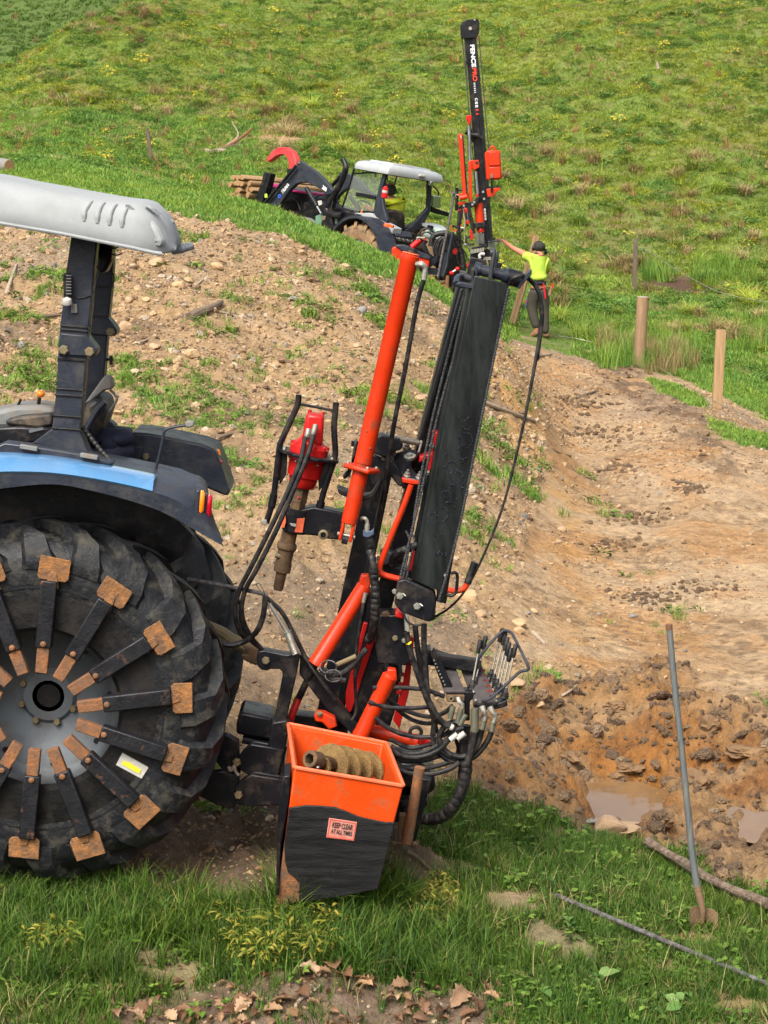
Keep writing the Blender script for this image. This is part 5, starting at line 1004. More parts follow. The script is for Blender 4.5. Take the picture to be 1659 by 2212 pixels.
for pts, Y, r_ in HOSES2: rt('hydraulic_hose', H, [(x, y, Y) for x, y in pts], C2, r_)
for pts in ([(285, 610), (300, 660), (310, 760)],): rt('hose_fitting', 'zinc', [(x, y, 8.79) for x, y in pts], C2, [0.009, 0.011, 0.013])
for a, b in (((715, 1800), (780, 1745)), ((780, 1790), (850, 1735))): rt('hose_tag', 'sticker_white', [(*a, 8.81), (*b, 8.81)], C2, 0.0125, smooth=0, n=12)
rt('yellow_band', 'ink_yellow', [(314, 875, 8.80), (326, 890, 8.80)], C2, 0.0135, smooth=0); rt('yellow_band', 'sticker_white', [(712, 1672, 8.80), (735, 1685, 8.80)], C2, 0.0135, smooth=0)
rt('wrapped_hose', H, [(1262, 880, 8.84), (1260, 940, 8.84), (1235, 1030, 8.84), (1190, 1110, 8.86), (1120, 1155, 8.9), (1040, 1150, 8.95), (985, 1110, 9.0), (960, 1060, 9.0)], Z5, 0.026, wrap=0.06, pitch=0.03, n=12)
rt('stand_leg', BK, [(1250, 740, 8.9), (1245, 900, 8.9), (1240, 960, 8.9)], Z5, 0.018)
rt('wrapped_hose', H, [(690, 1560, 9.0), (700, 1480, 8.98), (760, 1420, 8.96), (850, 1390, 8.95), (950, 1350, 8.94)], C5, 0.017, wrap=0.07, pitch=0.025)
rp('column_lug', 'slate_paint', [(565, 1430), (640, 1420), (720, 1450), (710, 1500), (640, 1560), (560, 1560)], C5, 9.02, 0.1)
rp('column_collar', BK, [(530, 1500), (720, 1580), (890, 1620), (890, 1690), (760, 1690), (600, 1700), (540, 1680)], C5, 9.05, 0.12)
# --- tool bin
def tool_bin():
    # plan frame of the bin in space: near-left, near-right, far-right, far-left rim corners
    FLc, FRc, BRc, BLc = Z5(447, 912, 8.30), Z5(965, 1000, 8.30), Z5(885, 797, 8.86), Z5(418, 705, 8.88)
    fl, frr = Z5(368, 1530, 8.36), Z5(846, 1475, 8.36); bl, brr = fl + Vector((0.045, 0.5, 0.0)), frr + Vector((-0.06, 0.5, 0))
    nr_ = (frr - fl).cross(FLc - fl).normalized(); s0, e0_ = Z5(965, 1000, 8.0), Z5(965, 1000, 9.0); FRc = s0 + (e0_ - s0) * ((fl - s0).dot(nr_) / (e0_ - s0).dot(nr_))
    T = [FLc, FRc, BRc, BLc]; Bm = [fl, frr, brr, bl]; cT = sum(T, Vector()) / 4; cB = sum(Bm, Vector()) / 4
    inn = lambda p, c, k: p + (c - p).normalized() * k
    Ti = [inn(p, cT, 0.026) for p in T]; Bi = [inn(p, cB, 0.03) + Vector((0, 0, 0.03)) for p in Bm]
    mb = MB(); vs = T + Bm + Ti + Bi; fs = []
    for i in range(4):
        j = (i + 1) % 4; fs += [(i, j, 4 + j, 4 + i), (8 + j, 8 + i, 12 + i, 12 + j), (j, i, 8 + i, 8 + j)]
    fs += [(4, 5, 6, 7), (15, 14, 13, 12)]; mb.add(vs, fs); bn = mb.build('tool_bin', 'box_orange', rig, bevel=0.008)
    # rim lips
    for i in range(4):
        mb = MB(); mb.beam(T[i] * 0.98 + Ti[i] * 0.02, T[(i + 1) % 4] * 0.98 + Ti[(i + 1) % 4] * 0.02, 0.016, 0.014); mb.build('rim', 'faded_orange', bn, bevel=0.005)
    # rubber flap on the near face with a wavy top edge
    def face(a, b):                                             # a: 0 left..1 right, b: 0 top..1 bottom on the near face
        return FLc.lerp(FRc, a).lerp(fl.lerp(frr, a), b)
    nrm = (frr - fl).cross(FLc - fl).normalized(); nrm = nrm if nrm.y < 0 else -nrm
    topw = [(0.0, 0.30), (0.06, 0.288), (0.15, 0.270), (0.3, 0.262), (0.42, 0.262), (0.52, 0.285), (0.66, 0.325), (0.8, 0.345), (0.92, 0.358), (1.0, 0.352)]
    ol = [face(a, b) + nrm * 0.012 for a, b in topw] + [face(a, b) + nrm * 0.012 for a, b in ((1.0, 0.7), (1.0, 1.02), (0.6, 1.05), (0.22, 1.05), (0.20, 0.9), (0.14, 0.84), (0.07, 0.80), (0.03, 0.72), (0.0, 0.6))]
    mb = MB(); mb.prism(ol, nrm * -0.011); fp = mb.build('rubber_flap', 'rubber_flap', bn, bevel=0.003)
    mb = MB(); ol = [face(a, b) + nrm * 0.004 for a, b in ((-0.004, 0.55), (0.03, 0.72), (0.07, 0.80), (0.15, 0.84), (0.21, 0.9), (0.22, 1.05), (-0.004, 1.05))]; mb.prism(ol, nrm * -0.003); mb.build('rust_stain', 'rusty_steel', bn)
    mb = MB(); mb.prism(px([(393, 955), (428, 950), (420, 1080), (382, 1290), (374, 1520), (360, 1520), (364, 1300), (372, 1090)], Z5, 8.33), (0, 0.2, 0)); mb.build('bin_hanger', 'black_paint', bn, bevel=0.004)
    # warning sticker
    q = [(612, 1152), (745, 1172), (730, 1262), (598, 1245)]
    def onface(x, y, lift):
        s_ = Z5(x, y, 8.0); e = Z5(x, y, 9.0); d = e - s_; k = (fl + nrm * lift - s_).dot(nrm) / d.dot(nrm); return s_ + d * k
    mb = MB(); mb.prism([onface(x, y, 0.016) for x, y in q], nrm * -0.003); stk = mb.build('warning_sticker', 'sticker_pink', bn, bevel=0.002)
    a, b, c, d = [onface(x, y, 0.018) for x, y in ((626, 1196), (722, 1210), (719, 1237), (619, 1223))]
    u_ = (onface(626, 1170, 0.018) - a)
    text_mesh('lettering', 'KEEP CLEAR', 'ink_black', bn, a, b, u_, (u_.length), (b - a).length, nrm, 0.001, bold=0.02)
    u2 = onface(622, 1200, 0.018) - d; text_mesh('lettering', 'AT ALL TIMES', 'ink_black', bn, d, c, u2, u2.length * 0.88, (c - d).length, nrm, 0.001, bold=0.02)
    for i in range(4):
        p, q_ = [onface(x, y, 0.0175) for x, y in ((618, 1158), (739, 1177), (725, 1256), (604, 1240))][i], [onface(x, y, 0.0175) for x, y in ((618, 1158), (739, 1177), (725, 1256), (604, 1240))][(i + 1) % 4]
        mb = MB(); mb.beam(p, q_, 0.0018, 0.001); mb.build('sticker_border', 'ink_red', bn)
    # stake pocket tube and bracket
    mb = MB(); a, b = Z5(1042, 912, 8.55), Z5(982, 1268, 8.58); mb.lathe(a, b - a, [(0, 0.016), (0, 0.022), ((b - a).length, 0.022), ((b - a).length, 0.016)], 18); mb.build('stake_tube', 'rusty_steel', rig)
    mb = MB(); mb.beam(Z5(960, 1130, 8.62), Z5(955, 1260, 8.62), 0.03, 0.04); mb.build('stake_bracket', 'auger_steel', rig, bevel=0.004)
    mb = MB(); mb.beam(Z5(1075, 960, 8.7), Z5(1000, 1250, 8.72), 0.04, 0.05); mb.build('stake_post', BK, rig, bevel=0.004)
    return T, Bm
BIN_T, BIN_B = tool_bin()
# --- auger bit lying in the bin
def auger_bit():
    a, b = Z5(518, 872, 8.42), Z5(800, 930, 8.72); d = (b - a).normalized(); L_ = (b - a).length
    ab = thing('auger_bit', 'muddy spiral auger bit with hexagonal socket lying in the orange tool bin', 'auger bit', a)
    x = d.orthogonal().normalized(); y = d.cross(x)
    mb = MB(); n = 6; vs = []; ring = []
    def circ(c, r, n=24, ph=0): return [c + (x * math.cos(2 * math.pi * i / n + ph) + y * math.sin(2 * math.pi * i / n + ph)) * r for i in range(n)]
    hexv = []
    for i in range(24):
        an = 2 * math.pi * i / 24; k = (an % (math.pi / 3)) - math.pi / 6; rr = 0.021 / math.cos(k); hexv.append(a + (x * math.cos(an) + y * math.sin(an)) * rr)
    mb.loft([[p + d * 0.07 for p in hexv], hexv, circ(a, 0.034), circ(a + d * 0.004, 0.037), circ(a + d * 0.06, 0.037), circ(a + d * 0.075, 0.028), circ(a + d * L_, 0.026)], caps=False); mb.build('socket', 'auger_steel', ab)
    mb = MB(); turns = 4.2; N = 110; lo = []
    for i in range(N + 1):
        t = i / N; an = 2 * math.pi * turns * t; c = a + d * (0.075 + (L_ - 0.075) * t); e = x * math.cos(an) + y * math.sin(an); R1 = 0.082 * min(1, 0.35 + t * 5) * random.uniform(0.97, 1.03)
        lo.append([c + e * 0.024 - d * 0.008, c + e * R1 - d * 0.006, c + e * R1 + d * 0.007, c + e * 0.024 + d * 0.01])
    mb.loft(lo); mb.build('flighting', 'auger_mud', ab)
    mb = MB(); mb.cyl(a + d * 0.03 + y * 0.03, a + d * 0.03 + y * 0.044, 0.008); mb.build('grub_screw', 'zinc', ab)
auger_bit()
# ================================================================== FAR TRACTOR
psi, q_, r_l = R(40), R(13), R(5)
FW = Vector((-math.sin(psi) * math.cos(q_), math.cos(psi) * math.cos(q_), math.sin(q_)))
LT = Vector((-math.cos(psi), -math.sin(psi), 0)) * math.cos(r_l) + Vector((0, 0, math.sin(r_l))); LT = (LT - FW * LT.dot(FW)).normalized(); UP = FW.cross(LT)
FO = P(853, 478, 39.0) - FW * 0.15 - UP * 1.42
def Lc(a, b, c): return FO + FW * a + LT * b + UP * c
def onb(S, x, y, b):
    """sight line through sheet position meets the far tractor's fore-and-aft plane b metres left of its middle"""
    s = S(x, y, 30.0); e = S(x, y, 45.0); d = e - s; return s + d * ((FO + LT * b - s).dot(LT) / d.dot(LT))
def ona(S, x, y, a):
    s = S(x, y, 30.0); e = S(x, y, 45.0); d = e - s; return s + d * ((FO + FW * a - s).dot(FW) / d.dot(FW))
ft = thing('tractor', 'far tractor with silver canopy and black front loader climbing beyond the bank', 'tractor', tuple(Lc(0, 0, 0)))
def fb(name, m, pts, b, th, bevel=0.01, S=B5, parent=None):
    mb = MB(); mb.prism([onb(S, x, y, b) for x, y in pts], LT * -th); return mb.build(name, m, parent or ft, bevel=bevel)
def fa(name, m, pts, a, th, bevel=0.01, S=B5, parent=None):
    mb = MB(); mb.prism([ona(S, x, y, a) for x, y in pts], FW * th); return mb.build(name, m, parent or ft, bevel=bevel)
def ftube(name, m, pts, r, b=None, a=None, S=B5, parent=None, **k):
    mb = MB(); mb.tube([(onb(S, x, y, b) if b is not None else ona(S, x, y, a)) for x, y in pts], r, **k); return mb.build(name, m, parent or ft)
def lug_tyre(c, ax, rad, wd, N, parent, muddy='far_tyre'):
    ax = Vector(ax).normalized(); x = UP - ax * UP.dot(ax); x.normalize(); y = ax.cross(x); mb = MB()
    mb.lathe(c - ax * wd / 2, ax, [(0.05, rad * 0.55), (0, rad * 0.72), (0.02, rad * 0.88), (0.08, rad * 0.94), (wd / 2, rad * 0.95), (wd - 0.08, rad * 0.94), (wd - 0.02, rad * 0.88), (wd, rad * 0.72), (wd - 0.05, rad * 0.55)], 40, cap=False)
    for k in range(N):
        for s in (-1, 1):
            t0 = 2 * math.pi * (k + (0.5 if s > 0 else 0)) / N; lo = []
            for f, dr, dth, hw in ((-0.06, 0.95, 0.22, 0.03), (0.25, 0.945, 0.1, 0.035), (0.42, 0.93, 0.02, 0.045), (0.5, 0.86, -0.02, 0.05)):
                th = t0 + dth; n = x * math.cos(th) + y * math.sin(th); tg = -x * math.sin(th) + y * math.cos(th); p = c + ax * (s * f * wd) + n * rad * dr
                h = 0.05 * rad / 0.66 if f < 0.49 else 0.015
                lo.append([p - tg * hw - n * 0.02, p - tg * hw * 0.8 + n * h, p + tg * hw * 0.8 + n * h, p + tg * hw - n * 0.02])
            mb.loft(lo)
    return mb.build('tyre', muddy, parent, smooth=35)
mat('far_tyre', (0.07, 0.06, 0.05), 0.9, 0, (0.26, 0.16, 0.075), 0.56, 5, 0.12, 0.4, 20, 0.3)
for b, c, a, rad, wd in ((0.72, 0.68, 0, 0.68, 0.42), (-0.72, 0.68, 0, 0.68, 0.42), (0.62, 0.47, 1.95, 0.47, 0.3), (-0.62, 0.47, 1.95, 0.47, 0.3)):
    wh = bpy.data.objects.new('wheel', None); COL.objects.link(wh); wh.parent = ft; wh.location = Lc(a, b, c) - ft.location
    lug_tyre(Lc(a, b, c), LT, rad, wd, 14, wh); mb = MB(); mb.lathe(Lc(a, b, c) - LT * wd * 0.3, LT, [(0, rad * 0.1), (0.02, rad * 0.55), (wd * 0.6, rad * 0.55), (wd * 0.6 + 0.01, rad * 0.1)], 24); mb.build('rim', 'tractor_silver', wh)
def arch(name, a0, b0, b1, c0, rad, t0, t1, m, th=0.05):
    mb = MB(); lo = []
    for i in range(13):
        t = R(t0 + (t1 - t0) * i / 12); e = FW * math.cos(t) + UP * math.sin(t); p = Lc(a0, 0, c0)
        lo.append([p + LT * b0 + e * (rad + th), p + LT * b1 + e * (rad + th), p + LT * b1 + e * rad, p + LT * b0 + e * rad])
    mb.loft(lo); return mb.build(name, m, ft, smooth=30)
arch('mudguard', 0, 0.96, 0.55, 0.68, 0.74, 15, 172, 'slate_paint'); arch('mudguard', 0, -0.55, -0.96, 0.68, 0.74, 15, 172, 'tractor_silver'); arch('mudguard', 1.95, 0.8, 0.46, 0.47, 0.51, 20, 165, 'grey_plastic', 0.03); arch('mudguard', 1.95, -0.46, -0.8, 0.47, 0.51, 20, 165, 'grey_plastic', 0.03)
fb('mudguard_panel', 'tractor_silver', [(850, 500), (960, 500), (1010, 540), (1120, 600), (1110, 640), (1010, 615), (960, 560), (900, 515)], 0.56, 0.2); fb('rear_panel', 'slate_paint', [(1010, 620), (1120, 615), (1135, 650), (1110, 710), (1030, 700), (1000, 660)], 0.5, 0.4)
mb = MB(); mb.beam(ona(B5, 1062, 580, -0.55), ona(B5, 1106, 588, -0.55), 0.075, 0.05, UP); mb.build('tail_lamp', 'lit_lamp', ft, bevel=0.01); mb = MB(); mb.beam(ona(B5, 1058, 579, -0.53), ona(B5, 1111, 590, -0.53), 0.095, 0.05, UP); mb.build('lamp_housing', 'black_paint', ft, bevel=0.008)
# body
mb = MB(); mb.prism([Lc(0.8, 0.3, 0.75), Lc(2.5, 0.26, 0.75), Lc(2.55, 0.24, 1.2), Lc(2.2, 0.27, 1.3), Lc(0.9, 0.3, 1.38)], LT * -0.56); mb.build('bonnet', 'black_paint', ft, bevel=0.05)
mb = MB(); mb.prism([Lc(-0.5, 0.3, 0.5), Lc(2.4, 0.22, 0.5), Lc(2.4, 0.22, 0.8), Lc(-0.5, 0.3, 0.85)], LT * -0.5); mb.build('chassis', 'black_paint', ft, bevel=0.02)
mb = MB(); mb.prism([Lc(-0.25, 0.5, 0.95), Lc(1.1, 0.5, 0.9), Lc(1.1, 0.5, 1.0), Lc(-0.25, 0.5, 1.05)], LT * -1.0); mb.build('cab_floor', 'black_paint', ft, bevel=0.01)
fb('green_panel', 'tractor_green', [(600, 520), (640, 505), (640, 560), (630, 580), (595, 575)], 0.42, 0.04); fb('green_panel', 'tractor_green', [(700, 530), (745, 520), (740, 570), (705, 585)], 0.42, 0.04)
# cab frame
fb('roll_bar', 'slate_paint', [(1045, 235), (1070, 235), (1040, 330), (1042, 400), (1055, 480), (1075, 550), (1070, 565), (1000, 520), (985, 500), (990, 440), (1010, 370)], 0.52, 0.07)
fa('roll_bar', 'slate_paint', [(1350, 290), (1375, 290), (1372, 400), (1365, 490), (1310, 600), (1250, 630), (1195, 620), (1240, 590), (1320, 500), (1345, 470), (1350, 400)], 0.02, 0.07)
ftube('windscreen_frame', 'black_paint', [(858, 205), (835, 290), (800, 400), (778, 468), (850, 488)], 0.018, b=0.5, smooth=0, n=6); ftube('windscreen_frame', 'black_paint', [(1140, 255), (1118, 330), (1100, 400)], 0.016, a=1.15, smooth=0, n=6)
ftube('windscreen_frame', 'black_paint', [(850, 240), (930, 235), (1000, 232), (1060, 240)], 0.014, b=0.5, smooth=0, n=6)
mb = MB(); gl = [onb(B5, 850, 240, 0.49), onb(B5, 1040, 240, 0.49), onb(B5, 1010, 370, 0.49), onb(B5, 985, 490, 0.49), onb(B5, 850, 485, 0.49), onb(B5, 782, 465, 0.49)]; mb.prism(gl, LT * -0.006); mb.build('side_window', 'cab_glass', ft, smooth=0)
mb = MB(); mb.beam(onb(B5, 870, 375, 0.52), onb(B5, 1000, 400, 0.52), 0.07, 0.03, LT); mb.build('door_bar', 'black_paint', ft, bevel=0.005)
mb = MB(); mb.beam(ona(B5, 1075, 255, 0.9), ona(B5, 1080, 290, 0.9), 0.02, 0.02); mb.build('wiper_motor', 'black_paint', ft); ftube('wiper', 'black_paint', [(1000, 235), (998, 262)], 0.02, b=0.47, smooth=0)
ftube('mirror_arm', 'black_paint', [(1380, 320), (1415, 360), (1416, 385)], 0.014, a=0.1); fa('mirror', 'mirror_glass', [(1380, 388), (1432, 392), (1434, 465), (1420, 470), (1378, 464)], 0.1, 0.05); fa('mudguard_bar', 'black_paint', [(1375, 455), (1400, 470), (1490, 500), (1485, 528), (1380, 500)], 0.1, 0.08)
# canopy
def far_canopy():
    edge = [(B5, 848, 186), (B5, 900, 205), (B5, 1060, 230), (B5, 1200, 258), (B5, 1345, 292), (B5, 1455, 302)]
    c0, c1, c2, c3 = ona(B5, 850, 195, 1.25), ona(B5, 1075, 238, -0.12), ona(B5, 1452, 300, -0.12), None
    fl = onb(B5, 850, 195, 0.62); rl = onb(B5, 1080, 236, 0.62); rr = ona(B5, 1455, 296, (rl - FO).dot(FW)); fr_ = fl + (rr - rl)
    cs = [fl, rl, rr, fr_]; cen = sum(cs, Vector()) / 4; n = (rl - fl).cross(rr - rl).normalized(); n = n if n.z > 0 else -n
    def ring(k, h):
        out = []
        for i in range(4):
            p, q0 = cs[i], cs[(i + 1) % 4]
            for t in (0.0, 0.06, 0.25, 0.5, 0.75, 0.94): out.append(cen + (p.lerp(q0, t) - cen) * (k if 0.0 < t else k * 0.97) + n * h)
        return out
    mb = MB(); mb.loft([ring(0.90, -0.03), ring(0.99, -0.02), ring(1.0, 0.015), ring(0.99, 0.06), ring(0.94, 0.115), ring(0.80, 0.15), ring(0.4, 0.17)]); c = mb.build('canopy', 'tractor_silver', ft, smooth=40)
    mb = MB(); mb.loft([ring(0.70, 0.14), ring(0.66, 0.185), ring(0.3, 0.19)]); mb.build('canopy_panel', 'tractor_silver', c)
    mb = MB(); mb.loft([ring(0.93, -0.035), ring(0.3, -0.04)]); mb.build('canopy_lining', 'black_paint', c)
    mb = MB(); mb.beam(rl.lerp(rr, 0.53) + n * 0.05 - FW * 0.02, rl.lerp(rr, 0.63) + n * 0.05 - FW * 0.02, 0.045, 0.04, UP); mb.build('marker_lamp', 'sticker_white', c, bevel=0.01)
    mb = MB(); mb.beam(rl.lerp(rr, 0.74) - n * 0.06, rl.lerp(rr, 0.80) - n * 0.06, 0.07, 0.08, UP); mb.build('work_lamp', 'chrome', c, bevel=0.01)
far_canopy()
# exhaust, loader
ftube('exhaust', 'black_paint', [(785, 145), (800, 180), (800, 215), (770, 300), (725, 385), (690, 445), (675, 470), (690, 500), (740, 515), (780, 520)], [0.045, 0.05, 0.055, 0.055, 0.055, 0.055, 0.06, 0.06, 0.06, 0.06], b=0.48, n=12)
fb('loader_arm', 'slate_paint', [(478, 160), (500, 155), (525, 175), (600, 225), (660, 285), (715, 350), (705, 375), (672, 380), (640, 350), (600, 325), (545, 300), (500, 300), (470, 308), (430, 345), (395, 395), (340, 480), (300, 500), (262, 478), (330, 370), (420, 250), (470, 205)], 0.55, 0.09, 0.012)
fb('loader_arm', 'slate_paint', [(762, 228), (800, 232), (860, 265), (920, 320), (985, 378), (960, 410), (900, 360), (840, 335), (790, 350), (750, 385), (720, 440), (690, 430), (720, 350), (745, 280)], -0.55, 0.09, 0.012)
fb('loader_post', 'black_paint', [(650, 370), (690, 380), (720, 400), (700, 500), (715, 600), (650, 600), (640, 540), (665, 470)], 0.5, 0.1); fb('tower_bolt', 'old_bolt', [(640, 520), (665, 520), (660, 550), (640, 550)], 0.52, 0.03)
ftube('link_rod', 'black_paint', [(470, 190), (380, 300), (265, 435)], 0.032, b=0.62, smooth=0); ftube('link_rod', 'black_paint', [(768, 255), (690, 345)], 0.035, b=-0.3, smooth=0)
lr = ftube('lift_ram', 'black_paint', [(540, 335), (610, 455)], 0.042, b=0.52, smooth=0, n=12); ftube('ram_rod', 'chrome', [(610, 455), (640, 505)], 0.022, b=0.52, smooth=0, parent=lr); ftube('lift_ram', 'black_paint', [(830, 390), (890, 480)], 0.035, b=-0.5, smooth=0, n=12)
fb('ram_tag', 'sticker_white', [(615, 420), (640, 418), (642, 445), (622, 452)], 0.57, 0.01, 0); fb('pivot_pin', 'old_bolt', [(478, 165), (492, 160), (498, 172), (484, 178)], 0.57, 0.02)
a_ = onb(B5, 385, 378, 0.553); b_ = onb(B5, 432, 318, 0.553); text_mesh('lettering', 'TRIMA', 'ink_white', ft, a_, b_, UP, 0.085, (b_ - a_).length, LT, 0.012, bold=0.02)
a_ = onb(B5, 645, 338, 0.553); b_ = onb(B5, 672, 362, 0.553); text_mesh('lettering', '280', 'ink_white', ft, a_, b_, UP + FW * 0.5, 0.075, (b_ - a_).length, LT, 0.012, bold=0.02)
mb = MB(); c_ = onb(B5, 362, 392, 0.56)
for k in range(5):
    an = 2 * math.pi * k / 5; mb.ball(c_ + FW * 0.03 * math.cos(an) + UP * 0.03 * math.sin(an), 0.018, 0.018, 0.018, 8, 6)
mb.build('emblem', 'ink_blue', ft)
mb = MB(); mb.ball(onb(B5, 287, 468, 0.56), 0.04, 0.04, 0.05, 10, 6); mb.build('pivot_cover', 'sticker_white', ft)
# grab
gb = fb('grab_frame', 'black_paint', [(258, 228), (300, 238), (285, 310), (250, 420), (235, 440), (185, 440), (215, 365), (240, 300)], 0.62, 0.14); fb('grab_side', 'black_paint', [(290, 310), (350, 320), (540, 360), (575, 400), (580, 480), (520, 530), (400, 520), (330, 480), (300, 470), (270, 440)], 0.2, 0.7, 0.03)
mat('grab_magenta', (0.35, 0.015, 0.11), 0.5)
fb('grab_edge', 'grab_magenta', [(285, 300), (345, 318), (345, 336), (290, 322)], 0.24, 0.5, 0.01); fb('grab_edge', 'grab_magenta', [(440, 345), (540, 360), (538, 375), (440, 360)], 0.24, 0.5, 0.01)
mb = MB(); lo = []
tip = [(278, 158), (296, 135), (325, 105), (360, 88), (395, 88), (425, 108), (443, 145), (448, 190), (440, 240)]; wd = [6, 15, 21, 24, 25, 25, 25, 24, 22]
for i, ((x, y), w_) in enumerate(zip(tip, wd)):
    x0, y0 = tip[max(i - 1, 0)]; x1, y1 = tip[min(i + 1, len(tip) - 1)]; L_ = math.hypot(x1 - x0, y1 - y0); nx, ny = -(y1 - y0) / L_, (x1 - x0) / L_
    p, q = onb(B5, x + nx * w_, y + ny * w_, 0.1), onb(B5, x - nx * w_, y - ny * w_, 0.1); lo.append([p, q, q - LT * 0.12, p - LT * 0.12])
mb.loft(lo); mb.build('grab_tine', 'grab_red', ft, bevel=0.012); fb('tine_bracket', 'black_paint', [(408, 210), (440, 205), (440, 245), (412, 248)], 0.12, 0.2)
fb('yellow_bung', 'lime_shirt', [(262, 375), (275, 372), (278, 398), (264, 400)], 0.64, 0.02, 0)
for pts in ([(400, 430), (440, 405), (480, 430), (500, 480)], [(440, 480), (480, 500), (540, 470), (560, 420)], [(300, 480), (340, 430), (420, 410)], [(560, 450), (600, 400), (640, 380)]): ftube('hydraulic_hose', 'hose_rubber', pts, 0.012, b=0.25)
fb('front_hitch', 'auger_steel', [(380, 490), (450, 490), (460, 520), (390, 525)], 0.3, 0.3)
# seat, steering wheel, rear clutter
fa('seat', 'seat_vinyl', [(1072, 540), (1078, 495), (1105, 480), (1150, 486), (1188, 500), (1194, 515), (1184, 580), (1168, 612), (1125, 605), (1090, 590)], 0.0, 0.10, 0.03); fa('seat_pan', 'seat_vinyl', [(1085, 570), (1190, 590), (1170, 630), (1090, 610)], 0.1, 0.4, 0.03)
mb = MB(); c_ = onb(B5, 940, 465, 0.1); st_ax = (FW * -0.5 + UP * 0.85).normalized(); mb.tube([c_ + (LT * math.cos(k * math.pi / 8) + st_ax.cross(LT) * math.sin(k * math.pi / 8)) * 0.18 for k in range(17)], 0.014, 6, 2); mb.build('steering_wheel', 'black_paint', ft)
fb('dash', 'black_paint', [(890, 480), (960, 480), (980, 510), (880, 520)], 0.2, 0.4)
ftube('gear_lever', 'amber_lens', [(905, 500), (912, 478)], 0.02, b=0.4, smooth=0)
mb = MB(); mb.beam(ona(B5, 1110, 620, -0.35), ona(B5, 1280, 665, -0.35), 0.09, 0.08); mb.build('rear_beam', 'black_paint', ft, bevel=0.01)
for k in range(12):
    x, y = random.uniform(1130, 1270), random.uniform(660, 700); ftube('hydraulic_hose', 'hose_rubber', [(x, y), (x + 25, y + random.uniform(-12, 12)), (x + 55, y + random.uniform(0, 22)), (x + 90, y + random.uniform(0, 30))], 0.014, a=-0.6, n=6)
for k in range(8):
    mb = MB(); mb.cyl(ona(B5, 1140 + 14 * k, 664 + 3 * k, -0.62), ona(B5, 1146 + 14 * k, 680 + 3 * k, -0.62), 0.016); mb.build('coupler', 'zinc' if k % 2 else 'bar_steel', ft)
mat('rim_green', (0.30, 0.38, 0.33), 0.45, 0, (0.2, 0.2, 0.16), 0.4, 6)
for x, y, r__ in ((1395, 645, 0.17), (1470, 690, 0.20)):
    mb = MB(); mb.ball(ona(B5, x, y, -0.25), r__ * 1.25, r__, r__ * 0.75, 16, 10); mb.build('hydraulic_tank', 'rim_green', ft)
mb = MB(); mb.lathe(ona(B5, 1362, 598, -0.3), UP, [(-0.02, 0.06), (0.03, 0.06), (0.04, 0.045)], 14); mb.build('tank_cap', 'black_paint', ft)
# fire extinguisher
fe_c = onb(B5, 1060, 400, 0.62); fe = thing('fire_extinguisher', 'small red fire extinguisher strapped to the cab pillar behind the driver', 'extinguisher', tuple(fe_c))
e0, e1 = onb(B5, 1056, 402, 0.62), onb(B5, 1068, 322, 0.62); mb = MB(); d = e1 - e0; L_ = d.length; mb.lathe(e0, d, [(0, 0.04), (0.015, 0.052), (L_ * 0.8, 0.052), (L_ * 0.92, 0.03), (L_, 0.018)], 18); mb.build('cylinder', 'extinguisher', fe)
mb = MB(); mb.beam(e1, e1 + d.normalized() * 0.05, 0.03, 0.05); mb.build('valve', 'black_paint', fe); mb = MB(); mb.lathe(e0 + d * 0.45, d, [(0, 0.053), (L_ * 0.2, 0.053)], 18); mb.build('label_band', 'sticker_white', fe)
# ------------------------------------------------------------------ fence posts held in the grab
BC = B5(100, 322, 41.6); AX = (-LT + FW * 0.12).normalized(); bx = FW * 0.75 + LT * 0.1 - UP * 0.1; bx = (bx - AX * bx.dot(AX)).normalized(); bz = bx.cross(AX); bz = bz if bz.z > 0 else -bz
bx = Vector((1, 0, 0)) - AX * AX.x; bx.normalize(); bz = Vector((0, 0, 1)) - AX * AX.z; bz = (bz - bx * bz.dot(bx)).normalized()
slots = [(i, j) for j in range(4) for i in range(5 - (1 if j == 3 else 0))]
words_ = ['bottom', 'second', 'third', 'top']; cw = ['leftmost', 'second from left', 'middle', 'second from right', 'rightmost']
for (i, j) in slots:
    rr = 0.062 * random.uniform(0.9, 1.05); c = BC + bx * ((i - 2) * 0.118 + (0.05 if j % 2 else 0) + random.uniform(-0.01, 0.01)) + bz * ((j - 1.6) * 0.112) + AX * random.uniform(-0.10, 0.10)
    ph = random.uniform(0, 6.28); prof = [(math.cos(t + ph) * rr, math.sin(t + ph) * rr) for t in (0, 0.5, 1.05, 1.57, 2.1, 2.64, 3.14)] + [(math.cos(ph + 4.2) * rr * 0.55, math.sin(ph + 4.2) * rr * 0.55), (math.cos(ph + 5.2) * rr * 0.55, math.sin(ph + 5.2) * rr * 0.55)]
    po = thing('fence_post', 'half-round timber post in the grab bundle, %s row, %s of its row' % (words_[j], cw[i]), 'fence post', tuple(c), 'timber posts held in the loader grab')
    mb = MB(); mb.prism([c + bx * a + bz * b for a, b in prof], AX * 2.3); mb.build('shaft', 'new_wood', po, bevel=0.006); mb = MB(); mb.prism([c + bx * a * 0.97 + bz * b * 0.97 - AX * 0.004 for a, b in prof], AX * 0.003); mb.build('cut_end', 'cut_end', po)
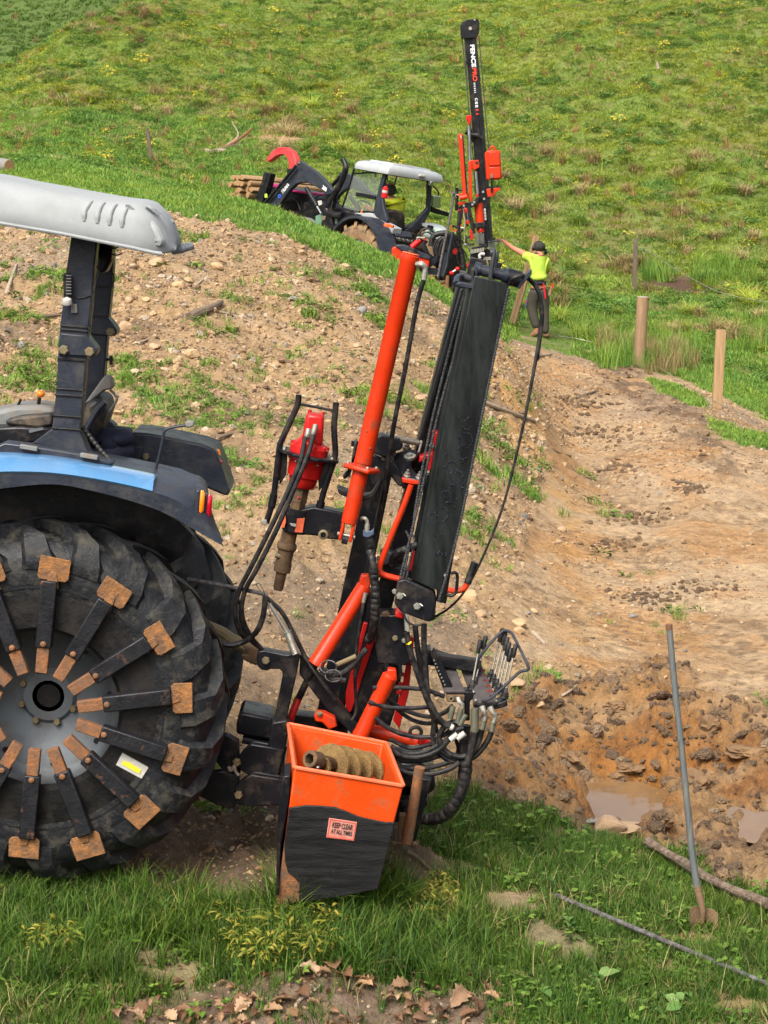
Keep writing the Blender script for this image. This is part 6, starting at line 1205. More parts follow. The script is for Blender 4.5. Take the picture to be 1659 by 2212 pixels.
# ------------------------------------------------------------------ people
def skin_mesh(name, nodes, edges, m, parent, sub=2):
    off = root_loc(parent); keys = list(nodes); me = bpy.data.meshes.new(name)
    me.from_pydata([tuple(Vector(nodes[k][0]) - off) for k in keys], [(keys.index(a), keys.index(b)) for a, b in edges], []); me.update()
    o = bpy.data.objects.new(name, me); COL.objects.link(o); o.parent = parent
    sm = o.modifiers.new('skin', 'SKIN'); sm.use_smooth_shade = True; sm.branch_smoothing = 0.4
    if not me.skin_vertices:
        bm = bmesh.new(); bm.from_mesh(me); bm.verts.layers.skin.verify(); bm.to_mesh(me); bm.free()
    for i, k in enumerate(keys):
        r_ = nodes[k][1]; r_ = r_ if isinstance(r_, tuple) else (r_, r_)
        me.skin_vertices[0].data[i].radius = r_; me.skin_vertices[0].data[i].use_root = (i == 0)
    ss = o.modifiers.new('sub', 'SUBSURF'); ss.levels = sub; ss.render_levels = sub
    me.materials.append(MATS[m]); return o
def worker():
    Y = 37.7; S = lambda x, y, dy=0.0: B6(x, y, Y + dy)
    g = ground_at(1165, 728, 30, 42); w = thing('person', 'person in lime shirt, dark trousers and ear defenders, arm stretched to the levers', 'person', tuple(S(960, 1830)))
    nodes = {'pelvis': (S(930, 1080), (0.11, 0.09)), 'waist': (S(940, 980), (0.10, 0.08)), 'chest': (S(930, 780), (0.13, 0.10)), 'neckbase': (S(940, 630), (0.09, 0.075)), 'neck': (S(945, 585), 0.055), 'headlo': (S(948, 560, 0.02), 0.07), 'headmid': (S(950, 515, 0.02), 0.09), 'headtop': (S(950, 465, 0.01), 0.065),
             'shl': (S(800, 655), 0.075), 'ell': (S(560, 525, 0.10), 0.042), 'fol': (S(480, 470, 0.14), 0.042), 'wrl': (S(412, 415, 0.16), 0.030), 'pal': (S(380, 400, 0.17), (0.036, 0.026)),
             'shr': (S(1055, 690, 0.03), 0.072), 'elr': (S(1060, 880, 0.2), 0.05), 'wrr': (S(960, 960, 0.34), 0.034), 'par': (S(930, 965, 0.38), 0.034),
             'hil': (S(870, 1150), 0.095), 'knl': (S(840, 1440, 0.03), 0.06), 'anl': (S(915, 1730, -0.02), 0.045), 'tol': (S(850, 1800, 0.10), 0.036),
             'hir': (S(1010, 1150), 0.095), 'knr': (S(1020, 1440, 0.02), 0.06), 'anr': (S(1040, 1750), 0.045), 'tor': (S(1050, 1815, 0.14), 0.036)}
    ed = [('pelvis', 'waist'), ('waist', 'chest'), ('chest', 'neckbase'), ('neckbase', 'neck'), ('neck', 'headlo'), ('headlo', 'headmid'), ('headmid', 'headtop'), ('chest', 'shl'), ('shl', 'ell'), ('ell', 'fol'), ('fol', 'wrl'), ('wrl', 'pal'), ('chest', 'shr'), ('shr', 'elr'), ('elr', 'wrr'), ('wrr', 'par'), ('pelvis', 'hil'), ('hil', 'knl'), ('knl', 'anl'), ('anl', 'tol'), ('pelvis', 'hir'), ('hir', 'knr'), ('knr', 'anr'), ('anr', 'tor')]
    body = skin_mesh('body', nodes, ed, 'skin', w)
    # fingers of the reaching hand curled over the guard rail
    for k in range(4):
        b0 = S(378 - 3 * k, 392 + 7 * k, 0.15 + 0.022 * k); mb = MB(); mb.tube([b0, b0 + Vector((-0.03, 0.004, 0.012 - 0.002 * k)), b0 + Vector((-0.05, 0.004, -0.012)), b0 + Vector((-0.038, 0.002, -0.034))], [0.011, 0.010, 0.009, 0.007], 8, 3); mb.build('finger', 'skin', body)
    b0 = S(385, 405, 0.13); mb = MB(); mb.tube([b0, b0 + Vector((-0.02, -0.01, -0.018)), b0 + Vector((-0.04, -0.004, -0.03))], [0.012, 0.011, 0.008], 8, 3); mb.build('thumb', 'skin', body)
    # ears and nose on the far side of the head
    mb = MB(); hc = S(950, 530, 0.02); mb.ball(hc + Vector((-0.02, 0.10, -0.02)), 0.014, 0.025, 0.022, 8, 6); mb.build('nose', 'skin', body)
    skin_mesh('shirt', {'c': (S(932, 790), (0.185, 0.17)), 'w': (S(940, 930), (0.172, 0.165)), 'h': (S(945, 1020), (0.182, 0.172)), 'n': (S(935, 670), (0.16, 0.13)), 't': (S(940, 612), (0.07, 0.06)), 'l': (S(820, 660), 0.098), 'l2': (S(755, 640, 0.03), 0.09), 'l3': (S(690, 628, 0.05), 0.083), 'r': (S(1040, 700), 0.10), 'r2': (S(1068, 790, 0.08), 0.085), 'r3': (S(1068, 850, 0.14), 0.08)},
              [('c', 'w'), ('w', 'h'), ('c', 'n'), ('n', 't'), ('n', 'l'), ('l', 'l2'), ('l2', 'l3'), ('n', 'r'), ('r', 'r2'), ('r2', 'r3')], 'lime_shirt', w)
    skin_mesh('collar', {'a': (S(938, 618), (0.082, 0.072)), 'b': (S(944, 590), (0.068, 0.062))}, [('a', 'b')], 'navy_cloth', w)
    skin_mesh('waistband', {'a': (S(940, 985), (0.176, 0.165)), 'b': (S(938, 1090), (0.182, 0.17))}, [('a', 'b')], 'navy_cloth', w)
    skin_mesh('trousers', {'p': (S(935, 1130), (0.19, 0.17)), 'q': (S(935, 1060), (0.178, 0.165)), 'l': (S(872, 1230), 0.138), 'l2': (S(838, 1420, 0.03), 0.108), 'l3': (S(880, 1600, 0), 0.086), 'l4': (S(918, 1725, -0.02), 0.074), 'r': (S(1005, 1230), 0.132), 'r2': (S(1016, 1430, 0.02), 0.10), 'r3': (S(1028, 1620), 0.082), 'r4': (S(1042, 1790), 0.068)},
              [('p', 'q'), ('p', 'l'), ('l', 'l2'), ('l2', 'l3'), ('l3', 'l4'), ('p', 'r'), ('r', 'r2'), ('r2', 'r3'), ('r3', 'r4')], 'trousers', w)
    for (a, b, c) in (((935, 1735, -0.02), (890, 1800, 0.0), (820, 1815, 0.10)), ((1045, 1770, 0), (1050, 1818, 0.03), (1075, 1830, 0.16))):
        skin_mesh('boot', {'a': (S(*a), 0.06), 'b': (S(*b), (0.062, 0.05)), 'c': (S(*c), (0.052, 0.04))}, [('a', 'b'), ('b', 'c')], 'boot_leather', w)
    mb = MB(); mb.ball(S(950, 505, 0.02), 0.106, 0.118, 0.092, 18, 12); mb.lathe(S(955, 520, 0.06), (0.1, 0.97, 0.1), [(0, 0.09), (0.10, 0.085), (0.12, 0.03)], 16); mb.build('cap', 'cap_cloth', w, smooth=80)
    skin_mesh('hair', {'a': (S(960, 545, 0.0), (0.085, 0.085)), 'b': (S(955, 575, -0.005), (0.07, 0.07))}, [('a', 'b')], 'dark_stick', w, 1)
    for x, y, dy in ((868, 525, 0.03), (1030, 580, 0.04)):
        mb = MB(); mb.lathe(S(x + (14 if x < 900 else -8), y, dy), (-1 if x < 900 else 1, 0, 0.1), [(0, 0.045), (0.02, 0.052), (0.04, 0.045), (0.05, 0.025)], 16); mb.build('ear_defender', 'black_paint', w)
    mb = MB(); mb.tube([S(868, 500, 0.03), S(890, 445, 0.02), S(950, 425, 0.02), S(1010, 465, 0.02), S(1035, 560, 0.03)], 0.011, 8); mb.build('headband', 'black_paint', w)
    mb = MB(); mb.tube([S(820, 1105, -0.1), S(930, 1120, -0.15), S(1100, 1085, -0.1)], 0.014, 6); mb.build('tool_belt', 'boot_leather', w)
    mb = MB(); mb.beam(S(1010, 1045, -0.15), S(1040, 1275, -0.15), 0.022, 0.015); mb.build('red_tool', 'extinguisher', w, bevel=0.004)
    mb = MB(); mb.beam(S(1150, 1050, -0.02), S(1105, 1220, -0.02), 0.035, 0.03, None, 0.02, 0.02); mb.build('red_pliers', 'extinguisher', w, bevel=0.004); mb = MB(); mb.beam(S(1112, 1090, -0.04), S(1095, 1230, -0.04), 0.05, 0.07); mb.build('tool_pouch', 'post_wood', w, bevel=0.008)
    mb = MB(); mb.beam(S(775, 1260, 0), S(735, 1410, 0), 0.03, 0.03); mb.build('hammer_handle', 'blue_clamp', w, bevel=0.004); mb = MB(); mb.beam(S(810, 1140, -0.02), S(790, 1240, -0.02), 0.03, 0.03); mb.build('hammer_head', 'chrome', w, bevel=0.004); mb = MB(); mb.beam(S(750, 1295, -0.01), S(742, 1325, -0.01), 0.025, 0.025); mb.build('hammer_band', 'extinguisher', w)
worker()
def driver():
    S = lambda x, y, a=0.3: ona(B5, x, y, a)
    d = thing('person', 'driver in yellow shirt sitting under the silver canopy of the far tractor', 'person', tuple(S(1120, 570, 0.25)))
    body = skin_mesh('body', {'p': (S(1125, 560, 0.25), (0.17, 0.13)), 'w': (S(1120, 520, 0.25), (0.16, 0.12)), 'c': (S(1105, 430, 0.3), (0.18, 0.12)), 'nb': (S(1098, 385, 0.3), 0.09), 'n': (S(1096, 370, 0.32), 0.06), 'h0': (S(1094, 350, 0.35), 0.08), 'h1': (S(1094, 325, 0.35), 0.10), 'h2': (S(1094, 305, 0.34), 0.06),
             'sl': (S(1045, 420, 0.3), 0.08), 'el': (S(985, 480, 0.45), 0.055), 'wl': (S(958, 475, 0.62), 0.04), 'hl': (S(945, 455, 0.68), 0.042), 'sr': (S(1160, 430, 0.3), 0.08), 'er': (S(1165, 490, 0.45), 0.055), 'wr': (S(1100, 485, 0.7), 0.04), 'kl': (S(1050, 560, 0.75), 0.085), 'fl': (S(1010, 620, 0.95), 0.06), 'kr': (S(1120, 580, 0.75), 0.085), 'fr': (S(1080, 640, 0.95), 0.06)},
              [('p', 'w'), ('w', 'c'), ('c', 'nb'), ('nb', 'n'), ('n', 'h0'), ('h0', 'h1'), ('h1', 'h2'), ('c', 'sl'), ('sl', 'el'), ('el', 'wl'), ('wl', 'hl'), ('c', 'sr'), ('sr', 'er'), ('er', 'wr'), ('p', 'kl'), ('kl', 'fl'), ('p', 'kr'), ('kr', 'fr')], 'skin', d)
    skin_mesh('shirt', {'w': (S(1125, 520, 0.2), (0.24, 0.17)), 'c': (S(1112, 440, 0.22), (0.26, 0.18)), 'n': (S(1100, 395, 0.3), (0.13, 0.11)), 'l': (S(1045, 425, 0.3), 0.11), 'l2': (S(990, 478, 0.42), 0.09), 'r': (S(1160, 435, 0.3), 0.11), 'r2': (S(1168, 490, 0.42), 0.08)}, [('w', 'c'), ('c', 'n'), ('n', 'l'), ('l', 'l2'), ('n', 'r'), ('r', 'r2')], 'yellow_shirt', d)
    skin_mesh('trousers', {'p': (S(1125, 575, 0.25), (0.19, 0.15)), 'kl': (S(1050, 565, 0.75), 0.10), 'fl': (S(1012, 625, 0.95), 0.075), 'kr': (S(1120, 585, 0.75), 0.10), 'fr': (S(1082, 645, 0.95), 0.075)}, [('p', 'kl'), ('kl', 'fl'), ('p', 'kr'), ('kr', 'fr')], 'trousers', d)
    skin_mesh('hair', {'a': (S(1098, 318, 0.33), 0.115), 'b': (S(1100, 350, 0.28), 0.11), 'c': (S(1112, 385, 0.22), (0.09, 0.05))}, [('a', 'b'), ('b', 'c')], 'cap_cloth', d)
    mb = MB(); mb.tube([S(1062, 330, 0.3), S(1070, 300, 0.3), S(1095, 293, 0.3), S(1118, 305, 0.3)], 0.014, 6); mb.build('headband', 'lime_shirt', d)
    mb = MB(); mb.ball(S(1122, 340, 0.3), 0.03, 0.06, 0.06, 10, 8); mb.build('ear_defender', 'black_paint', d)
    for k in range(4): b0 = S(943 - 3 * k, 452 + 5 * k, 0.70); mb = MB(); mb.tube([b0, b0 + FW * 0.03 + LT * 0.01, b0 + FW * 0.05 - UP * 0.02, b0 + FW * 0.03 - UP * 0.04], [0.013, 0.012, 0.011, 0.009], 6, 2); mb.build('finger', 'skin', body)
driver()
# ================================================================== FAR POST DRIVER
FY = 37.3
fr_base = ground_at(1010, 660, 33, 40)
frig = thing('post_driver', 'far post driver with tall lettered black mast, orange box and rows of levers', 'post driver', (P(1040, 660, FY).x, FY, hz1(P(1040, 660, FY).x, FY)))
def gp(name, m, pts, S=B7, Y=FY, th=0.1, bevel=0.008, parent=None):
    mb = MB(); mb.prism([S(x, y, Y) for x, y in pts], (0, th, 0)); return mb.build(name, m, parent or frig, bevel=bevel)
def gtb(name, m, pts, r, S=B7, Y=FY, parent=None, smooth=5, n=8, **k):
    mb = MB(); mb.tube([S(p[0], p[1], p[2] if len(p) > 2 else Y) for p in pts], r, n, smooth, **k); return mb.build(name, m, parent or frig)
ms = gp('mast', BK, [(518, 290), (580, 290), (588, 420), (622, 800), (660, 1200), (700, 1600), (725, 1990), (640, 1990), (600, 1250), (578, 950), (548, 560)], Z7, FY, 0.24)
gp('mast_flange', 'mast_steel', [(580, 285), (612, 290), (640, 560), (680, 1020), (715, 1480), (752, 1990), (722, 1990), (698, 1600), (658, 1200), (620, 800), (586, 420)], Z7, FY - 0.03, 0.30, 0.006, ms)
hd_ = gp('mast_head', BK, [(484, 215), (500, 178), (540, 157), (622, 150), (636, 165), (641, 200), (635, 270), (615, 305), (520, 310), (492, 310)], Z7, FY - 0.06, 0.06); gp('mast_head', BK, [(500, 178), (540, 157), (622, 150), (641, 200), (635, 270), (500, 300)], Z7, FY + 0.25, 0.03)
for x, y, r_ in ((566, 230, 0.035), (600, 160, 0.02)): mb = MB(); mb.lathe(Z7(x, y, FY - 0.06), (0, -1, 0), [(0, r_), (0.02, r_ * 0.8)], 10); mb.build('pin', 'zinc', hd_)
gtb('cable', 'wire_rope', [(500, 305), (548, 800), (590, 1290)], 0.009, Z7, FY - 0.02, smooth=0, n=5); gtb('cable', 'wire_rope', [(520, 310), (552, 900)], 0.009, Z7, FY - 0.02, smooth=0, n=5); gtb('cable', 'wire_rope', [(634, 285), (680, 820), (714, 1200)], 0.009, Z7, FY - 0.02, smooth=0, n=5); gtb('cable_guide', BK, [(535, 490), (548, 512)], 0.03, Z7, FY - 0.02, smooth=0)
# lettering down the mast (reads downwards)
def mast_text(t, m, y0, y1, x0, x1, wz, parent=ms):
    a, b = Z7(x0, y0, FY - 0.032), Z7(x1, y1, FY - 0.032); upv = Vector((1, 0, 0)); text_mesh('lettering', t, m, parent, a, b, upv, wz, (b - a).length, (0, -1, 0), 0.004, bold=0.03)
mast_text('FENCE', 'ink_white', 362, 542, 563, 578, 0.075); mast_text('PRO', 'ink_red', 550, 655, 579, 588, 0.075);
for k in range(6):
    y = 668 + 15 * k; mb = MB(); mb.beam(Z7(592 + 1.0 * k, y, FY - 0.036), Z7(606 + 1.0 * k, y + 1, FY - 0.036), 0.012, 0.003); mb.build('lettering', 'ink_white', ms)
for k in range(3): mast_text('CSE'[k], 'ink_white', 790 + 28 * k, 810 + 28 * k, 602 + 1.5 * k, 603.5 + 1.5 * k, 0.045)
for k in range(2): mast_text('A', 'ink_red', 878 + 32 * k, 894 + 32 * k, 608 + 2 * k, 609 + 2 * k, 0.06)
for k in range(4): mb = MB(); mb.ball(Z7(682 + 1.5 * k, 1690 + 24 * k, FY - 0.04), 0.022, 0.006, 0.03, 8, 6); mb.build('lettering', 'sticker_white', ms)
# guide rams
gtb('chrome_rod', 'chrome', [(554, 1000), (561, 1300)], 0.03, Z7, FY - 0.15, smooth=0, n=12); gp('clevis', RD, [(535, 930), (575, 925), (578, 945), (570, 975), (565, 1005), (548, 1005), (545, 975), (533, 965)], Z7, FY - 0.2, 0.1)
gp('ram_cover', OR, [(467, 1082), (500, 1074), (510, 1085), (548, 1570), (505, 1570)], Z7, FY - 0.2, 0.09); gp('cover_slot', BK, [(500, 1090), (509, 1090), (545, 1560), (532, 1560)], Z7, FY - 0.215, 0.02, 0.002); gp('grease_streak', 'sticker_white', [(484, 1088), (493, 1086), (497, 1115), (490, 1118)], Z7, FY - 0.21, 0.01, 0.002)
gp('ram_tube', OR, [(550, 1298), (576, 1292), (582, 1618), (556, 1625)], Z7, FY - 0.22, 0.09); gp('ram_block', OR, [(548, 1292), (632, 1286), (640, 1345), (625, 1355), (598, 1368), (560, 1350)], Z7, FY - 0.18, 0.12); rbx = gp('block_hole', BK, [(606, 1300), (628, 1300), (630, 1318), (608, 1318)], Z7, FY - 0.19, 0.01, 0.002)
gtb('chrome_rod', 'chrome', [(606, 1380), (622, 1560)], 0.036, Z7, FY - 0.1, smooth=0, n=12); gtb('ram_barrel', OR, [(630, 1635), (646, 1812)], 0.075, Z7, FY - 0.1, smooth=0, n=16); gtb('ram_barrel', OR, [(645, 1832), (650, 1870)], 0.065, Z7, FY - 0.1, smooth=0, n=16); gp('ram_tip', OR, [(600, 1370), (618, 1370), (620, 1384), (602, 1384)], Z7, FY - 0.12, 0.08); gp('ram_tip', RD, [(610, 1562), (632, 1560), (634, 1590), (614, 1592)], Z7, FY - 0.14, 0.08)
gtb('cross_pin', BK, [(530, 1058), (572, 1085), (630, 1088)], 0.045, Z7, FY - 0.12, smooth=0); gp('cross_fin', BK, [(610, 1000), (618, 1085), (588, 1090)], Z7, FY - 0.06, 0.03); gp('cross_foot', BK, [(628, 1075), (670, 1105), (662, 1122), (630, 1100)], Z7, FY - 0.14, 0.06); gp('cross_fin', BK, [(572, 1020), (600, 1140), (580, 1150), (560, 1080)], Z7, FY - 0.05, 0.05)
# orange case on the mast's far side
cs_ = gp('orange_case', OR, [(681, 1232), (700, 1212), (800, 1206), (808, 1225), (819, 1430), (806, 1446), (705, 1450), (693, 1440)], Z7, FY - 0.05, 0.25, 0.03); gp('case_lid', OR, [(712, 1222), (798, 1216), (806, 1330), (716, 1336)], Z7, FY - 0.08, 0.04, 0.012, cs_); gp('case_lid', OR, [(716, 1345), (806, 1340), (811, 1432), (720, 1438)], Z7, FY - 0.08, 0.04, 0.012, cs_)
gtb('case_handle', OR, [(722, 1212), (728, 1188), (742, 1178), (758, 1188), (764, 1208)], 0.02, Z7, FY, cs_); gtb('latch', 'zinc', [(732, 1404), (742, 1402), (742, 1432), (733, 1434), (732, 1404)], 0.009, Z7, FY - 0.1, cs_, smooth=0); gtb('strap', BK, [(738, 1430), (738, 1550)], 0.018, Z7, FY - 0.1, smooth=0)
for k in range(6): mb = MB(); mb.ball(Z7(690 + k * 1.4, 1260 + 30 * k, FY - 0.03), 0.012); mb.build('rivet', OR, cs_)
gp('case_shelf', OR, [(694, 1522), (805, 1508), (806, 1528), (775, 1545), (760, 1580), (706, 1586)], Z7, FY - 0.05, 0.25); gp('case_shelf', BK, [(705, 1500), (800, 1498), (800, 1508), (705, 1514)], Z7, FY - 0.02, 0.2)
for x, y in ((668, 1544), (676, 1600)): mb = MB(); mb.lathe(Z7(x, y, FY - 0.03), (0, -1, 0), [(0, 0.022), (0.015, 0.022)], 6); mb.build('bolt', 'zinc', ms)
# clamp brackets half-way
gp('clamp', BK, [(640, 1190), (700, 1150), (800, 1120), (870, 1060), (885, 1070), (850, 1170), (760, 1200), (650, 1210)], B7, FY - 0.25, 0.08); gp('clamp', BK, [(605, 1150), (640, 1150), (650, 1210), (610, 1215)], B7, FY - 0.2, 0.1); gp('clamp', BK, [(800, 1360), (940, 1350), (945, 1410), (800, 1420)], B7, FY - 0.2, 0.12)
gp('swivel', OR, [(640, 1130), (720, 1120), (735, 1140), (670, 1165), (640, 1160)], B7, FY - 0.28, 0.08); gtb('swivel_bar', OR, [(660, 1085), (735, 1070)], 0.045, B7, FY - 0.3, smooth=0, n=12); gp('swivel', OR, [(625, 1040), (690, 1030), (730, 1040), (730, 1060), (640, 1070)], B7, FY - 0.25, 0.08)
for x, y in ((705, 1168), (800, 1155), (820, 1130)): mb = MB(); mb.lathe(B7(x, y, FY - 0.26), (0, -1, 0), [(0, 0.022), (0.02, 0.02)], 8); mb.build('bolt', 'zinc', frig)
gtb('u_bolt', 'zinc', [(620, 1085), (615, 1060), (630, 1045), (650, 1060)], 0.012, B7, FY - 0.28)
gtb('black_post', BK, [(628, 970), (630, 1220)], 0.03, B7, FY - 0.1, smooth=0); gtb('black_post', BK, [(630, 995), (690, 998)], 0.018, B7, FY - 0.1, smooth=0)
gtb('red_ram', OR, [(740, 1080), (738, 1040)], 0.03, B7, FY - 0.28, smooth=0)
# verticals under the clamp
for pts, r, m in (([(660, 1210), (655, 1320), (645, 1460), (655, 1530)], 0.035, H), ([(690, 1210), (670, 1300), (660, 1380)], 0.026, H), ([(760, 1200), (780, 1290), (800, 1390), (810, 1480)], 0.035, H), ([(720, 1200), (735, 1280), (745, 1400)], 0.024, H), ([(700, 1430), (670, 1460), (660, 1520), (700, 1590)], 0.02, H), ([(800, 1500), (740, 1520), (730, 1570), (760, 1600), (820, 1590)], 0.016, H), ([(715, 1180), (700, 1260), (720, 1340), (710, 1460), (715, 1570)], 0.010, 'pale_stick'), ([(745, 1210), (748, 1340)], 0.02, 'chrome'), ([(740, 1600), (760, 1640), (780, 1680)], 0.016, 'chrome'), ([(690, 1590), (760, 1600)], 0.010, 'chrome'), ([(640, 1670), (630, 1740), (660, 1830), (700, 1850)], 0.014, H), ([(660, 1600), (720, 1690), (740, 1750)], 0.014, H)): gtb('hydraulic_hose' if m == H else 'link', m, pts, r, B7, FY - 0.25)
for pts in ([(640, 1210), (675, 1205), (672, 1245), (645, 1245)], [(715, 1195), (745, 1195), (745, 1250), (720, 1250)], [(730, 1330), (765, 1330), (770, 1370), (735, 1375)], [(770, 1430), (800, 1440), (815, 1520), (800, 1555), (780, 1540)], [(880, 1425), (905, 1425), (905, 1460), (880, 1465)], [(690, 1350), (660, 1400), (675, 1400)]): gp('red_fitting', RD, pts, B7, FY - 0.28, 0.08)
gp('white_tag', 'sticker_white', [(668, 1402), (715, 1408), (714, 1424), (670, 1420)], B7, FY - 0.32, 0.02); gp('orange_strap', OR, [(565, 1390), (580, 1385), (575, 1430), (600, 1445), (630, 1430), (635, 1412), (636, 1440), (600, 1456), (565, 1440)], B7, FY - 0.45, 0.02, 0.002); gtb('strap_bar', BK, [(575, 1390), (632, 1406)], 0.02, B7, FY - 0.44, smooth=0)
# lever banks and valve rows
for k in range(8): x = 838 + 13 * k; gtb('lever', 'chrome', [(x, 1590), (x - 6, 1478 - (k % 3) * 8)], 0.0085, B7, FY - 0.42, smooth=0, n=6)
for k in range(6): x = 985 + 14 * k; gtb('lever', 'chrome', [(x, 1652), (x - 6, 1560)], 0.0095, B7, FY - 0.42, smooth=0, n=6); gtb('lever_top', BK, [(x - 6, 1560), (x - 9, 1525)], 0.013, B7, FY - 0.42, smooth=0, n=6)
gtb('guard_rail', 'slate_paint', [(1070, 1620), (1100, 1560), (1090, 1552), (975, 1572)], 0.012, B7, FY - 0.45, smooth=0); gtb('guard_rail', 'slate_paint', [(1110, 1548), (1010, 1560)], 0.012, B7, FY - 0.42, smooth=0)
vb2 = gp('valve_body', BK, [(790, 1632), (960, 1590), (965, 1625), (960, 1640), (800, 1670)], B7, FY - 0.42, 0.15)
for k in range(9): gtb('valve_fitting', 'zinc', [(785 + 17 * k, 1700 - 3.0 * k), (790 + 17 * k, 1655 - 3 * k)], 0.011, B7, FY - 0.45, vb2, smooth=0, n=6)
for k in range(6): gtb('valve_fitting', 'zinc', [(930 + 14 * k, 1770), (933 + 14 * k, 1735)], 0.011, B7, FY - 0.4, vb2, smooth=0, n=6)
gtb('white_pipe', 'sticker_white', [(885, 1750), (880, 1720), (900, 1702), (935, 1706)], 0.026, B7, FY - 0.45); gp('valve_base', BK, [(780, 1690), (960, 1650), (1060, 1660), (1060, 1800), (800, 1800)], B7, FY - 0.25, 0.3)
# body, stand tubes, wrapped hose, bin
gp('frame', BK, [(370, 1560), (480, 1500), (640, 1560), (690, 1750), (720, 2000), (640, 2080), (530, 2080), (420, 1960), (380, 1760)], B7, FY + 0.15, 0.4, 0.03); gp('frame', BK, [(230, 1600), (270, 1560), (330, 1700), (420, 1760), (400, 1850), (300, 1800)], B7, FY + 0.1, 0.1)
gtb('frame_brace', 'slate_paint', [(435, 1730), (310, 1840)], 0.05, B7, FY - 0.1, smooth=0, n=4); gtb('frame_brace', 'slate_paint', [(210, 1880), (420, 1900)], 0.08, B7, FY - 0.05, smooth=0, n=4); gtb('frame_brace', 'old_bolt', [(330, 2010), (510, 2005)], 0.025, B7, FY - 0.3, smooth=0, n=4); gp('frame_foot', 'faded_orange', [(420, 2010), (495, 2020), (495, 2075), (425, 2060)], B7, FY - 0.25, 0.05); gp('frame_foot', RD, [(330, 1955), (385, 1965), (380, 1985), (335, 1980)], B7, FY - 0.25, 0.05)
gtb('stand_tube', 'slate_paint', [(505, 1690), (455, 1945)], 0.06, B7, FY - 0.3, smooth=0, n=14); gtb('stand_tube', 'bar_steel', [(598, 1020), (560, 1250), (510, 1500), (470, 1690), (420, 1960)], 0.022, B7, FY - 0.38, smooth=0); gtb('stand_knob', 'bar_steel', [(600, 1010), (598, 1040)], 0.05, B7, FY - 0.38, smooth=0, n=12); gtb('stand_tube', 'slate_paint', [(588, 1460), (545, 1640), (510, 1850), (475, 1950)], 0.024, B7, FY - 0.4, smooth=0); spring('coil_spring', B7(535, 1500, FY - 0.3), B7(515, 1650, FY - 0.3), 0.035, 10, 0.008, frig, BK)
gtb('stake_tube', 'rusty_steel', [(525, 1940), (515, 2120)], 0.035, B7, FY - 0.35, smooth=0, n=10); gtb('stake_tube', BK, [(560, 1960), (600, 2130)], 0.06, B7, FY - 0.2, smooth=0, n=8)
gtb('wrapped_hose', H, [(345, 1620), (350, 1560), (380, 1500), (450, 1475), (530, 1480), (600, 1520), (650, 1600), (680, 1700), (700, 1830), (695, 1990)], 0.05, B7, FY - 0.15, n=10, wrap=0.05, pitch=0.06)
for x0, dx in ((380, 0), (410, 10), (440, 16), (470, 20), (430, -20)): gtb('hydraulic_hose', H, [(x0, 1720), (x0 - 10 + dx, 1640), (x0 + 20 + dx, 1560), (x0 + 70, 1530), (x0 + 110, 1570)], 0.015, B7, FY - 0.2)
gtb('hydraulic_hose', H, [(210, 1500), (240, 1440), (300, 1420), (360, 1450), (400, 1500)], 0.018, B7, FY + 0.3); gtb('hydraulic_hose', H, [(200, 1540), (260, 1470), (330, 1470), (380, 1540)], 0.014, B7, FY + 0.3)
gtb('link_ram', RD, [(130, 1630), (225, 1545)], 0.055, B7, FY + 0.2, smooth=0, n=12); gp('link_end', RD, [(265, 1535), (290, 1530), (292, 1560), (270, 1565)], B7, FY + 0.2, 0.08); gtb('link_pipe', 'zinc', [(190, 1545), (195, 1520), (240, 1525), (275, 1520)], 0.016, B7, FY + 0.15)
for x, y in ((570, 1915), (635, 1868)): mb = MB(); mb.ball(B7(x, y, FY - 0.35), 0.045, 0.04, 0.04, 10, 8); mb.build('red_knob', RD, frig)
gtb('chrome_rod', 'chrome', [(585, 1900), (630, 1872)], 0.02, B7, FY - 0.35, smooth=0); gtb('red_hose_end', RD, [(730, 1850), (790, 1790)], 0.035, B7, FY - 0.1, smooth=0); mb = MB(); mb.lathe(B7(615, 1675, FY - 0.1), (0, -1, 0), [(0, 0.055), (0.02, 0.055)], 14); mb.build('reflector', RD, frig)
bn2 = gp('tool_bin', OR, [(1108, 735), (1140, 718), (1200, 745), (1362, 800), (1352, 860), (1290, 855), (1240, 850), (1102, 805)], B5, FY - 0.35, 0.4, 0.02); gp('bin_lid', 'slate_paint', [(1125, 718), (1150, 712), (1190, 712), (1365, 790), (1362, 812), (1340, 808), (1200, 770)], B5, FY - 0.38, 0.45, 0.015, bn2); gtb('lid_handle', BK, [(1240, 752), (1255, 742), (1275, 752), (1270, 760)], 0.014, B5, FY - 0.42, bn2)
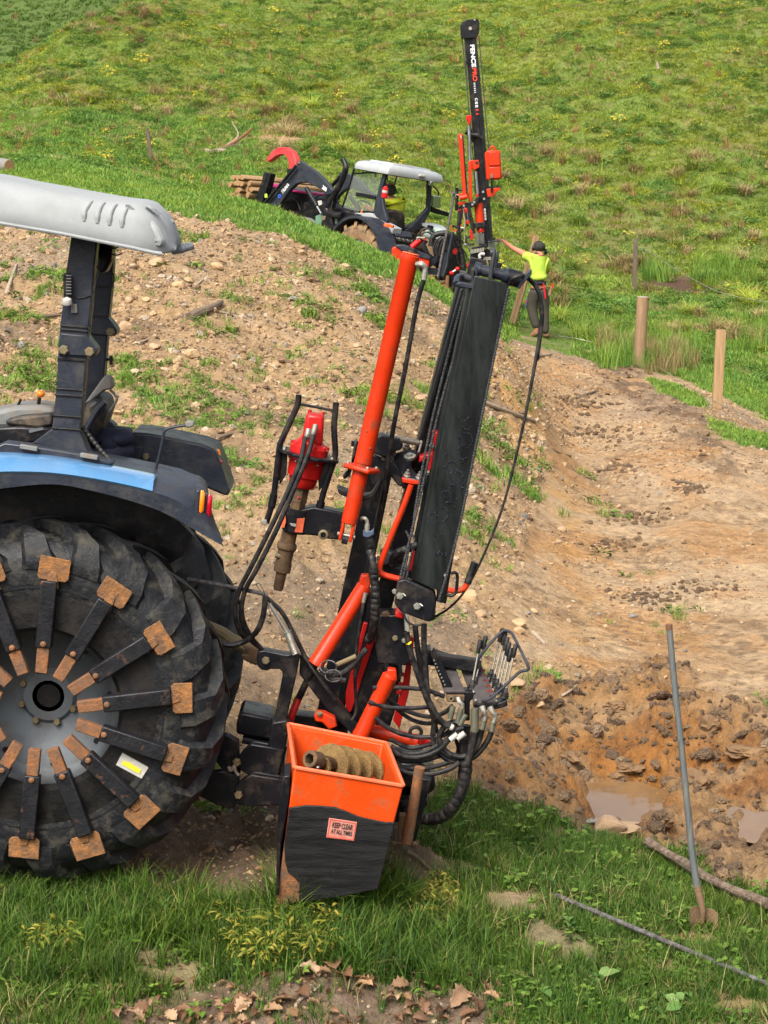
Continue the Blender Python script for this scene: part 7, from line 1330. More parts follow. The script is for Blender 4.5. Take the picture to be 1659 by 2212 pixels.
# ================================================================== POSTS, WIRE
def post_thing(name, label, u0, v0, u1, v1, r, kind, m, cap='cut_end', depth=None, group=None):
    g = ground_at(u0, v0, 20, 70) if depth is None else P(u0, v0, depth)
    top = P(u1, v1, g.y); d = (top - g).normalized(); x = (Vector((1, 0, 0)) - d * d.x).normalized(); y = d.cross(x)
    if kind == 'round': prof = [(math.cos(2 * math.pi * i / 18) * r * random.uniform(0.97, 1.03), math.sin(2 * math.pi * i / 18) * r) for i in range(18)]
    elif kind == 'half': prof = [(-r, -r * 0.35), (-r * 0.65, -r), (-r * 0.05, -r * 0.86), (0.04 * r, -r * 0.7), (r * 0.1, -r * 0.88), (r * 0.7, -r * 0.9), (r, -r * 0.2), (r * 0.8, r * 0.6), (-r * 0.8, r * 0.6)]
    else: prof = [(-r, -r * 0.6), (-r * 0.45, -r), (r, -r * 0.9), (r * 0.95, r), (-r * 0.9, r)]
    o = thing(name, label, 'fence post', tuple(g), group); mb = MB(); lo = []
    L_ = (top - g).length
    for t in (-0.35, 0.0, 0.25, 0.5, 0.75, 1.0):
        c = g + d * (L_ * t if t >= 0 else -0.3); k = 1.0 + random.uniform(-0.02, 0.02); lo.append([c + (x * a + y * b) * k for a, b in prof])
    mb.loft(lo); mb.build('shaft', m, o, bevel=0.004); mb = MB(); mb.prism([top + (x * a + y * b) * 0.98 + d * 0.001 for a, b in prof], d * 0.004); mb.build('cut_end', cap, o)
    return g, top
k2 = 0.38152; BU = lambda x: 1900 / 1.85172 + x * k2; BV = lambda y: 800 / 1.85172 + y * k2
post_thing('fence_post', 'thick round timber post standing at the edge of the dirt track', BU(928), BV(938), BU(951), BV(549), 0.100, 'round', 'post_wood', 'sticker_white')
post_thing('fence_post', 'pale split timber post standing at the right edge of the track', BU(1368), BV(1178), BU(1391), BV(736), 0.070, 'square', 'new_wood')
post_thing('fence_post', 'thin grey old post in the grass beside the hanging wire', BU(902), BV(512), BU(911), BV(217), 0.045, 'square', 'old_post', 'old_post')
post_thing('fence_post', 'leaning new timber post behind the worker in lime', 1026 + 535 * 0.1465, 459 + 1690 * 0.1465, 1026 + 915 * 0.1465, 459 + 352 * 0.1465, 0.068, 'half', 'new_wood', depth=38.7)
post_thing('fence_post', 'thin dark stake standing alone on the grass flat upper left', 327, 350, 318, 280, 0.045, 'square', 'old_post', 'old_post')
def wire(label, pts):
    mb = MB(); mb.tube(pts, 0.0055, 5, 8); o = mb.build('fence_wire', 'zinc', None, loc=pts[0]); tag(o, label, 'wire')
gw = ground_at(BU(902), BV(512), 20, 70).y
wire('slack wire hanging from the thin grey post across the grass', [P(BU(912), BV(262), gw), P(BU(1000), BV(300), gw - 1.5), P(BU(1130), BV(388), gw - 3), P(BU(1350), BV(508), gw - 6), P(BU(1500), BV(552), gw - 8), P(BU(1700), BV(582), gw - 10), P(BU(2000), BV(600), gw - 12)])
wp = [ground_at(BU(x), BV(y), 20, 50) + Vector((0, 0, 0.08)) for x, y in ((470, 795), (620, 820), (800, 875), (940, 925), (1080, 1000), (1200, 1080), (1340, 1160), (1470, 1235), (1659, 1350))]
wire('fence wire lying along the grassy edge of the dirt track', wp)
# ================================================================== VEGETATION AND LITTER
def leaf_material(name, stops, patch=((0.35, 0.9), (0.65, 1.15)), warm=(1.25, 1.05, 0.7), warm_amt=0.5, pscale=0.35, trans=0.3, rough=0.6):
    m = bpy.data.materials.new(name); m.use_nodes = True; t = m.node_tree; L = t.links.new; t.nodes.remove(t.nodes['Principled BSDF'])
    a = nd(t, 'ShaderNodeAttribute', attribute_name='tint'); oi = nd(t, 'ShaderNodeObjectInfo'); ge = nd(t, 'ShaderNodeNewGeometry')
    ad = nd(t, 'ShaderNodeMath', operation='ADD'); L(a.outputs['Fac'], ad.inputs[0])
    sb = nd(t, 'ShaderNodeMapRange'); L(oi.outputs['Random'], sb.inputs[0]); sb.inputs[3].default_value = -0.25; sb.inputs[4].default_value = 0.25; L(sb.outputs[0], ad.inputs[1])
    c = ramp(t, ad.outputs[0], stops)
    n = nd(t, 'ShaderNodeTexNoise', Scale=pscale, Detail=2.0, Roughness=0.6); L(oi.outputs['Location'], n.inputs['Vector'])
    wf = ramp(t, n.outputs[0], [(0.38, (1, 1, 1)), (0.66, warm)]); mx = nd(t, 'ShaderNodeMixRGB', blend_type='MULTIPLY'); mx.inputs[0].default_value = warm_amt; L(c, mx.inputs[1]); L(wf, mx.inputs[2])
    n2 = nd(t, 'ShaderNodeTexNoise', Scale=pscale * 4.3, Detail=1.0); L(oi.outputs['Location'], n2.inputs['Vector'])
    bf = ramp(t, n2.outputs[0], [(patch[0][0], (patch[0][1],) * 3), (patch[1][0], (patch[1][1],) * 3)]); m2 = nd(t, 'ShaderNodeMixRGB', blend_type='MULTIPLY'); m2.inputs[0].default_value = 1; L(mx.outputs[0], m2.inputs[1]); L(bf, m2.inputs[2])
    d = nd(t, 'ShaderNodeBsdfPrincipled', Roughness=rough); d.inputs['Specular IOR Level'].default_value = 0.25; L(m2.outputs[0], d.inputs['Base Color'])
    tr = nd(t, 'ShaderNodeBsdfTranslucent'); L(m2.outputs[0], tr.inputs[0]); ms_ = nd(t, 'ShaderNodeMixShader'); ms_.inputs[0].default_value = trans; L(d.outputs[0], ms_.inputs[1]); L(tr.outputs[0], ms_.inputs[2])
    L(ms_.outputs[0], t.nodes['Material Output'].inputs['Surface']); MATS[name] = m; return m
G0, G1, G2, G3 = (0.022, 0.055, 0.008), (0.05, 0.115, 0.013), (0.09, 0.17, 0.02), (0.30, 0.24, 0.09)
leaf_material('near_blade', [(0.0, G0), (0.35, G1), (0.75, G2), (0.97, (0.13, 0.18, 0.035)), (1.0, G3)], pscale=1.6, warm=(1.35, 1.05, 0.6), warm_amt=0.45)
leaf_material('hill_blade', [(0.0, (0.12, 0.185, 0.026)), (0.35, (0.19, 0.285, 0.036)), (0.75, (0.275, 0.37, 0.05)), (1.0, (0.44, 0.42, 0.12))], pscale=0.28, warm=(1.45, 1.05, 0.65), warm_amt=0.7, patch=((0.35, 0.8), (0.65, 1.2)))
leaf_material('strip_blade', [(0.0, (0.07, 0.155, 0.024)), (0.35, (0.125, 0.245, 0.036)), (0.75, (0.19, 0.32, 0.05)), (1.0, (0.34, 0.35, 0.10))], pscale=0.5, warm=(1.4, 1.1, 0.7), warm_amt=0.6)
leaf_material('far_blade', [(0.0, (0.05, 0.10, 0.018)), (0.5, (0.09, 0.165, 0.028)), (1.0, (0.15, 0.22, 0.045))], warm_amt=0.4)
leaf_material('dark_clump', [(0.0, (0.07, 0.15, 0.03)), (0.5, (0.11, 0.215, 0.04)), (1.0, (0.16, 0.27, 0.05))], pscale=0.5, warm_amt=0.2)
leaf_material('straw', [(0.0, (0.20, 0.145, 0.06)), (0.5, (0.34, 0.26, 0.11)), (1.0, (0.48, 0.39, 0.2))], warm_amt=0.1)
leaf_material('yellow_weed', [(0.0, (0.16, 0.17, 0.03)), (0.5, (0.42, 0.34, 0.03)), (1.0, (0.62, 0.50, 0.05))], warm_amt=0.0)
leaf_material('rust_weed', [(0.0, (0.16, 0.07, 0.03)), (0.5, (0.28, 0.14, 0.06)), (1.0, (0.4, 0.24, 0.1))], warm_amt=0.0)
leaf_material('weed_leaf', [(0.0, (0.06, 0.125, 0.018)), (0.5, (0.105, 0.20, 0.028)), (1.0, (0.18, 0.27, 0.05))], pscale=1.2, warm_amt=0.35)
leaf_material('dock_leaf', [(0.0, (0.06, 0.14, 0.03)), (0.5, (0.11, 0.22, 0.05)), (1.0, (0.2, 0.3, 0.1))], warm_amt=0.2)
leaf_material('stuck_weeds', [(0.0, (0.25, 0.16, 0.07)), (1.0, (0.42, 0.3, 0.14))], warm_amt=0)
leaf_material('dead_leaf', [(0.0, (0.10, 0.05, 0.028)), (0.4, (0.20, 0.11, 0.06)), (0.8, (0.31, 0.195, 0.115)), (1.0, (0.42, 0.30, 0.19))], pscale=8, warm_amt=0.3, trans=0.15)
def proto(name, coll, vs, fs, tints, m, smooth=True):
    me = bpy.data.meshes.new(name); me.from_pydata(vs, [], fs); me.update()
    at = me.attributes.new('tint', 'FLOAT', 'POINT'); at.data.foreach_set('value', np.asarray(tints, np.float32))
    if smooth: me.polygons.foreach_set('use_smooth', [True] * len(me.polygons))
    me.materials.append(MATS[m]); o = bpy.data.objects.new(name, me); coll.objects.link(o); return o
def tuft(rs, n, rad, h0, h1, w, bend, seg=3):
    vs = []; fs = []; ti = []
    for _ in range(n):
        a = rs.uniform(0, 6.283); r_ = rad * math.sqrt(rs.rand()); bx, by = r_ * math.cos(a), r_ * math.sin(a)
        d = rs.uniform(0, 6.283); dx, dy = math.cos(d), math.sin(d); h = rs.uniform(h0, h1); bd = rs.uniform(0.15, 1.0) * bend * h; ww = w * rs.uniform(0.6, 1.3); tv = rs.rand(); n0 = len(vs)
        for k in range(seg + 1):
            t = k / seg; x = bx + dx * bd * t * t; y = by + dy * bd * t * t; z = h * (t - 0.25 * bend * t * t) - 0.01; wk = ww * (1 - t ** 1.5) * 0.5
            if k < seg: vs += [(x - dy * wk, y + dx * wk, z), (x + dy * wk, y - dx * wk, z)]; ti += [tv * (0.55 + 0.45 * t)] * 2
            else: vs.append((x, y, z)); ti.append(tv)
        for k in range(seg - 1): fs.append((n0 + 2 * k, n0 + 2 * k + 1, n0 + 2 * k + 3, n0 + 2 * k + 2))
        fs.append((n0 + 2 * seg - 2, n0 + 2 * seg - 1, n0 + 2 * seg))
    return vs, fs, ti
def leafy(rs, n, rad, h, ln, wd):
    """low broad-leaved plant: n cupped leaves on short stalks"""
    vs = []; fs = []; ti = []
    for _ in range(n):
        a = rs.uniform(0, 6.283); r_ = rad * math.sqrt(rs.rand()); z = h * rs.uniform(0.25, 1.0) * (1 - 0.5 * r_ / max(rad, 1e-6)); cx, cy = r_ * math.cos(a), r_ * math.sin(a); d = a + rs.uniform(-0.7, 0.7); dx, dy = math.cos(d), math.sin(d); L = ln * rs.uniform(0.6, 1.3); W = wd * rs.uniform(0.7, 1.2); up = rs.uniform(-0.15, 0.6); tv = rs.rand(); n0 = len(vs)
        for t, w_, zz in ((0, 0.15, 0), (0.35, 1.0, 0.25), (0.7, 0.8, 0.3), (1.0, 0.1, 0.15)):
            x = cx + dx * L * t; y = cy + dy * L * t; zc = z + L * (up * t + zz * 0.4 - 0.4 * t * t)
            vs += [(x - dy * W * w_ / 2, y + dx * W * w_ / 2, zc + 0.1 * W), (x, y, zc - 0.05 * W), (x + dy * W * w_ / 2, y - dx * W * w_ / 2, zc + 0.1 * W)]; ti += [tv] * 3
        for k in range(3):
            b = n0 + 3 * k; fs += [(b, b + 1, b + 4, b + 3), (b + 1, b + 2, b + 5, b + 4)]
    return vs, fs, ti
def rock(rs, sub=2, rough=0.35, flat=0.7):
    bm = bmesh.new(); bmesh.ops.create_icosphere(bm, subdivisions=sub, radius=1.0); ph = rs.uniform(0, 100, 3)
    dirs = rs.normal(size=(9, 3)); dirs /= np.linalg.norm(dirs, axis=1)[:, None]; cut = rs.uniform(0.6, 0.95, 9)
    for v in bm.verts:
        p = np.array(v.co)
        for d_, c_ in zip(dirs, cut):
            k = p.dot(d_)
            if k > c_: p = p - d_ * (k - c_) * 0.9
        p *= 1 + rough * 0.4 * math.sin(3.1 * p[0] + ph[0]) * math.sin(2.7 * p[1] + ph[1]) + rs.uniform(-0.04, 0.04) * (1 + 2.2 * (rough > 0.9)); v.co = p * (1, rs.uniform(0.97, 1.03), flat)
    vs = [tuple(v.co) for v in bm.verts]; fs = [tuple(v.index for v in f.verts) for f in bm.faces]; bm.free(); return vs, fs
def scatter(name, coll, pts, scl, idx, tilt=0.15, rs=RNG, normal=None):
    n = len(pts); me = bpy.data.meshes.new(name); me.vertices.add(n); me.vertices.foreach_set('co', np.asarray(pts, np.float32).ravel())
    rot = np.stack([rs.normal(0, tilt, n), rs.normal(0, tilt, n), rs.uniform(0, 6.283, n)], 1)
    a = me.attributes.new('rot', 'FLOAT_VECTOR', 'POINT'); a.data.foreach_set('vector', rot.astype(np.float32).ravel())
    a = me.attributes.new('scl', 'FLOAT', 'POINT'); a.data.foreach_set('value', np.asarray(scl, np.float32))
    a = me.attributes.new('idx', 'INT', 'POINT'); a.data.foreach_set('value', np.asarray(idx, np.int32))
    o = bpy.data.objects.new(name, me); COL.objects.link(o); o['kind'] = 'stuff'
    g = bpy.data.node_groups.new('scatter_' + name, 'GeometryNodeTree'); g.interface.new_socket('Geometry', in_out='INPUT', socket_type='NodeSocketGeometry'); g.interface.new_socket('Geometry', in_out='OUTPUT', socket_type='NodeSocketGeometry')
    gi = g.nodes.new('NodeGroupInput'); go = g.nodes.new('NodeGroupOutput'); ip = g.nodes.new('GeometryNodeInstanceOnPoints'); ci = g.nodes.new('GeometryNodeCollectionInfo')
    ci.inputs['Collection'].default_value = coll; ci.inputs['Separate Children'].default_value = True; ci.inputs['Reset Children'].default_value = True; ip.inputs['Pick Instance'].default_value = True
    def na(nm, ty):
        x = g.nodes.new('GeometryNodeInputNamedAttribute'); x.data_type = ty; x.inputs['Name'].default_value = nm; return x.outputs['Attribute']
    g.links.new(gi.outputs[0], ip.inputs['Points']); g.links.new(ci.outputs[0], ip.inputs['Instance']); g.links.new(na('idx', 'INT'), ip.inputs['Instance Index']); g.links.new(na('rot', 'FLOAT_VECTOR'), ip.inputs['Rotation']); g.links.new(na('scl', 'FLOAT'), ip.inputs['Scale']); g.links.new(ip.outputs[0], go.inputs[0])
    md_ = o.modifiers.new('scatter', 'NODES'); md_.node_group = g; return o
def newcoll(n): return bpy.data.collections.new(n)
def sample(n, ylo, yhi, tx=0.225, rs=RNG, pw=1.0):
    """points spread evenly over the ground between ylo and yhi metres ahead"""
    y = np.sqrt(rs.uniform(ylo ** 2, yhi ** 2, n)) if pw == 1.0 else ylo * (yhi / ylo) ** rs.rand(n); x = y * rs.uniform(-tx, tx, n); return x, y
def take(x, y, keep): return x[keep], y[keep]
rsv = np.random.RandomState(5)
# ---- foreground grass
cl = newcoll('near_tufts')
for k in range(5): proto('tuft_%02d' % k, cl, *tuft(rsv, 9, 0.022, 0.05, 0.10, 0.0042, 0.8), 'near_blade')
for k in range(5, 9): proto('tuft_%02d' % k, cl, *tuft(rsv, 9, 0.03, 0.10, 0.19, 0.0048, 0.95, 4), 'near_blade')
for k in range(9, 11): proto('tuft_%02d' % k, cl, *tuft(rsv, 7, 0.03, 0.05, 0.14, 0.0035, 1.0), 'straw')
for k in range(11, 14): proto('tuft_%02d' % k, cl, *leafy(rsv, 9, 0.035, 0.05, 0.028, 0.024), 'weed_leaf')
x, y = sample(46000, 7.2, 11.2, 0.24, rsv)
fm = near_mask('front', x, y); bb = near_mask('bare', x, y); x, y = take(x, y, (fm > rsv.uniform(0.25, 0.75, len(x))) | ((bb > 0.5) & (rsv.rand(len(x)) < 0.10)))
z = hz(x, y); u, v = proj(x, y, z)
nz = fbm(x * 2.5, y * 2.5, 101, 4); keep = nz > 0.27 + 0.10 * (rsv.rand(len(x)) - 0.5)
barep = np.zeros(len(x), bool)
for (uc, vc, ru, rv) in ((960, 1880, 70, 22), (1480, 2030, 90, 12), (1320, 1995, 50, 9), (1170, 2040, 30, 12), (1600, 2180, 70, 20), (330, 2065, 50, 16), (1230, 1800, 80, 22)): barep |= ((u - uc) / ru) ** 2 + ((v - vc) / rv) ** 2 < 0.6 + 0.8 * nz
keep &= ~(barep & (rsv.rand(len(x)) > 0.15)); x, y, z, u, v, nz = [a[keep] for a in (x, y, z, u, v, nz)]
tall = ((v > 1925) & (v < 2140) & (u < 1060)) | ((v > 1900) & (v < 2000) & (u > 700) & (u < 1000)); tall &= rsv.rand(len(x)) < 0.42
frontbin = (u > 585) & (u < 880) & (v > 1925) & (v < 1990); tall |= frontbin
idx = np.where(tall, rsv.randint(5, 9, len(x)), rsv.randint(0, 5, len(x))); rr = rsv.rand(len(x)); idx = np.where(rr < 0.035 + 0.08 * (fbm(x * 1.5, y * 1.5, 104, 3) > 0.6), rsv.randint(9, 11, len(x)), idx); idx = np.where(rr > 0.93, rsv.randint(11, 14, len(x)), idx)
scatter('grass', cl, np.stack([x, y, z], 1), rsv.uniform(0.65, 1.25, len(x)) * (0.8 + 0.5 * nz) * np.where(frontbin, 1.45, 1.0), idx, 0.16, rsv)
# ---- hill and field grass
ch_ = newcoll('hill_tufts')
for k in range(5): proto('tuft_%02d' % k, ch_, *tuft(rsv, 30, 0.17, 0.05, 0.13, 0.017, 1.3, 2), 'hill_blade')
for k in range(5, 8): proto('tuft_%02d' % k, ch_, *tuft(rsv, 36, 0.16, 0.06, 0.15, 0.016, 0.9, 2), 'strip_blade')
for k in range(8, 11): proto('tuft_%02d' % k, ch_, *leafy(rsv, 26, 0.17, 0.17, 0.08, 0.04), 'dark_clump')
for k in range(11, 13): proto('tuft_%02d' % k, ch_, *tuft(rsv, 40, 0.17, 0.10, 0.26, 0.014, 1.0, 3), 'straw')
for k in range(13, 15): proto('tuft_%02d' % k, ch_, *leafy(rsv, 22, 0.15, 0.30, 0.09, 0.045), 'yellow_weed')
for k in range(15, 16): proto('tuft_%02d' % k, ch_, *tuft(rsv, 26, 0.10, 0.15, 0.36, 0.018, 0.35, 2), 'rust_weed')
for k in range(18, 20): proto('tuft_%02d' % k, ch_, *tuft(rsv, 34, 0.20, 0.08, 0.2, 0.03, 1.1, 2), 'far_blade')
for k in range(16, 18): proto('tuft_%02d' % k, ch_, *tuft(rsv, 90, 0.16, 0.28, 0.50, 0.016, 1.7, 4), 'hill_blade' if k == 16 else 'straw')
xa, ya = sample(29000, 24, 44, 0.265, rsv); xb, yb = sample(106000, 44, 84, 0.255, rsv); xc, yc = sample(12000, 84, 132, 0.27, rsv); xc, yc = take(xc, yc, xc < -0.09 * yc)
x = np.concatenate([xa, xb, xc]); y = np.concatenate([ya, yb, yc])
bm_ = near_mask('back', x, y); x, y = take(x, y, bm_ > rsv.uniform(0.3, 0.7, len(x)))
sc_ = near_mask(SCM, x, y); x, y = take(x, y, sc_ < rsv.uniform(0.25, 0.8, len(x)))
z = hz(x, y); u, v = proj(x, y, z)
n_a = fbm(x * 0.55, y * 0.55, 111, 4); n_b = fbm(x * 0.16, y * 0.16, 113, 3); n_c = fbm(x * 0.9, y * 0.9, 115, 3); rr = rsv.rand(len(x))
hill = y > 44
idx = np.where(hill, rsv.randint(0, 5, len(x)), rsv.randint(5, 8, len(x)))
idx = np.where((u < 560) & (v > 235) & (v < 480) & (y < 60), rsv.randint(5, 8, len(x)), idx)

n_d = fbm(x * 1.6, y * 1.6, 117, 3)
idx = np.where((n_d > 0.58) & (rr < 0.38) & (y > 38), rsv.randint(8, 11, len(x)), idx)
idx = np.where((n_c > 0.68) & (rr > 0.85) & (y > 40), rsv.randint(11, 13, len(x)), idx)
idx = np.where((y > 80) & (u < 330), rsv.randint(18, 20, len(x)), idx)
idx = np.where((rr > 0.9955) & hill, rsv.randint(13, 15, len(x)), idx); idx = np.where((rr < 0.004) & hill, 15, idx)
for (uc, vc, ru, rv) in ((640, 275, 90, 26), (480, 235, 70, 22), (1400, 470, 150, 30), (1320, 560, 90, 25), (590, 300, 60, 20), (1180, 330, 110, 26), (1560, 330, 90, 26), (200, 60, 90, 16), (300, 20, 60, 12)):
    e = ((u - uc) / ru) ** 2 + ((v - vc) / rv) ** 2 < rsv.uniform(0.2, 1.2, len(x)); idx = np.where(e & (rr > 0.78), rsv.randint(11, 13, len(x)), idx)
scl = rsv.uniform(0.75, 1.3, len(x)) * np.where(y < 36, 0.62, 0.78) * np.where(y > 84, 1.5, 1.0) * np.where((idx >= 13) & (idx < 18), 1.15, 1.0)
scl = scl * np.where((u > 1110) & (u < 1240) & (v > 690) & (v < 770) & (y < 40), 0.38, 1.0)
tx, ty, tsc, ti_ = [], [], [], []
for (u0, u1, v0, v1, n) in ((1080, 1659, 330, 480, 44), (1180, 1659, 480, 640, 30), (560, 800, 240, 330, 26), (380, 700, 190, 280, 22), (120, 420, 200, 250, 14), (1200, 1659, 640, 800, 24), (120, 320, 0, 120, 16)):
    for _ in range(n):
        g = ground_at(random.uniform(u0, u1), random.uniform(v0, v1), 36, 110); tx.append(g.x); ty.append(g.y); tsc.append(random.uniform(0.6, 1.25)); ti_.append(16 if random.random() < 0.55 else 17)
x = np.append(x, tx); y = np.append(y, ty); z = np.append(z, hz(np.array(tx), np.array(ty))); scl = np.append(scl, tsc); idx = np.append(idx, ti_)
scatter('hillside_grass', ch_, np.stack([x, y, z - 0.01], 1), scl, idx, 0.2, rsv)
# ---- rushes in the gully
cr = newcoll('rush_tufts')
for k in range(3): proto('tuft_%02d' % k, cr, *tuft(rsv, 46, 0.18, 0.25, 0.75, 0.014, 0.6, 3), 'strip_blade')
for k in range(3, 5): proto('tuft_%02d' % k, cr, *tuft(rsv, 50, 0.16, 0.30, 0.65, 0.013, 0.5, 3), 'straw')
pts = []; ii = []; ss = []
for (u0, v0, u1, v1, n, gsel) in ((1300, 735, 1500, 800, 70, 0), (1240, 700, 1330, 740, 18, 0), (1300, 745, 1370, 775, 26, 1), (1400, 760, 1500, 810, 40, 1), (1390, 580, 1470, 610, 14, 0), (1500, 570, 1630, 620, 26, 0), (1590, 690, 1659, 760, 14, 0)):
    for _ in range(n):
        g = ground_at(random.uniform(u0, u1), random.uniform(v0, v1), 28, 70); pts.append(tuple(g)); ii.append(random.randint(0, 2) if gsel == 0 else random.randint(3, 4)); ss.append(random.uniform(0.5, 0.95))
scatter('rushes', cr, np.array(pts), ss, ii, 0.12, rsv)
# ---- weeds and grass wisps on the dirt bank
cb = newcoll('bank_weeds')
for k in range(3): proto('weed_%02d' % k, cb, *leafy(rsv, 16, 0.07, 0.07, 0.05, 0.028), 'weed_leaf')
for k in range(3, 6): proto('weed_%02d' % k, cb, *tuft(rsv, 22, 0.06, 0.05, 0.13, 0.007, 1.0, 2), 'strip_blade')
for k in range(6, 7): proto('weed_%02d' % k, cb, *tuft(rsv, 18, 0.06, 0.04, 0.10, 0.006, 1.0, 2), 'straw')
BANKM = bank
x, y = sample(60000, 9.5, 27, 0.22, rsv); bmk = near_mask(BANKM, x, y); u, v = proj(x, y, hz(x, y))
den = fbm(x * 1.3, y * 1.3, 121, 4) * 0.75 + fbm(x * 5, y * 5, 125, 2) * 0.25; thr = np.full(len(x), 0.61)
for (uc, vc, ru, rv, d) in ((360, 870, 130, 60, 0.15), (900, 855, 70, 40, 0.12), (520, 960, 120, 50, 0.10), (480, 1120, 70, 60, 0.12), (560, 1330, 110, 90, 0.13), (1060, 1260, 70, 60, 0.09), (1030, 1370, 60, 40, 0.14), (1190, 1470, 45, 26, 0.2), (560, 1450, 80, 50, 0.13), (1010, 1130, 60, 40, 0.1), (30, 700, 50, 24, 0.14), (240, 820, 90, 30, 0.13), (800, 640, 60, 24, 0.14), (700, 600, 90, 20, 0.1), (900, 1100, 60, 80, 0.06), (60, 830, 60, 40, 0.1), (560, 780, 60, 16, 0.06), (1010, 1590, 40, 30, 0.1), (590, 1560, 60, 40, 0.1), (960, 900, 60, 40, 0.06)):
    thr -= d * np.exp(-(((u - uc) / ru) ** 2 + ((v - vc) / rv) ** 2))
bias = (fbm(x * 1.3, y * 1.3, 121, 4) > 0) ; kp = (bmk > 0.5) & (rsv.rand(len(x)) < np.clip((den - thr) * 5.0 + 0.02, 0.012, 0.42))
tk = near_mask('track', x, y); kp |= (tk > 0.5) & (den > 0.7) & (y < 24) & (rsv.rand(len(x)) < 0.10)
x, y = take(x, y, kp); z = hz(x, y); idx = np.where(rsv.rand(len(x)) < 0.28, rsv.randint(0, 3, len(x)), rsv.randint(3, 6, len(x))); idx = np.where(rsv.rand(len(x)) < 0.15, 6, idx)
scatter('bank_weeds', cb, np.stack([x, y, z], 1), rsv.uniform(0.35, 1.1, len(x)) * np.clip(y / 16, 0.8, 1.3), idx, 0.25, rsv)
# ---- rubble
def stone_material():
    m = bpy.data.materials.new('rubble'); m.use_nodes = True; t = m.node_tree; b = t.nodes['Principled BSDF']; L = t.links.new; oi = nd(t, 'ShaderNodeObjectInfo'); tc = nd(t, 'ShaderNodeTexCoord')
    c = ramp(t, oi.outputs['Random'], [(0.0, (0.16, 0.095, 0.05)), (0.25, (0.29, 0.18, 0.095)), (0.5, (0.40, 0.255, 0.13)), (0.75, (0.46, 0.31, 0.165)), (0.88, (0.48, 0.37, 0.245)), (0.95, (0.29, 0.235, 0.17)), (1.0, (0.15, 0.13, 0.11))])
    n = nd(t, 'ShaderNodeTexNoise', Scale=2.2, Detail=5.0); L(tc.outputs['Object'], n.inputs['Vector']); f = ramp(t, n.outputs[0], [(0.3, (0.62,) * 3), (0.7, (1.2,) * 3)]); mx = nd(t, 'ShaderNodeMixRGB', blend_type='MULTIPLY'); mx.inputs[0].default_value = 1; L(c, mx.inputs[1]); L(f, mx.inputs[2]); L(mx.outputs[0], b.inputs['Base Color']); b.inputs['Roughness'].default_value = 0.92
    bp = nd(t, 'ShaderNodeBump', Strength=0.5, Distance=0.15); L(n.outputs[0], bp.inputs['Height']); L(bp.outputs[0], b.inputs['Normal']); MATS['rubble'] = m
stone_material()
def clod_material():
    m = bpy.data.materials.new('mud_clods'); m.use_nodes = True; t = m.node_tree; b = t.nodes['Principled BSDF']; L = t.links.new; oi = nd(t, 'ShaderNodeObjectInfo'); tc = nd(t, 'ShaderNodeTexCoord')
    c = ramp(t, oi.outputs['Random'], [(0.0, (0.15, 0.09, 0.048)), (0.4, (0.24, 0.148, 0.075)), (0.8, (0.31, 0.195, 0.098)), (1.0, (0.37, 0.255, 0.15))]); n = nd(t, 'ShaderNodeTexNoise', Scale=3.0, Detail=5.0); L(tc.outputs['Object'], n.inputs['Vector']); f = ramp(t, n.outputs[0], [(0.3, (0.6,) * 3), (0.7, (1.2,) * 3)]); mx = nd(t, 'ShaderNodeMixRGB', blend_type='MULTIPLY'); mx.inputs[0].default_value = 1; L(c, mx.inputs[1]); L(f, mx.inputs[2]); L(mx.outputs[0], b.inputs['Base Color']); b.inputs['Roughness'].default_value = 0.8
    bp = nd(t, 'ShaderNodeBump', Strength=0.8, Distance=0.2); L(n.outputs[0], bp.inputs['Height']); L(bp.outputs[0], b.inputs['Normal']); MATS['mud_clods'] = m
clod_material()
cs2 = newcoll('stones'); cm2 = newcoll('clods')
for k in range(7): v_, f_ = rock(rsv, 1 if k < 4 else 2, 0.4, rsv.uniform(0.55, 0.8)); proto('stone_%02d' % k, cs2, v_, f_, [0.5] * len(v_), 'rubble', smooth=False)
for k in range(6): v_, f_ = rock(rsv, 2, 0.8, rsv.uniform(0.5, 0.8)); proto('clod_%02d' % k, cm2, v_, f_, [0.5] * len(v_), 'mud_clods', smooth=False)
x, y = sample(52000, 9.2, 27, 0.21, rsv); bk = near_mask(BANKM, x, y); dn = fbm(x * 0.8, y * 0.8, 131, 3); x, y = take(x, y, (bk > 0.4) & (dn + 0.5 * rsv.rand(len(x)) > 0.5)); s_ = 0.009 * (rsv.rand(len(x)) + 0.03) ** -0.52; s_ = np.clip(s_ * 0.8, 0.006, 0.045) * np.clip(y / 15, 0.8, 1.3)
x2, y2 = sample(42000, 12, 36, 0.21, rsv); tk = near_mask('track', x2, y2); dn = fbm(x2 * 0.7, y2 * 0.7, 133, 3); x2, y2 = take(x2, y2, (tk > 0.5) & (dn + 0.3 * rsv.rand(len(x2)) > 0.56)); s2_ = np.clip(0.007 * (rsv.rand(len(x2)) + 0.05) ** -0.5, 0.006, 0.035) * np.clip(y2 / 18, 0.8, 1.3)
x3, y3 = sample(5000, 7.2, 9.8, 0.22, rsv); b3 = np.maximum(near_mask('bare', x3, y3), near_mask('under', x3, y3)); x3, y3 = take(x3, y3, b3 > 0.5); s3_ = np.clip(0.0045 * (rsv.rand(len(x3)) + 0.05) ** -0.5, 0.004, 0.018)
x = np.concatenate([x, x2, x3]); y = np.concatenate([y, y2, y3]); s_ = np.concatenate([s_, s2_, s3_])
scatter('rubble', cs2, np.stack([x, y, hz(x, y) + s_ * 0.15], 1), s_, rsv.randint(0, 7, len(x)), 0.5, rsv)
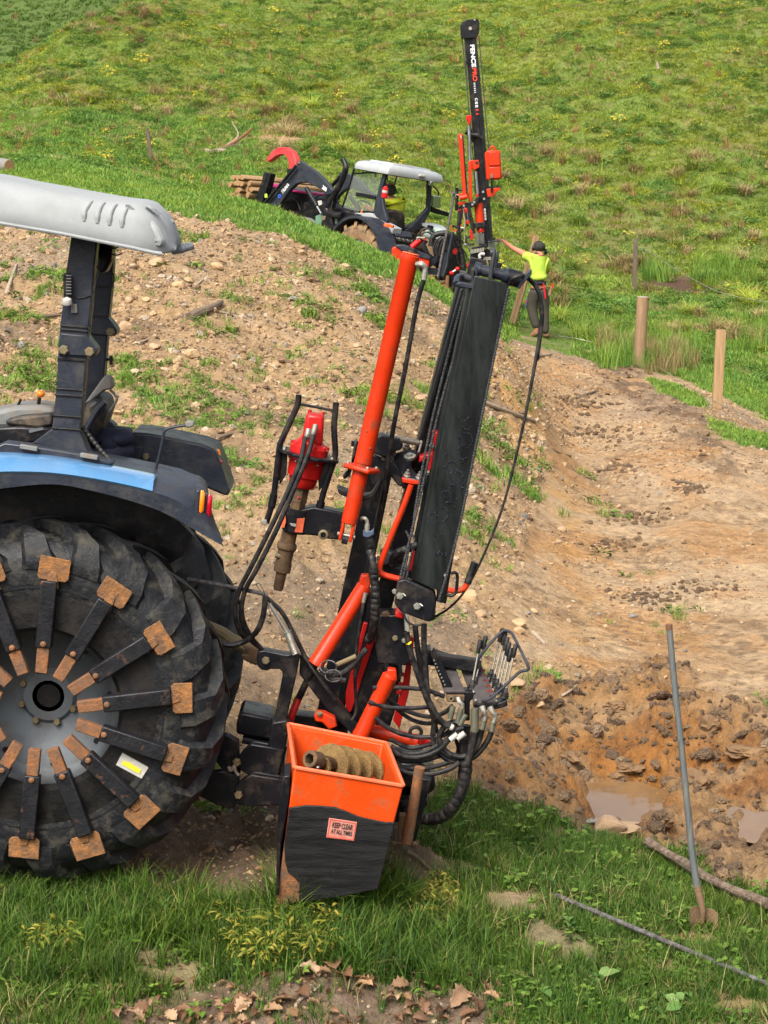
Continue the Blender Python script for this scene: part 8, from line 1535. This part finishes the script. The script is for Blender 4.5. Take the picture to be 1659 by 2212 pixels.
x, y = sample(13000, 9.0, 17, 0.23, rsv); mk_ = near_mask('mud', x, y); dn = fbm(x * 1.4, y * 1.4, 137, 3); x, y = take(x, y, (mk_ > 0.3) & (dn + 0.3 * rsv.rand(len(x)) > 0.55)); s_ = np.clip(0.010 * (rsv.rand(len(x)) + 0.02) ** -0.55, 0.007, 0.075)
far_pit = np.ones(len(x), bool)
for pc, prx, pry, lv_ in PUDS: far_pit &= ((x - pc.x) / (prx * 0.9)) ** 2 + ((y - pc.y) / (pry * 0.9)) ** 2 > 1
x, y, s_ = x[far_pit], y[far_pit], s_[far_pit]
xq = []
for (uc, vc, du, dv, n) in ((1250, 870, 60, 22, 60), (1290, 940, 70, 18, 70), (1330, 1010, 40, 14, 40), (1380, 1120, 60, 16, 70), (1330, 1180, 60, 14, 50), (1400, 1290, 70, 20, 90), (1520, 1270, 60, 16, 50), (1490, 1060, 40, 10, 40), (1440, 800, 40, 8, 40), (1400, 792, 26, 6, 40)):
    for _ in range(n): g = ground_at(uc + du * rsv.randn() * 0.6, vc + dv * rsv.randn() * 0.6, 12, 40); xq.append((g.x, g.y))
xq = np.array(xq); x = np.append(x, xq[:, 0]); y = np.append(y, xq[:, 1]); s_ = np.append(s_, rsv.uniform(0.006, 0.034, len(xq)) * np.clip(xq[:, 1] / 18, 0.7, 1.6))
xr, yr = sample(5000, 24, 38, 0.22, rsv); rm = near_mask('rut', xr, yr); xr, yr = take(xr, yr, (rm > 0.3) & (rsv.rand(len(xr)) < 0.5)); sr = rsv.uniform(0.015, 0.06, len(xr))
x = np.concatenate([x, xr]); y = np.concatenate([y, yr]); s_ = np.concatenate([s_, sr]); z = hz(x, y)
scatter('mud_clods', cm2, np.stack([x, y, z + s_ * 0.1], 1), s_, rsv.randint(0, 6, len(x)), 0.5, rsv)
# ---- puddles
for pc, prx, pry, lv_ in PUDS: puddle('puddle', pc, prx, pry, lv_ - 0.012)
# ================================================================== LOOSE THINGS
def kz(S_k, ox, oy): return lambda x, y: (ox / 1.85172 + x * S_k, oy / 1.85172 + y * S_k)
u8 = kz(1172 / 1443 / 1.85172, 1900, 2300); u4b = kz(1672 / 1659 / 1.85172, 1400, 3300); u3b = kz(1600 / 1659 / 1.85172, 0, 3300)
# shovel
def shovel():
    g = ground_at(*u8(1125, 1760), 7.2, 12); Y = g.y
    S = lambda x, y, dy=0.0: Z8(x, y, Y + dy)
    sh = thing('shovel', 'long-handled shovel with muddy square blade stuck upright in the grass', 'shovel', tuple(g))
    mb = MB(); mb.tube([S(957, 262, 0.10), S(985, 560, 0.075), S(1022, 900, 0.05), S(1055, 1230, 0.03), S(1078, 1440, 0.01), S(1100, 1560, 0)], [0.0135, 0.0135, 0.0135, 0.014, 0.015, 0.016], 14); h = mb.build('handle', 'shovel_wood', sh)
    mb = MB(); a, b = S(955, 243, 0.10), S(957, 270, 0.10); mb.lathe(a, b - a, [(0, 0.010), (0, 0.0145), ((b - a).length, 0.0145)], 14); mb.build('handle_ferrule', 'rusty_steel', h)
    mb = MB(); p = S(1031, 808, 0.03); mb.ball(p, 0.006, 0.006, 0.008, 8, 6); mb.build('knot', 'ink_black', h)
    mb = MB(); mb.tube([S(1092, 1530, 0), S(1110, 1600, 0), S(1122, 1660, 0.0), S(1120, 1715, 0.005)], [0.0165, 0.016, 0.013, 0.006], 12); mb.build('socket', 'muddy_blade', sh)
    rows = []
    for j, y_ in enumerate((1628, 1660, 1700, 1740, 1790)):
        row = []
        for i in range(7):
            f = i / 6.0; x0, x1 = 1058 + j * 0.5, 1196 - j * 1.0; yy = y_ + f * 22 - (14 if (j == 0 and i in (0, 6)) else 0) * -1; bow = 0.03 * (1 - (2 * f - 1) ** 2) + 0.008 * (1 if 2 < i < 4 else 0)
            row.append(S(x0 + (x1 - x0) * f, yy, bow))
        rows.append(row)
    mb = MB(); n = 7
    fr = [p for r_ in rows for p in r_]; bkk = [p + Vector((0, 0.004, 0)) for p in fr]; N = len(fr); fs = []
    for j in range(4):
        for i in range(6): a = j * n + i; fs += [(a, a + 1, a + n + 1, a + n), (N + a + 1, N + a, N + a + n, N + a + n + 1)]
    rim_ = [i for i in range(n)] + [j * n + n - 1 for j in range(1, 5)] + [4 * n + i for i in range(n - 2, -1, -1)] + [j * n for j in range(3, 0, -1)]
    for k in range(len(rim_)): a, b = rim_[k], rim_[(k + 1) % len(rim_)]; fs.append((a, N + a, N + b, b))
    mb.add(fr + bkk, fs); mb.build('blade', 'muddy_blade', sh)
mat('muddy_blade', (0.16, 0.105, 0.06), 0.7, 0.2, (0.24, 0.15, 0.08), 0.5, 18, 0.2, 0.5, 70, 0.2)
shovel()
def laid(pts, r, lift, m, name, label, cat, taper=None, ylo=7.2, yhi=12, n=10, group=None, rough=0.0):
    """a stick or bar lying along the ground through plate positions"""
    P3 = []
    for u, v in pts: g = ground_at(u, v, ylo, yhi); P3.append(g + Vector((0, 0, r * lift)))
    if len(P3) > 2 and rough == 0: 
        zz = np.polyfit(range(len(P3)), [p.z for p in P3], 1); P3 = [Vector((p.x, p.y, np.polyval(zz, i) + 0.006)) for i, p in enumerate(P3)]
    rr = [r * (1 - (taper or 0) * i / (len(P3) - 1)) * random.uniform(1 - rough, 1 + rough) for i in range(len(P3))]
    if cat == 'bar': P3 = [P3[0], P3[0].lerp(P3[5], 0.5), P3[5], P3[0].lerp(P3[5], 1.35)]; rr = rr[:4]
    mb = MB(); mb.tube(P3, rr, n, 4); o = mb.build(name, m, None, loc=P3[0]); tag(o, label, cat, group); return o, P3
laid([u4b(*p) for p in ((820, 315), (960, 365), (1100, 430), (1250, 498), (1420, 566), (1530, 612), (1659, 668), (1800, 730))], 0.0105, 4.0, 'bar_steel', 'steel_bar', 'long grey steel bar lying in the grass in front of the shovel', 'bar')
br, bp3 = laid([u8(*p) for p in ((850, 1392), (905, 1425), (960, 1460), (1020, 1495), (1080, 1535), (1150, 1580), (1210, 1608), (1280, 1642), (1360, 1672), (1440, 1705))], 0.022, 3.6, 'bark', 'branch', 'bark-covered branch lying on the grass behind the shovel blade', 'branch', rough=0.12)
# sticks on the bank and track: plate polylines
u6 = kz(900 / 1171 / 1.85172, 1400, 900); u2a = kz(1000 / 1659 / 1.85172, 0, 650); u2b = kz(1172 / 1659 / 1.85172, 1900, 800); u3z = kz(1450 / 1659 / 1.85172, 850, 500)
ST = [
 ([u2a(40, 890), u2a(70, 800), u2a(108, 690)], 0.02, 'pale_stick', 'pale stick leaning on the bank under the near canopy', 14, 30),
 ([u2a(215, 1035), u2a(300, 1030), u2a(400, 1022)], 0.02, 'dark_stick', 'grey stick left of the near roll bar on the bank', 13, 30),
 ([u2a(1260, 1050), u2a(1330, 1010), u2a(1400, 990), u2a(1470, 950)], 0.045, 'dark_stick', 'thick knotted root piece on the bank right of the near canopy', 13, 30),
 ([u2a(1450, 1000), u2a(1540, 1020), u2a(1650, 1065)], 0.016, 'pale_stick', 'thin pale twig beside the knotted root on the bank', 13, 30),
 ([u2a(1500, 1010), u2a(1508, 1055)], 0.012, 'pale_stick', 'short pale twig stub below the knotted root', 13, 30),
 ([u2a(900, 1215), u2a(980, 1185), u2a(1040, 1150)], 0.014, 'pale_stick', 'slim twig on the bare middle of the dirt bank', 12, 30),
 ([u2a(1430, 1840), u2a(1530, 1815), u2a(1620, 1795)], 0.016, 'dark_stick', 'brown stick right of the indicator arm on the bank', 11, 20),
 ([u2a(1290, 830), u2a(1340, 790), u2a(1380, 760)], 0.014, 'pale_stick', 'forked pale twig high on the bank below the grass edge', 14, 30),
 ([u6(700, 935), u6(780, 965), u6(870, 1000), u6(960, 1030)], 0.028, 'pale_stick', 'long bleached branch right of the dark ram channel', 13, 30),
 ([u6(720, 1030), u6(740, 995)], 0.018, 'pale_stick', 'short pale stub just below the bleached branch', 13, 30),
 ([u6(1000, 1140), u6(1080, 1185), u6(1150, 1205)], 0.014, 'pale_stick', 'thin white twig at the foot of the cut bank', 13, 30),
 ([u2b(330, 885), u2b(380, 888), u2b(432, 880)], 0.03, 'pale_stick', 'grey stick lying across the track near the worker', 20, 40),
 ([u2b(1140, 1600), u2b(1190, 1605), u2b(1240, 1618)], 0.02, 'dark_stick', 'dark twig on the smooth part of the track', 14, 30),
 ([u2b(560, 1130), u2b(620, 1110), u2b(690, 1085)], 0.022, 'dark_stick', 'brown twig among clods on the upper track', 18, 36),
 ([u8(285, 290), u8(310, 315), u8(342, 345)], 0.016, 'pale_stick', 'broken pale stick above the mud hole', 11, 22),
 ([u8(425, 605), u8(470, 575), u8(505, 545)], 0.009, 'pale_stick', 'thin straw-coloured twig beside the green weed clump by the levers', 10, 20),
 ([u3b(1215, 810), u3b(1235, 740), u3b(1290, 705), u3b(1330, 670)], 0.008, 'pale_stick', 'crooked pale twig among the dead leaves', 7.2, 10),
 ([u3b(750, 250), u3b(780, 240), u3b(808, 228)], 0.006, 'dark_stick', 'small twig on the bare soil between wheel and bin', 7.2, 12),
 ([u3b(1690, 120), u3b(1740, 150), u3b(1790, 200)], 0.012, 'dark_stick', 'rotten stick on the bare soil right of the bin', 7.2, 12),
]
for pts, r, m, lb, a, b in ST: laid(pts, r, 0.7, m, 'stick', lb, 'stick', 0.35, a, b, 8, 'sticks on the dirt', 0.15)
# brushwood heap on the far grass
u1b = kz(1700 / 1659 / 1.85172, 0, 0)
for k, (pts, r, m, lb) in enumerate([
 ([(800, 598), (840, 594), (890, 590)], 0.05, 'pale_stick', 'pale fallen limb at the left end of the brushwood heap'), ([(850, 600), (900, 585), (925, 582)], 0.045, 'pale_stick', 'bleached limb in the middle of the brushwood heap'), ([(930, 576), (965, 600), (1035, 605)], 0.045, 'pale_stick', 'bent white limb at the right end of the brushwood heap'),
 ([(870, 590), (930, 545), (985, 500)], 0.035, 'rusty_steel', 'reddish branch pointing up out of the brushwood heap'), ([(820, 605), (900, 570), (940, 560)], 0.04, 'dark_stick', 'dark branch lying across the brushwood heap'), ([(880, 580), (930, 530), (905, 475)], 0.022, 'pale_stick', 'tall forked twig standing from the brushwood heap'), ([(890, 575), (950, 560), (1000, 555)], 0.03, 'dark_stick', 'dark twig trailing right of the brushwood heap')]):
    base = [u1b(*p) for p in pts]; g = ground_at(*base[0], 40, 70); P3 = [g + Vector((0, 0, 0.05))] + [P(u, v, g.y + 0.1 * i) for i, (u, v) in enumerate(base[1:], 1)]
    mb = MB(); mb.tube(P3, [r * 1.3, r, r * 0.6], 7, 4); tag(mb.build('branch', m, None, loc=P3[0]), lb, 'branch', 'branches of the brushwood heap')
g = ground_at(1420, 150, 50, 90); P3 = [g, P(1416, 128, g.y)]; mb = MB(); mb.tube([P(1418, 172, g.y - 0.3), P(1422, 152, g.y), P(1419, 134, g.y + 0.05)], [0.035, 0.05, 0.03], 7, 4); mb.tube([P(1422, 154, g.y), P(1440, 155, g.y), P(1452, 158, g.y)], [0.035, 0.025, 0.012], 7, 4); tag(mb.build('branch', 'pale_stick', None, loc=g), 'white dead branch lying high on the hillside right of the mast', 'branch')
# log end at left edge
gl_ = ground_at(5, 372, 28, 60); mb = MB(); a = P(-60, 352, gl_.y + 0.6); b = P(20, 360, gl_.y); mb.tube([a, (a + b) / 2 + Vector((0, 0, 0.01)), b], [0.13, 0.135, 0.12], 14, 3); lg = thing('log', 'lichen-grey log end lying on the grass at the left edge', 'log', tuple(b)); mb.build('trunk', 'stone_grey', lg); mb = MB(); d_ = (b - a).normalized(); mb.lathe(b, d_, [(0, 0.118), (0.006, 0.11)], 14); mb.build('cut_end', 'cut_end', lg)
# single stones one can pick out
ROCKS = [(u2a(1435, 705), 0.085, 1, 'large ochre stone high on the bank right of the near canopy tip'), (u2a(1185, 830), 0.08, 1, 'broad ochre stone on the bank below the near canopy tip'), (u2a(1035, 680), 0.08, 0, 'flat tan stone on the bank just under the near canopy tip'), (u2a(1265, 1285), 0.075, 1, 'bright pale stone alone on the bank between roll bar and auger'), (u2a(1250, 790), 0.055, 1, 'small ochre stone beside the forked pale twig'), (u2a(1030, 1235), 0.06, 0, 'angular tan stone on the bank right of the hinge plates'), (u2a(830, 1105), 0.075, 0, 'low tan slab right next to the roll bar hinge'), (u2a(140, 1230), 0.05, 2, 'grey stone on the bank left of the roll bar'), (u2a(860, 930), 0.045, 0, 'small tan stone right of the upper roll bar'), (u2a(970, 915), 0.04, 1, 'small pale stone on the bank below the canopy corner'), (u2a(340, 1330), 0.05, 1, 'ochre stone touching the left edge of the roll bar'),
 (u6(60, 455), 0.075, 2, 'dark clod-like stone just left of the orange cylinder top'), (u6(470, 720), 0.07, 2, 'grey stone between orange cylinder and ram channel'), (u6(360, 905), 0.055, 0, 'rounded tan stone seen between cylinder and slide rail'), (u6(815, 1110), 0.05, 0, 'tan stone right of the ram channel near the bleached branch'), (u6(610, 1945), 0.085, 1, 'big ochre stone below the orange handle grip'), (u6(880, 2085), 0.06, 1, 'ochre stone above the lever bank guard rail'), (u6(955, 2015), 0.03, 1, 'little pale stone right of the hanging hose end'), (u6(680, 2035), 0.055, 0, 'tan stone between pulley block and lever bank'), (u6(1100, 1590), 0.05, 0, 'tan stone on the bank right of the hanging hose'), (u8(215, 280), 0.045, 1, 'ochre stone behind the tip of the lever guard rail'), (u8(205, 545), 0.05, 0, 'tan stone right of the lever boots'), (u8(262, 192), 0.02, 2, 'small blue-grey stone above the lever bank'), (u8(320, 650), 0.03, 1, 'pale pebble left of the mud hole'), (u3z(20, 660), 0.07, 1, 'ochre stone on the bank near the crest grass'), (u3z(370, 800), 0.05, 2, 'grey stone below the grass strip left of the orange cylinder'), (u3z(260, 975), 0.03, 0, 'small tan stone low left of the orange cylinder'), (u3z(680, 860), 0.06, 2, 'black weathered lump close left of the orange cylinder'), (u8(610, 195), 0.02, 2, 'small black stone on the track above the mud hole'), (u8(780, 205), 0.03, 2, 'dark stone on the track just left of the shovel handle top')]
rs3 = np.random.RandomState(3)
LOOK = {0: ('stone_tan', 'tan stone half buried in the rubble of the dirt bank', 'tan stones on the bank'), 1: ('stone_pale', 'pale ochre stone standing out of the rubble of the dirt bank', 'pale stones on the bank'), 2: ('stone_grey', 'dark grey stone among the paler rubble on the dirt', 'grey stones on the dirt')}
mat('stone_pale', (0.43, 0.27, 0.125), 0.9, 0, (0.36, 0.25, 0.145), 0.5, 12, 0.25, 0.7, 40, 0.15)
for (uv, s, kd, lb) in ROCKS:
    g = ground_at(*uv, 9, 32); v_, f_ = rock(rs3, 3, 0.5, rs3.uniform(0.55, 0.8)); th = rs3.uniform(0, 6.28); c_, s_ = math.cos(th), math.sin(th); e = rs3.uniform(0.75, 1.3)
    mb = MB(); mb.add([g + Vector(((x * c_ * e - y * s_) * s, (x * s_ * e + y * c_) * s, z * s + s * 0.2)) for x, y, z in v_], f_); m_, _, gr_ = LOOK[kd]; tag(mb.build('stone', m_, None, loc=g, smooth=25), lb, 'stone', gr_)
# big clods round the mud hole
for (x, y, s, lb) in ((770, 960, 0.10, 'largest brown clod at the back rim of the puddle'), (690, 1000, 0.08, 'clod at the left rim of the puddle'), (1180, 740, 0.13, 'broad clod right of the shovel handle middle'), (1330, 880, 0.13, 'wide clod at the right side of the churned mud'), (900, 1210, 0.12, 'dark wet clod in front of the puddle'), (1100, 1010, 0.11, 'clod just right of the shovel handle beside the puddle'), (700, 650, 0.11, 'clod on the back lip of the mud hole'), (480, 900, 0.09, 'clod on the left slope of the mud hole')):
    g = ground_at(*u8(x, y), 9, 16); s *= 0.62; v_, f_ = rock(rs3, 3, 1.2, rs3.uniform(0.45, 0.7)); th = rs3.uniform(0, 6.28); c_, s_ = math.cos(th), math.sin(th); e = rs3.uniform(0.9, 1.6)
    mb = MB(); mb.add([g + Vector(((a * c_ * e - b * s_) * s, (a * s_ * e + b * c_) * s, z * s + s * 0.05)) for a, b, z in v_], f_); tag(mb.build('clod', 'clod', None, loc=g, smooth=30), lb, 'clod', 'clods round the mud hole')
# pale rocks at the grass edge by the puddle
for (x, y, s, lb) in ((660, 1240, 0.075, 'left flat stone at the grass edge in front of the puddle'), (720, 1255, 0.07, 'middle flat stone at the grass edge in front of the puddle'), (760, 1245, 0.05, 'right flat stone at the grass edge in front of the puddle'), (590, 1220, 0.03, 'pebble at the grass edge left of the flat stones')):
    g = ground_at(*u8(x, y), 8.5, 14); v_, f_ = rock(rs3, 3, 0.5, 0.6); mb = MB(); mb.add([g + Vector((a * s * 1.4, b * s, z * s + s * 0.1)) for a, b, z in v_], f_); tag(mb.build('stone', 'stone_grey' if s < 0.05 else 'stone_tan', None, loc=g, smooth=25), lb, 'stone', 'stones at the puddle edge')
# ---- dead leaves
def dead_leaf(rs, curl):
    """lobed curled leaf, unit length along +x"""
    prof = [(0.0, 0.02), (0.06, 0.12), (0.14, 0.32), (0.22, 0.23), (0.34, 0.44), (0.45, 0.28), (0.57, 0.40), (0.69, 0.20), (0.80, 0.22), (1.0, 0.02)]
    vs = []; fs = []; n = 5; tw = rs.uniform(-0.8, 0.8)
    for t, w_ in prof:
        for i in range(n):
            f = (i / (n - 1.0)) * 2 - 1; yv = w_ * f * rs.uniform(0.85, 1.1); z = curl * (0.55 * f * f * w_ * 1.6 + 0.35 * math.sin(t * 3.0) * 0.5 + tw * f * t * 0.3) + rs.uniform(-0.02, 0.02); vs.append((t - 0.5, yv * (1 - 0.25 * curl * abs(f)), z))
    for j in range(len(prof) - 1):
        for i in range(n - 1): a = j * n + i; fs.append((a, a + 1, a + n + 1, a + n))
    return vs, fs
LEAFPOS = [(u3b(x, y), s) for x, y, s in ((1280, 630, 0.11), (1390, 600, 0.13), (1430, 655, 0.13), (1560, 590, 0.10), (1625, 610, 0.11), (1510, 690, 0.10), (1180, 750, 0.12), (1130, 790, 0.10), (1010, 770, 0.10), (950, 800, 0.09), (590, 790, 0.10), (560, 815, 0.09), (760, 790, 0.09), (915, 675, 0.05), (1000, 750, 0.09), (1260, 720, 0.10), (1300, 765, 0.07), (1220, 805, 0.08), (490, 800, 0.08), (630, 600, 0.04), (710, 810, 0.08), (820, 800, 0.08), (1340, 640, 0.08), (1060, 745, 0.08))]
LEAFPOS += [(u4b(x, y), s) for x, y, s in ((115, 575, 0.09), (200, 590, 0.13), (280, 605, 0.08), (335, 575, 0.06), (60, 645, 0.12), (200, 655, 0.09), (430, 710, 0.14), (500, 740, 0.11), (560, 705, 0.08), (360, 765, 0.10), (240, 735, 0.09), (300, 740, 0.08), (600, 770, 0.08), (905, 765, 0.07), (470, 770, 0.09), (150, 720, 0.08))]
rs4 = np.random.RandomState(8)
for (uv, s) in LEAFPOS:
    g = ground_at(uv[0], min(uv[1], 2300), 7.0, 10); v_, f_ = dead_leaf(rs4, rs4.uniform(0.35, 0.85)); M_ = Matrix.Rotation(rs4.uniform(0, 6.28), 3, 'Z') @ Matrix.Rotation(rs4.uniform(-0.6, 0.6), 3, 'X') @ Matrix.Rotation(rs4.uniform(-0.5, 0.5), 3, 'Y')
    s *= 0.85; mb = MB(); mb.add([g + Vector((0, 0, 0.02)) + M_ @ (Vector(p) * s) for p in v_], f_); o = mb.build('dead_leaf', 'dead_leaf', None, loc=g, smooth=50); tag(o, 'curled brown dead leaf lying at the foot of the grass in the foreground', 'leaf', 'dead leaves in the foreground')
    at = o.data.attributes.new('tint', 'FLOAT', 'POINT'); at.data.foreach_set('value', np.full(len(o.data.vertices), rs4.rand(), np.float32)); sm = o.modifiers.new('thick', 'SOLIDIFY'); sm.thickness = 0.0006
cd = newcoll('leaf_bits')
for k in range(4): v_, f_ = dead_leaf(rs4, rs4.uniform(0.5, 1.2)); proto('bit_%02d' % k, cd, v_, f_, [rs4.rand()] * len(v_), 'dead_leaf')
pts = []; ss = []
for _ in range(230):
    if random.random() < 0.6: u, v = random.uniform(200, 1120), random.uniform(2110, 2240)
    else: u, v = random.uniform(200, 1600), random.uniform(1790, 2200)
    g = ground_at(u, v, 7.0, 12); pts.append((g.x, g.y, g.z + 0.015)); ss.append(random.uniform(0.02, 0.06) if v > 2100 and u < 1120 else random.uniform(0.015, 0.04))
scatter('leaf_litter', cd, np.array(pts), ss, [random.randint(0, 3) for _ in pts], 0.5, rs4)
# broad dock leaves in the foreground grass
cw_ = newcoll('dock_plants')
for k in range(3): proto('dock_%02d' % k, cw_, *leafy(rs4, 6, 0.05, 0.10, 0.075, 0.062), 'dock_leaf')
for k in range(3, 5): proto('dock_%02d' % k, cw_, *leafy(rs4, 14, 0.07, 0.09, 0.035, 0.03), 'weed_leaf')
pts = []
for _ in range(26): g = ground_at(random.uniform(1150, 1640), random.uniform(1900, 2200), 7, 12); pts.append(tuple(g))
for x, y in ((940, 630), (770, 700), (1250, 720), (1190, 690), (1320, 745), (1030, 705), (520, 165), (700, 90), (1290, 110), (1230, 660), (1300, 690), (1180, 750)): pts.append(tuple(ground_at(*u4b(x, y), 7, 12)))
for _ in range(40): g = ground_at(random.uniform(0, 240), random.uniform(1880, 1960), 7, 12); pts.append(tuple(g))
scatter('dock_plants', cw_, np.array(pts), [random.uniform(0.4, 0.85) for _ in pts], [random.randint(0, 2) if (26 <= i < 38 or random.random() < 0.3) else random.randint(3, 4) for i in range(len(pts))], 0.2, rs4)
# yellowing willow-weed in front of the bin
leaf_material('yellowing', [(0.0, (0.10, 0.15, 0.02)), (0.5, (0.24, 0.24, 0.03)), (1.0, (0.42, 0.32, 0.06))], warm_amt=0.1)
cy2 = newcoll('yellow_stems')
for k in range(3): proto('stem_%02d' % k, cy2, *leafy(rs4, 30, 0.06, 0.17, 0.042, 0.012), 'yellowing')
pts = []
for _ in range(45): g = ground_at(random.uniform(650, 960), random.uniform(1925, 1985), 7, 9.2); pts.append(tuple(g))
for _ in range(45): g = ground_at(random.uniform(480, 720), random.uniform(2000, 2085), 7, 9.2); pts.append(tuple(g))
for _ in range(20): g = ground_at(random.uniform(60, 160), random.uniform(2030, 2060), 7, 9.2); pts.append(tuple(g))
scatter('yellow_weeds', cy2, np.array(pts), [random.uniform(0.5, 1.05) for _ in pts], [random.randint(0, 2) for _ in pts], 0.3, rs4)
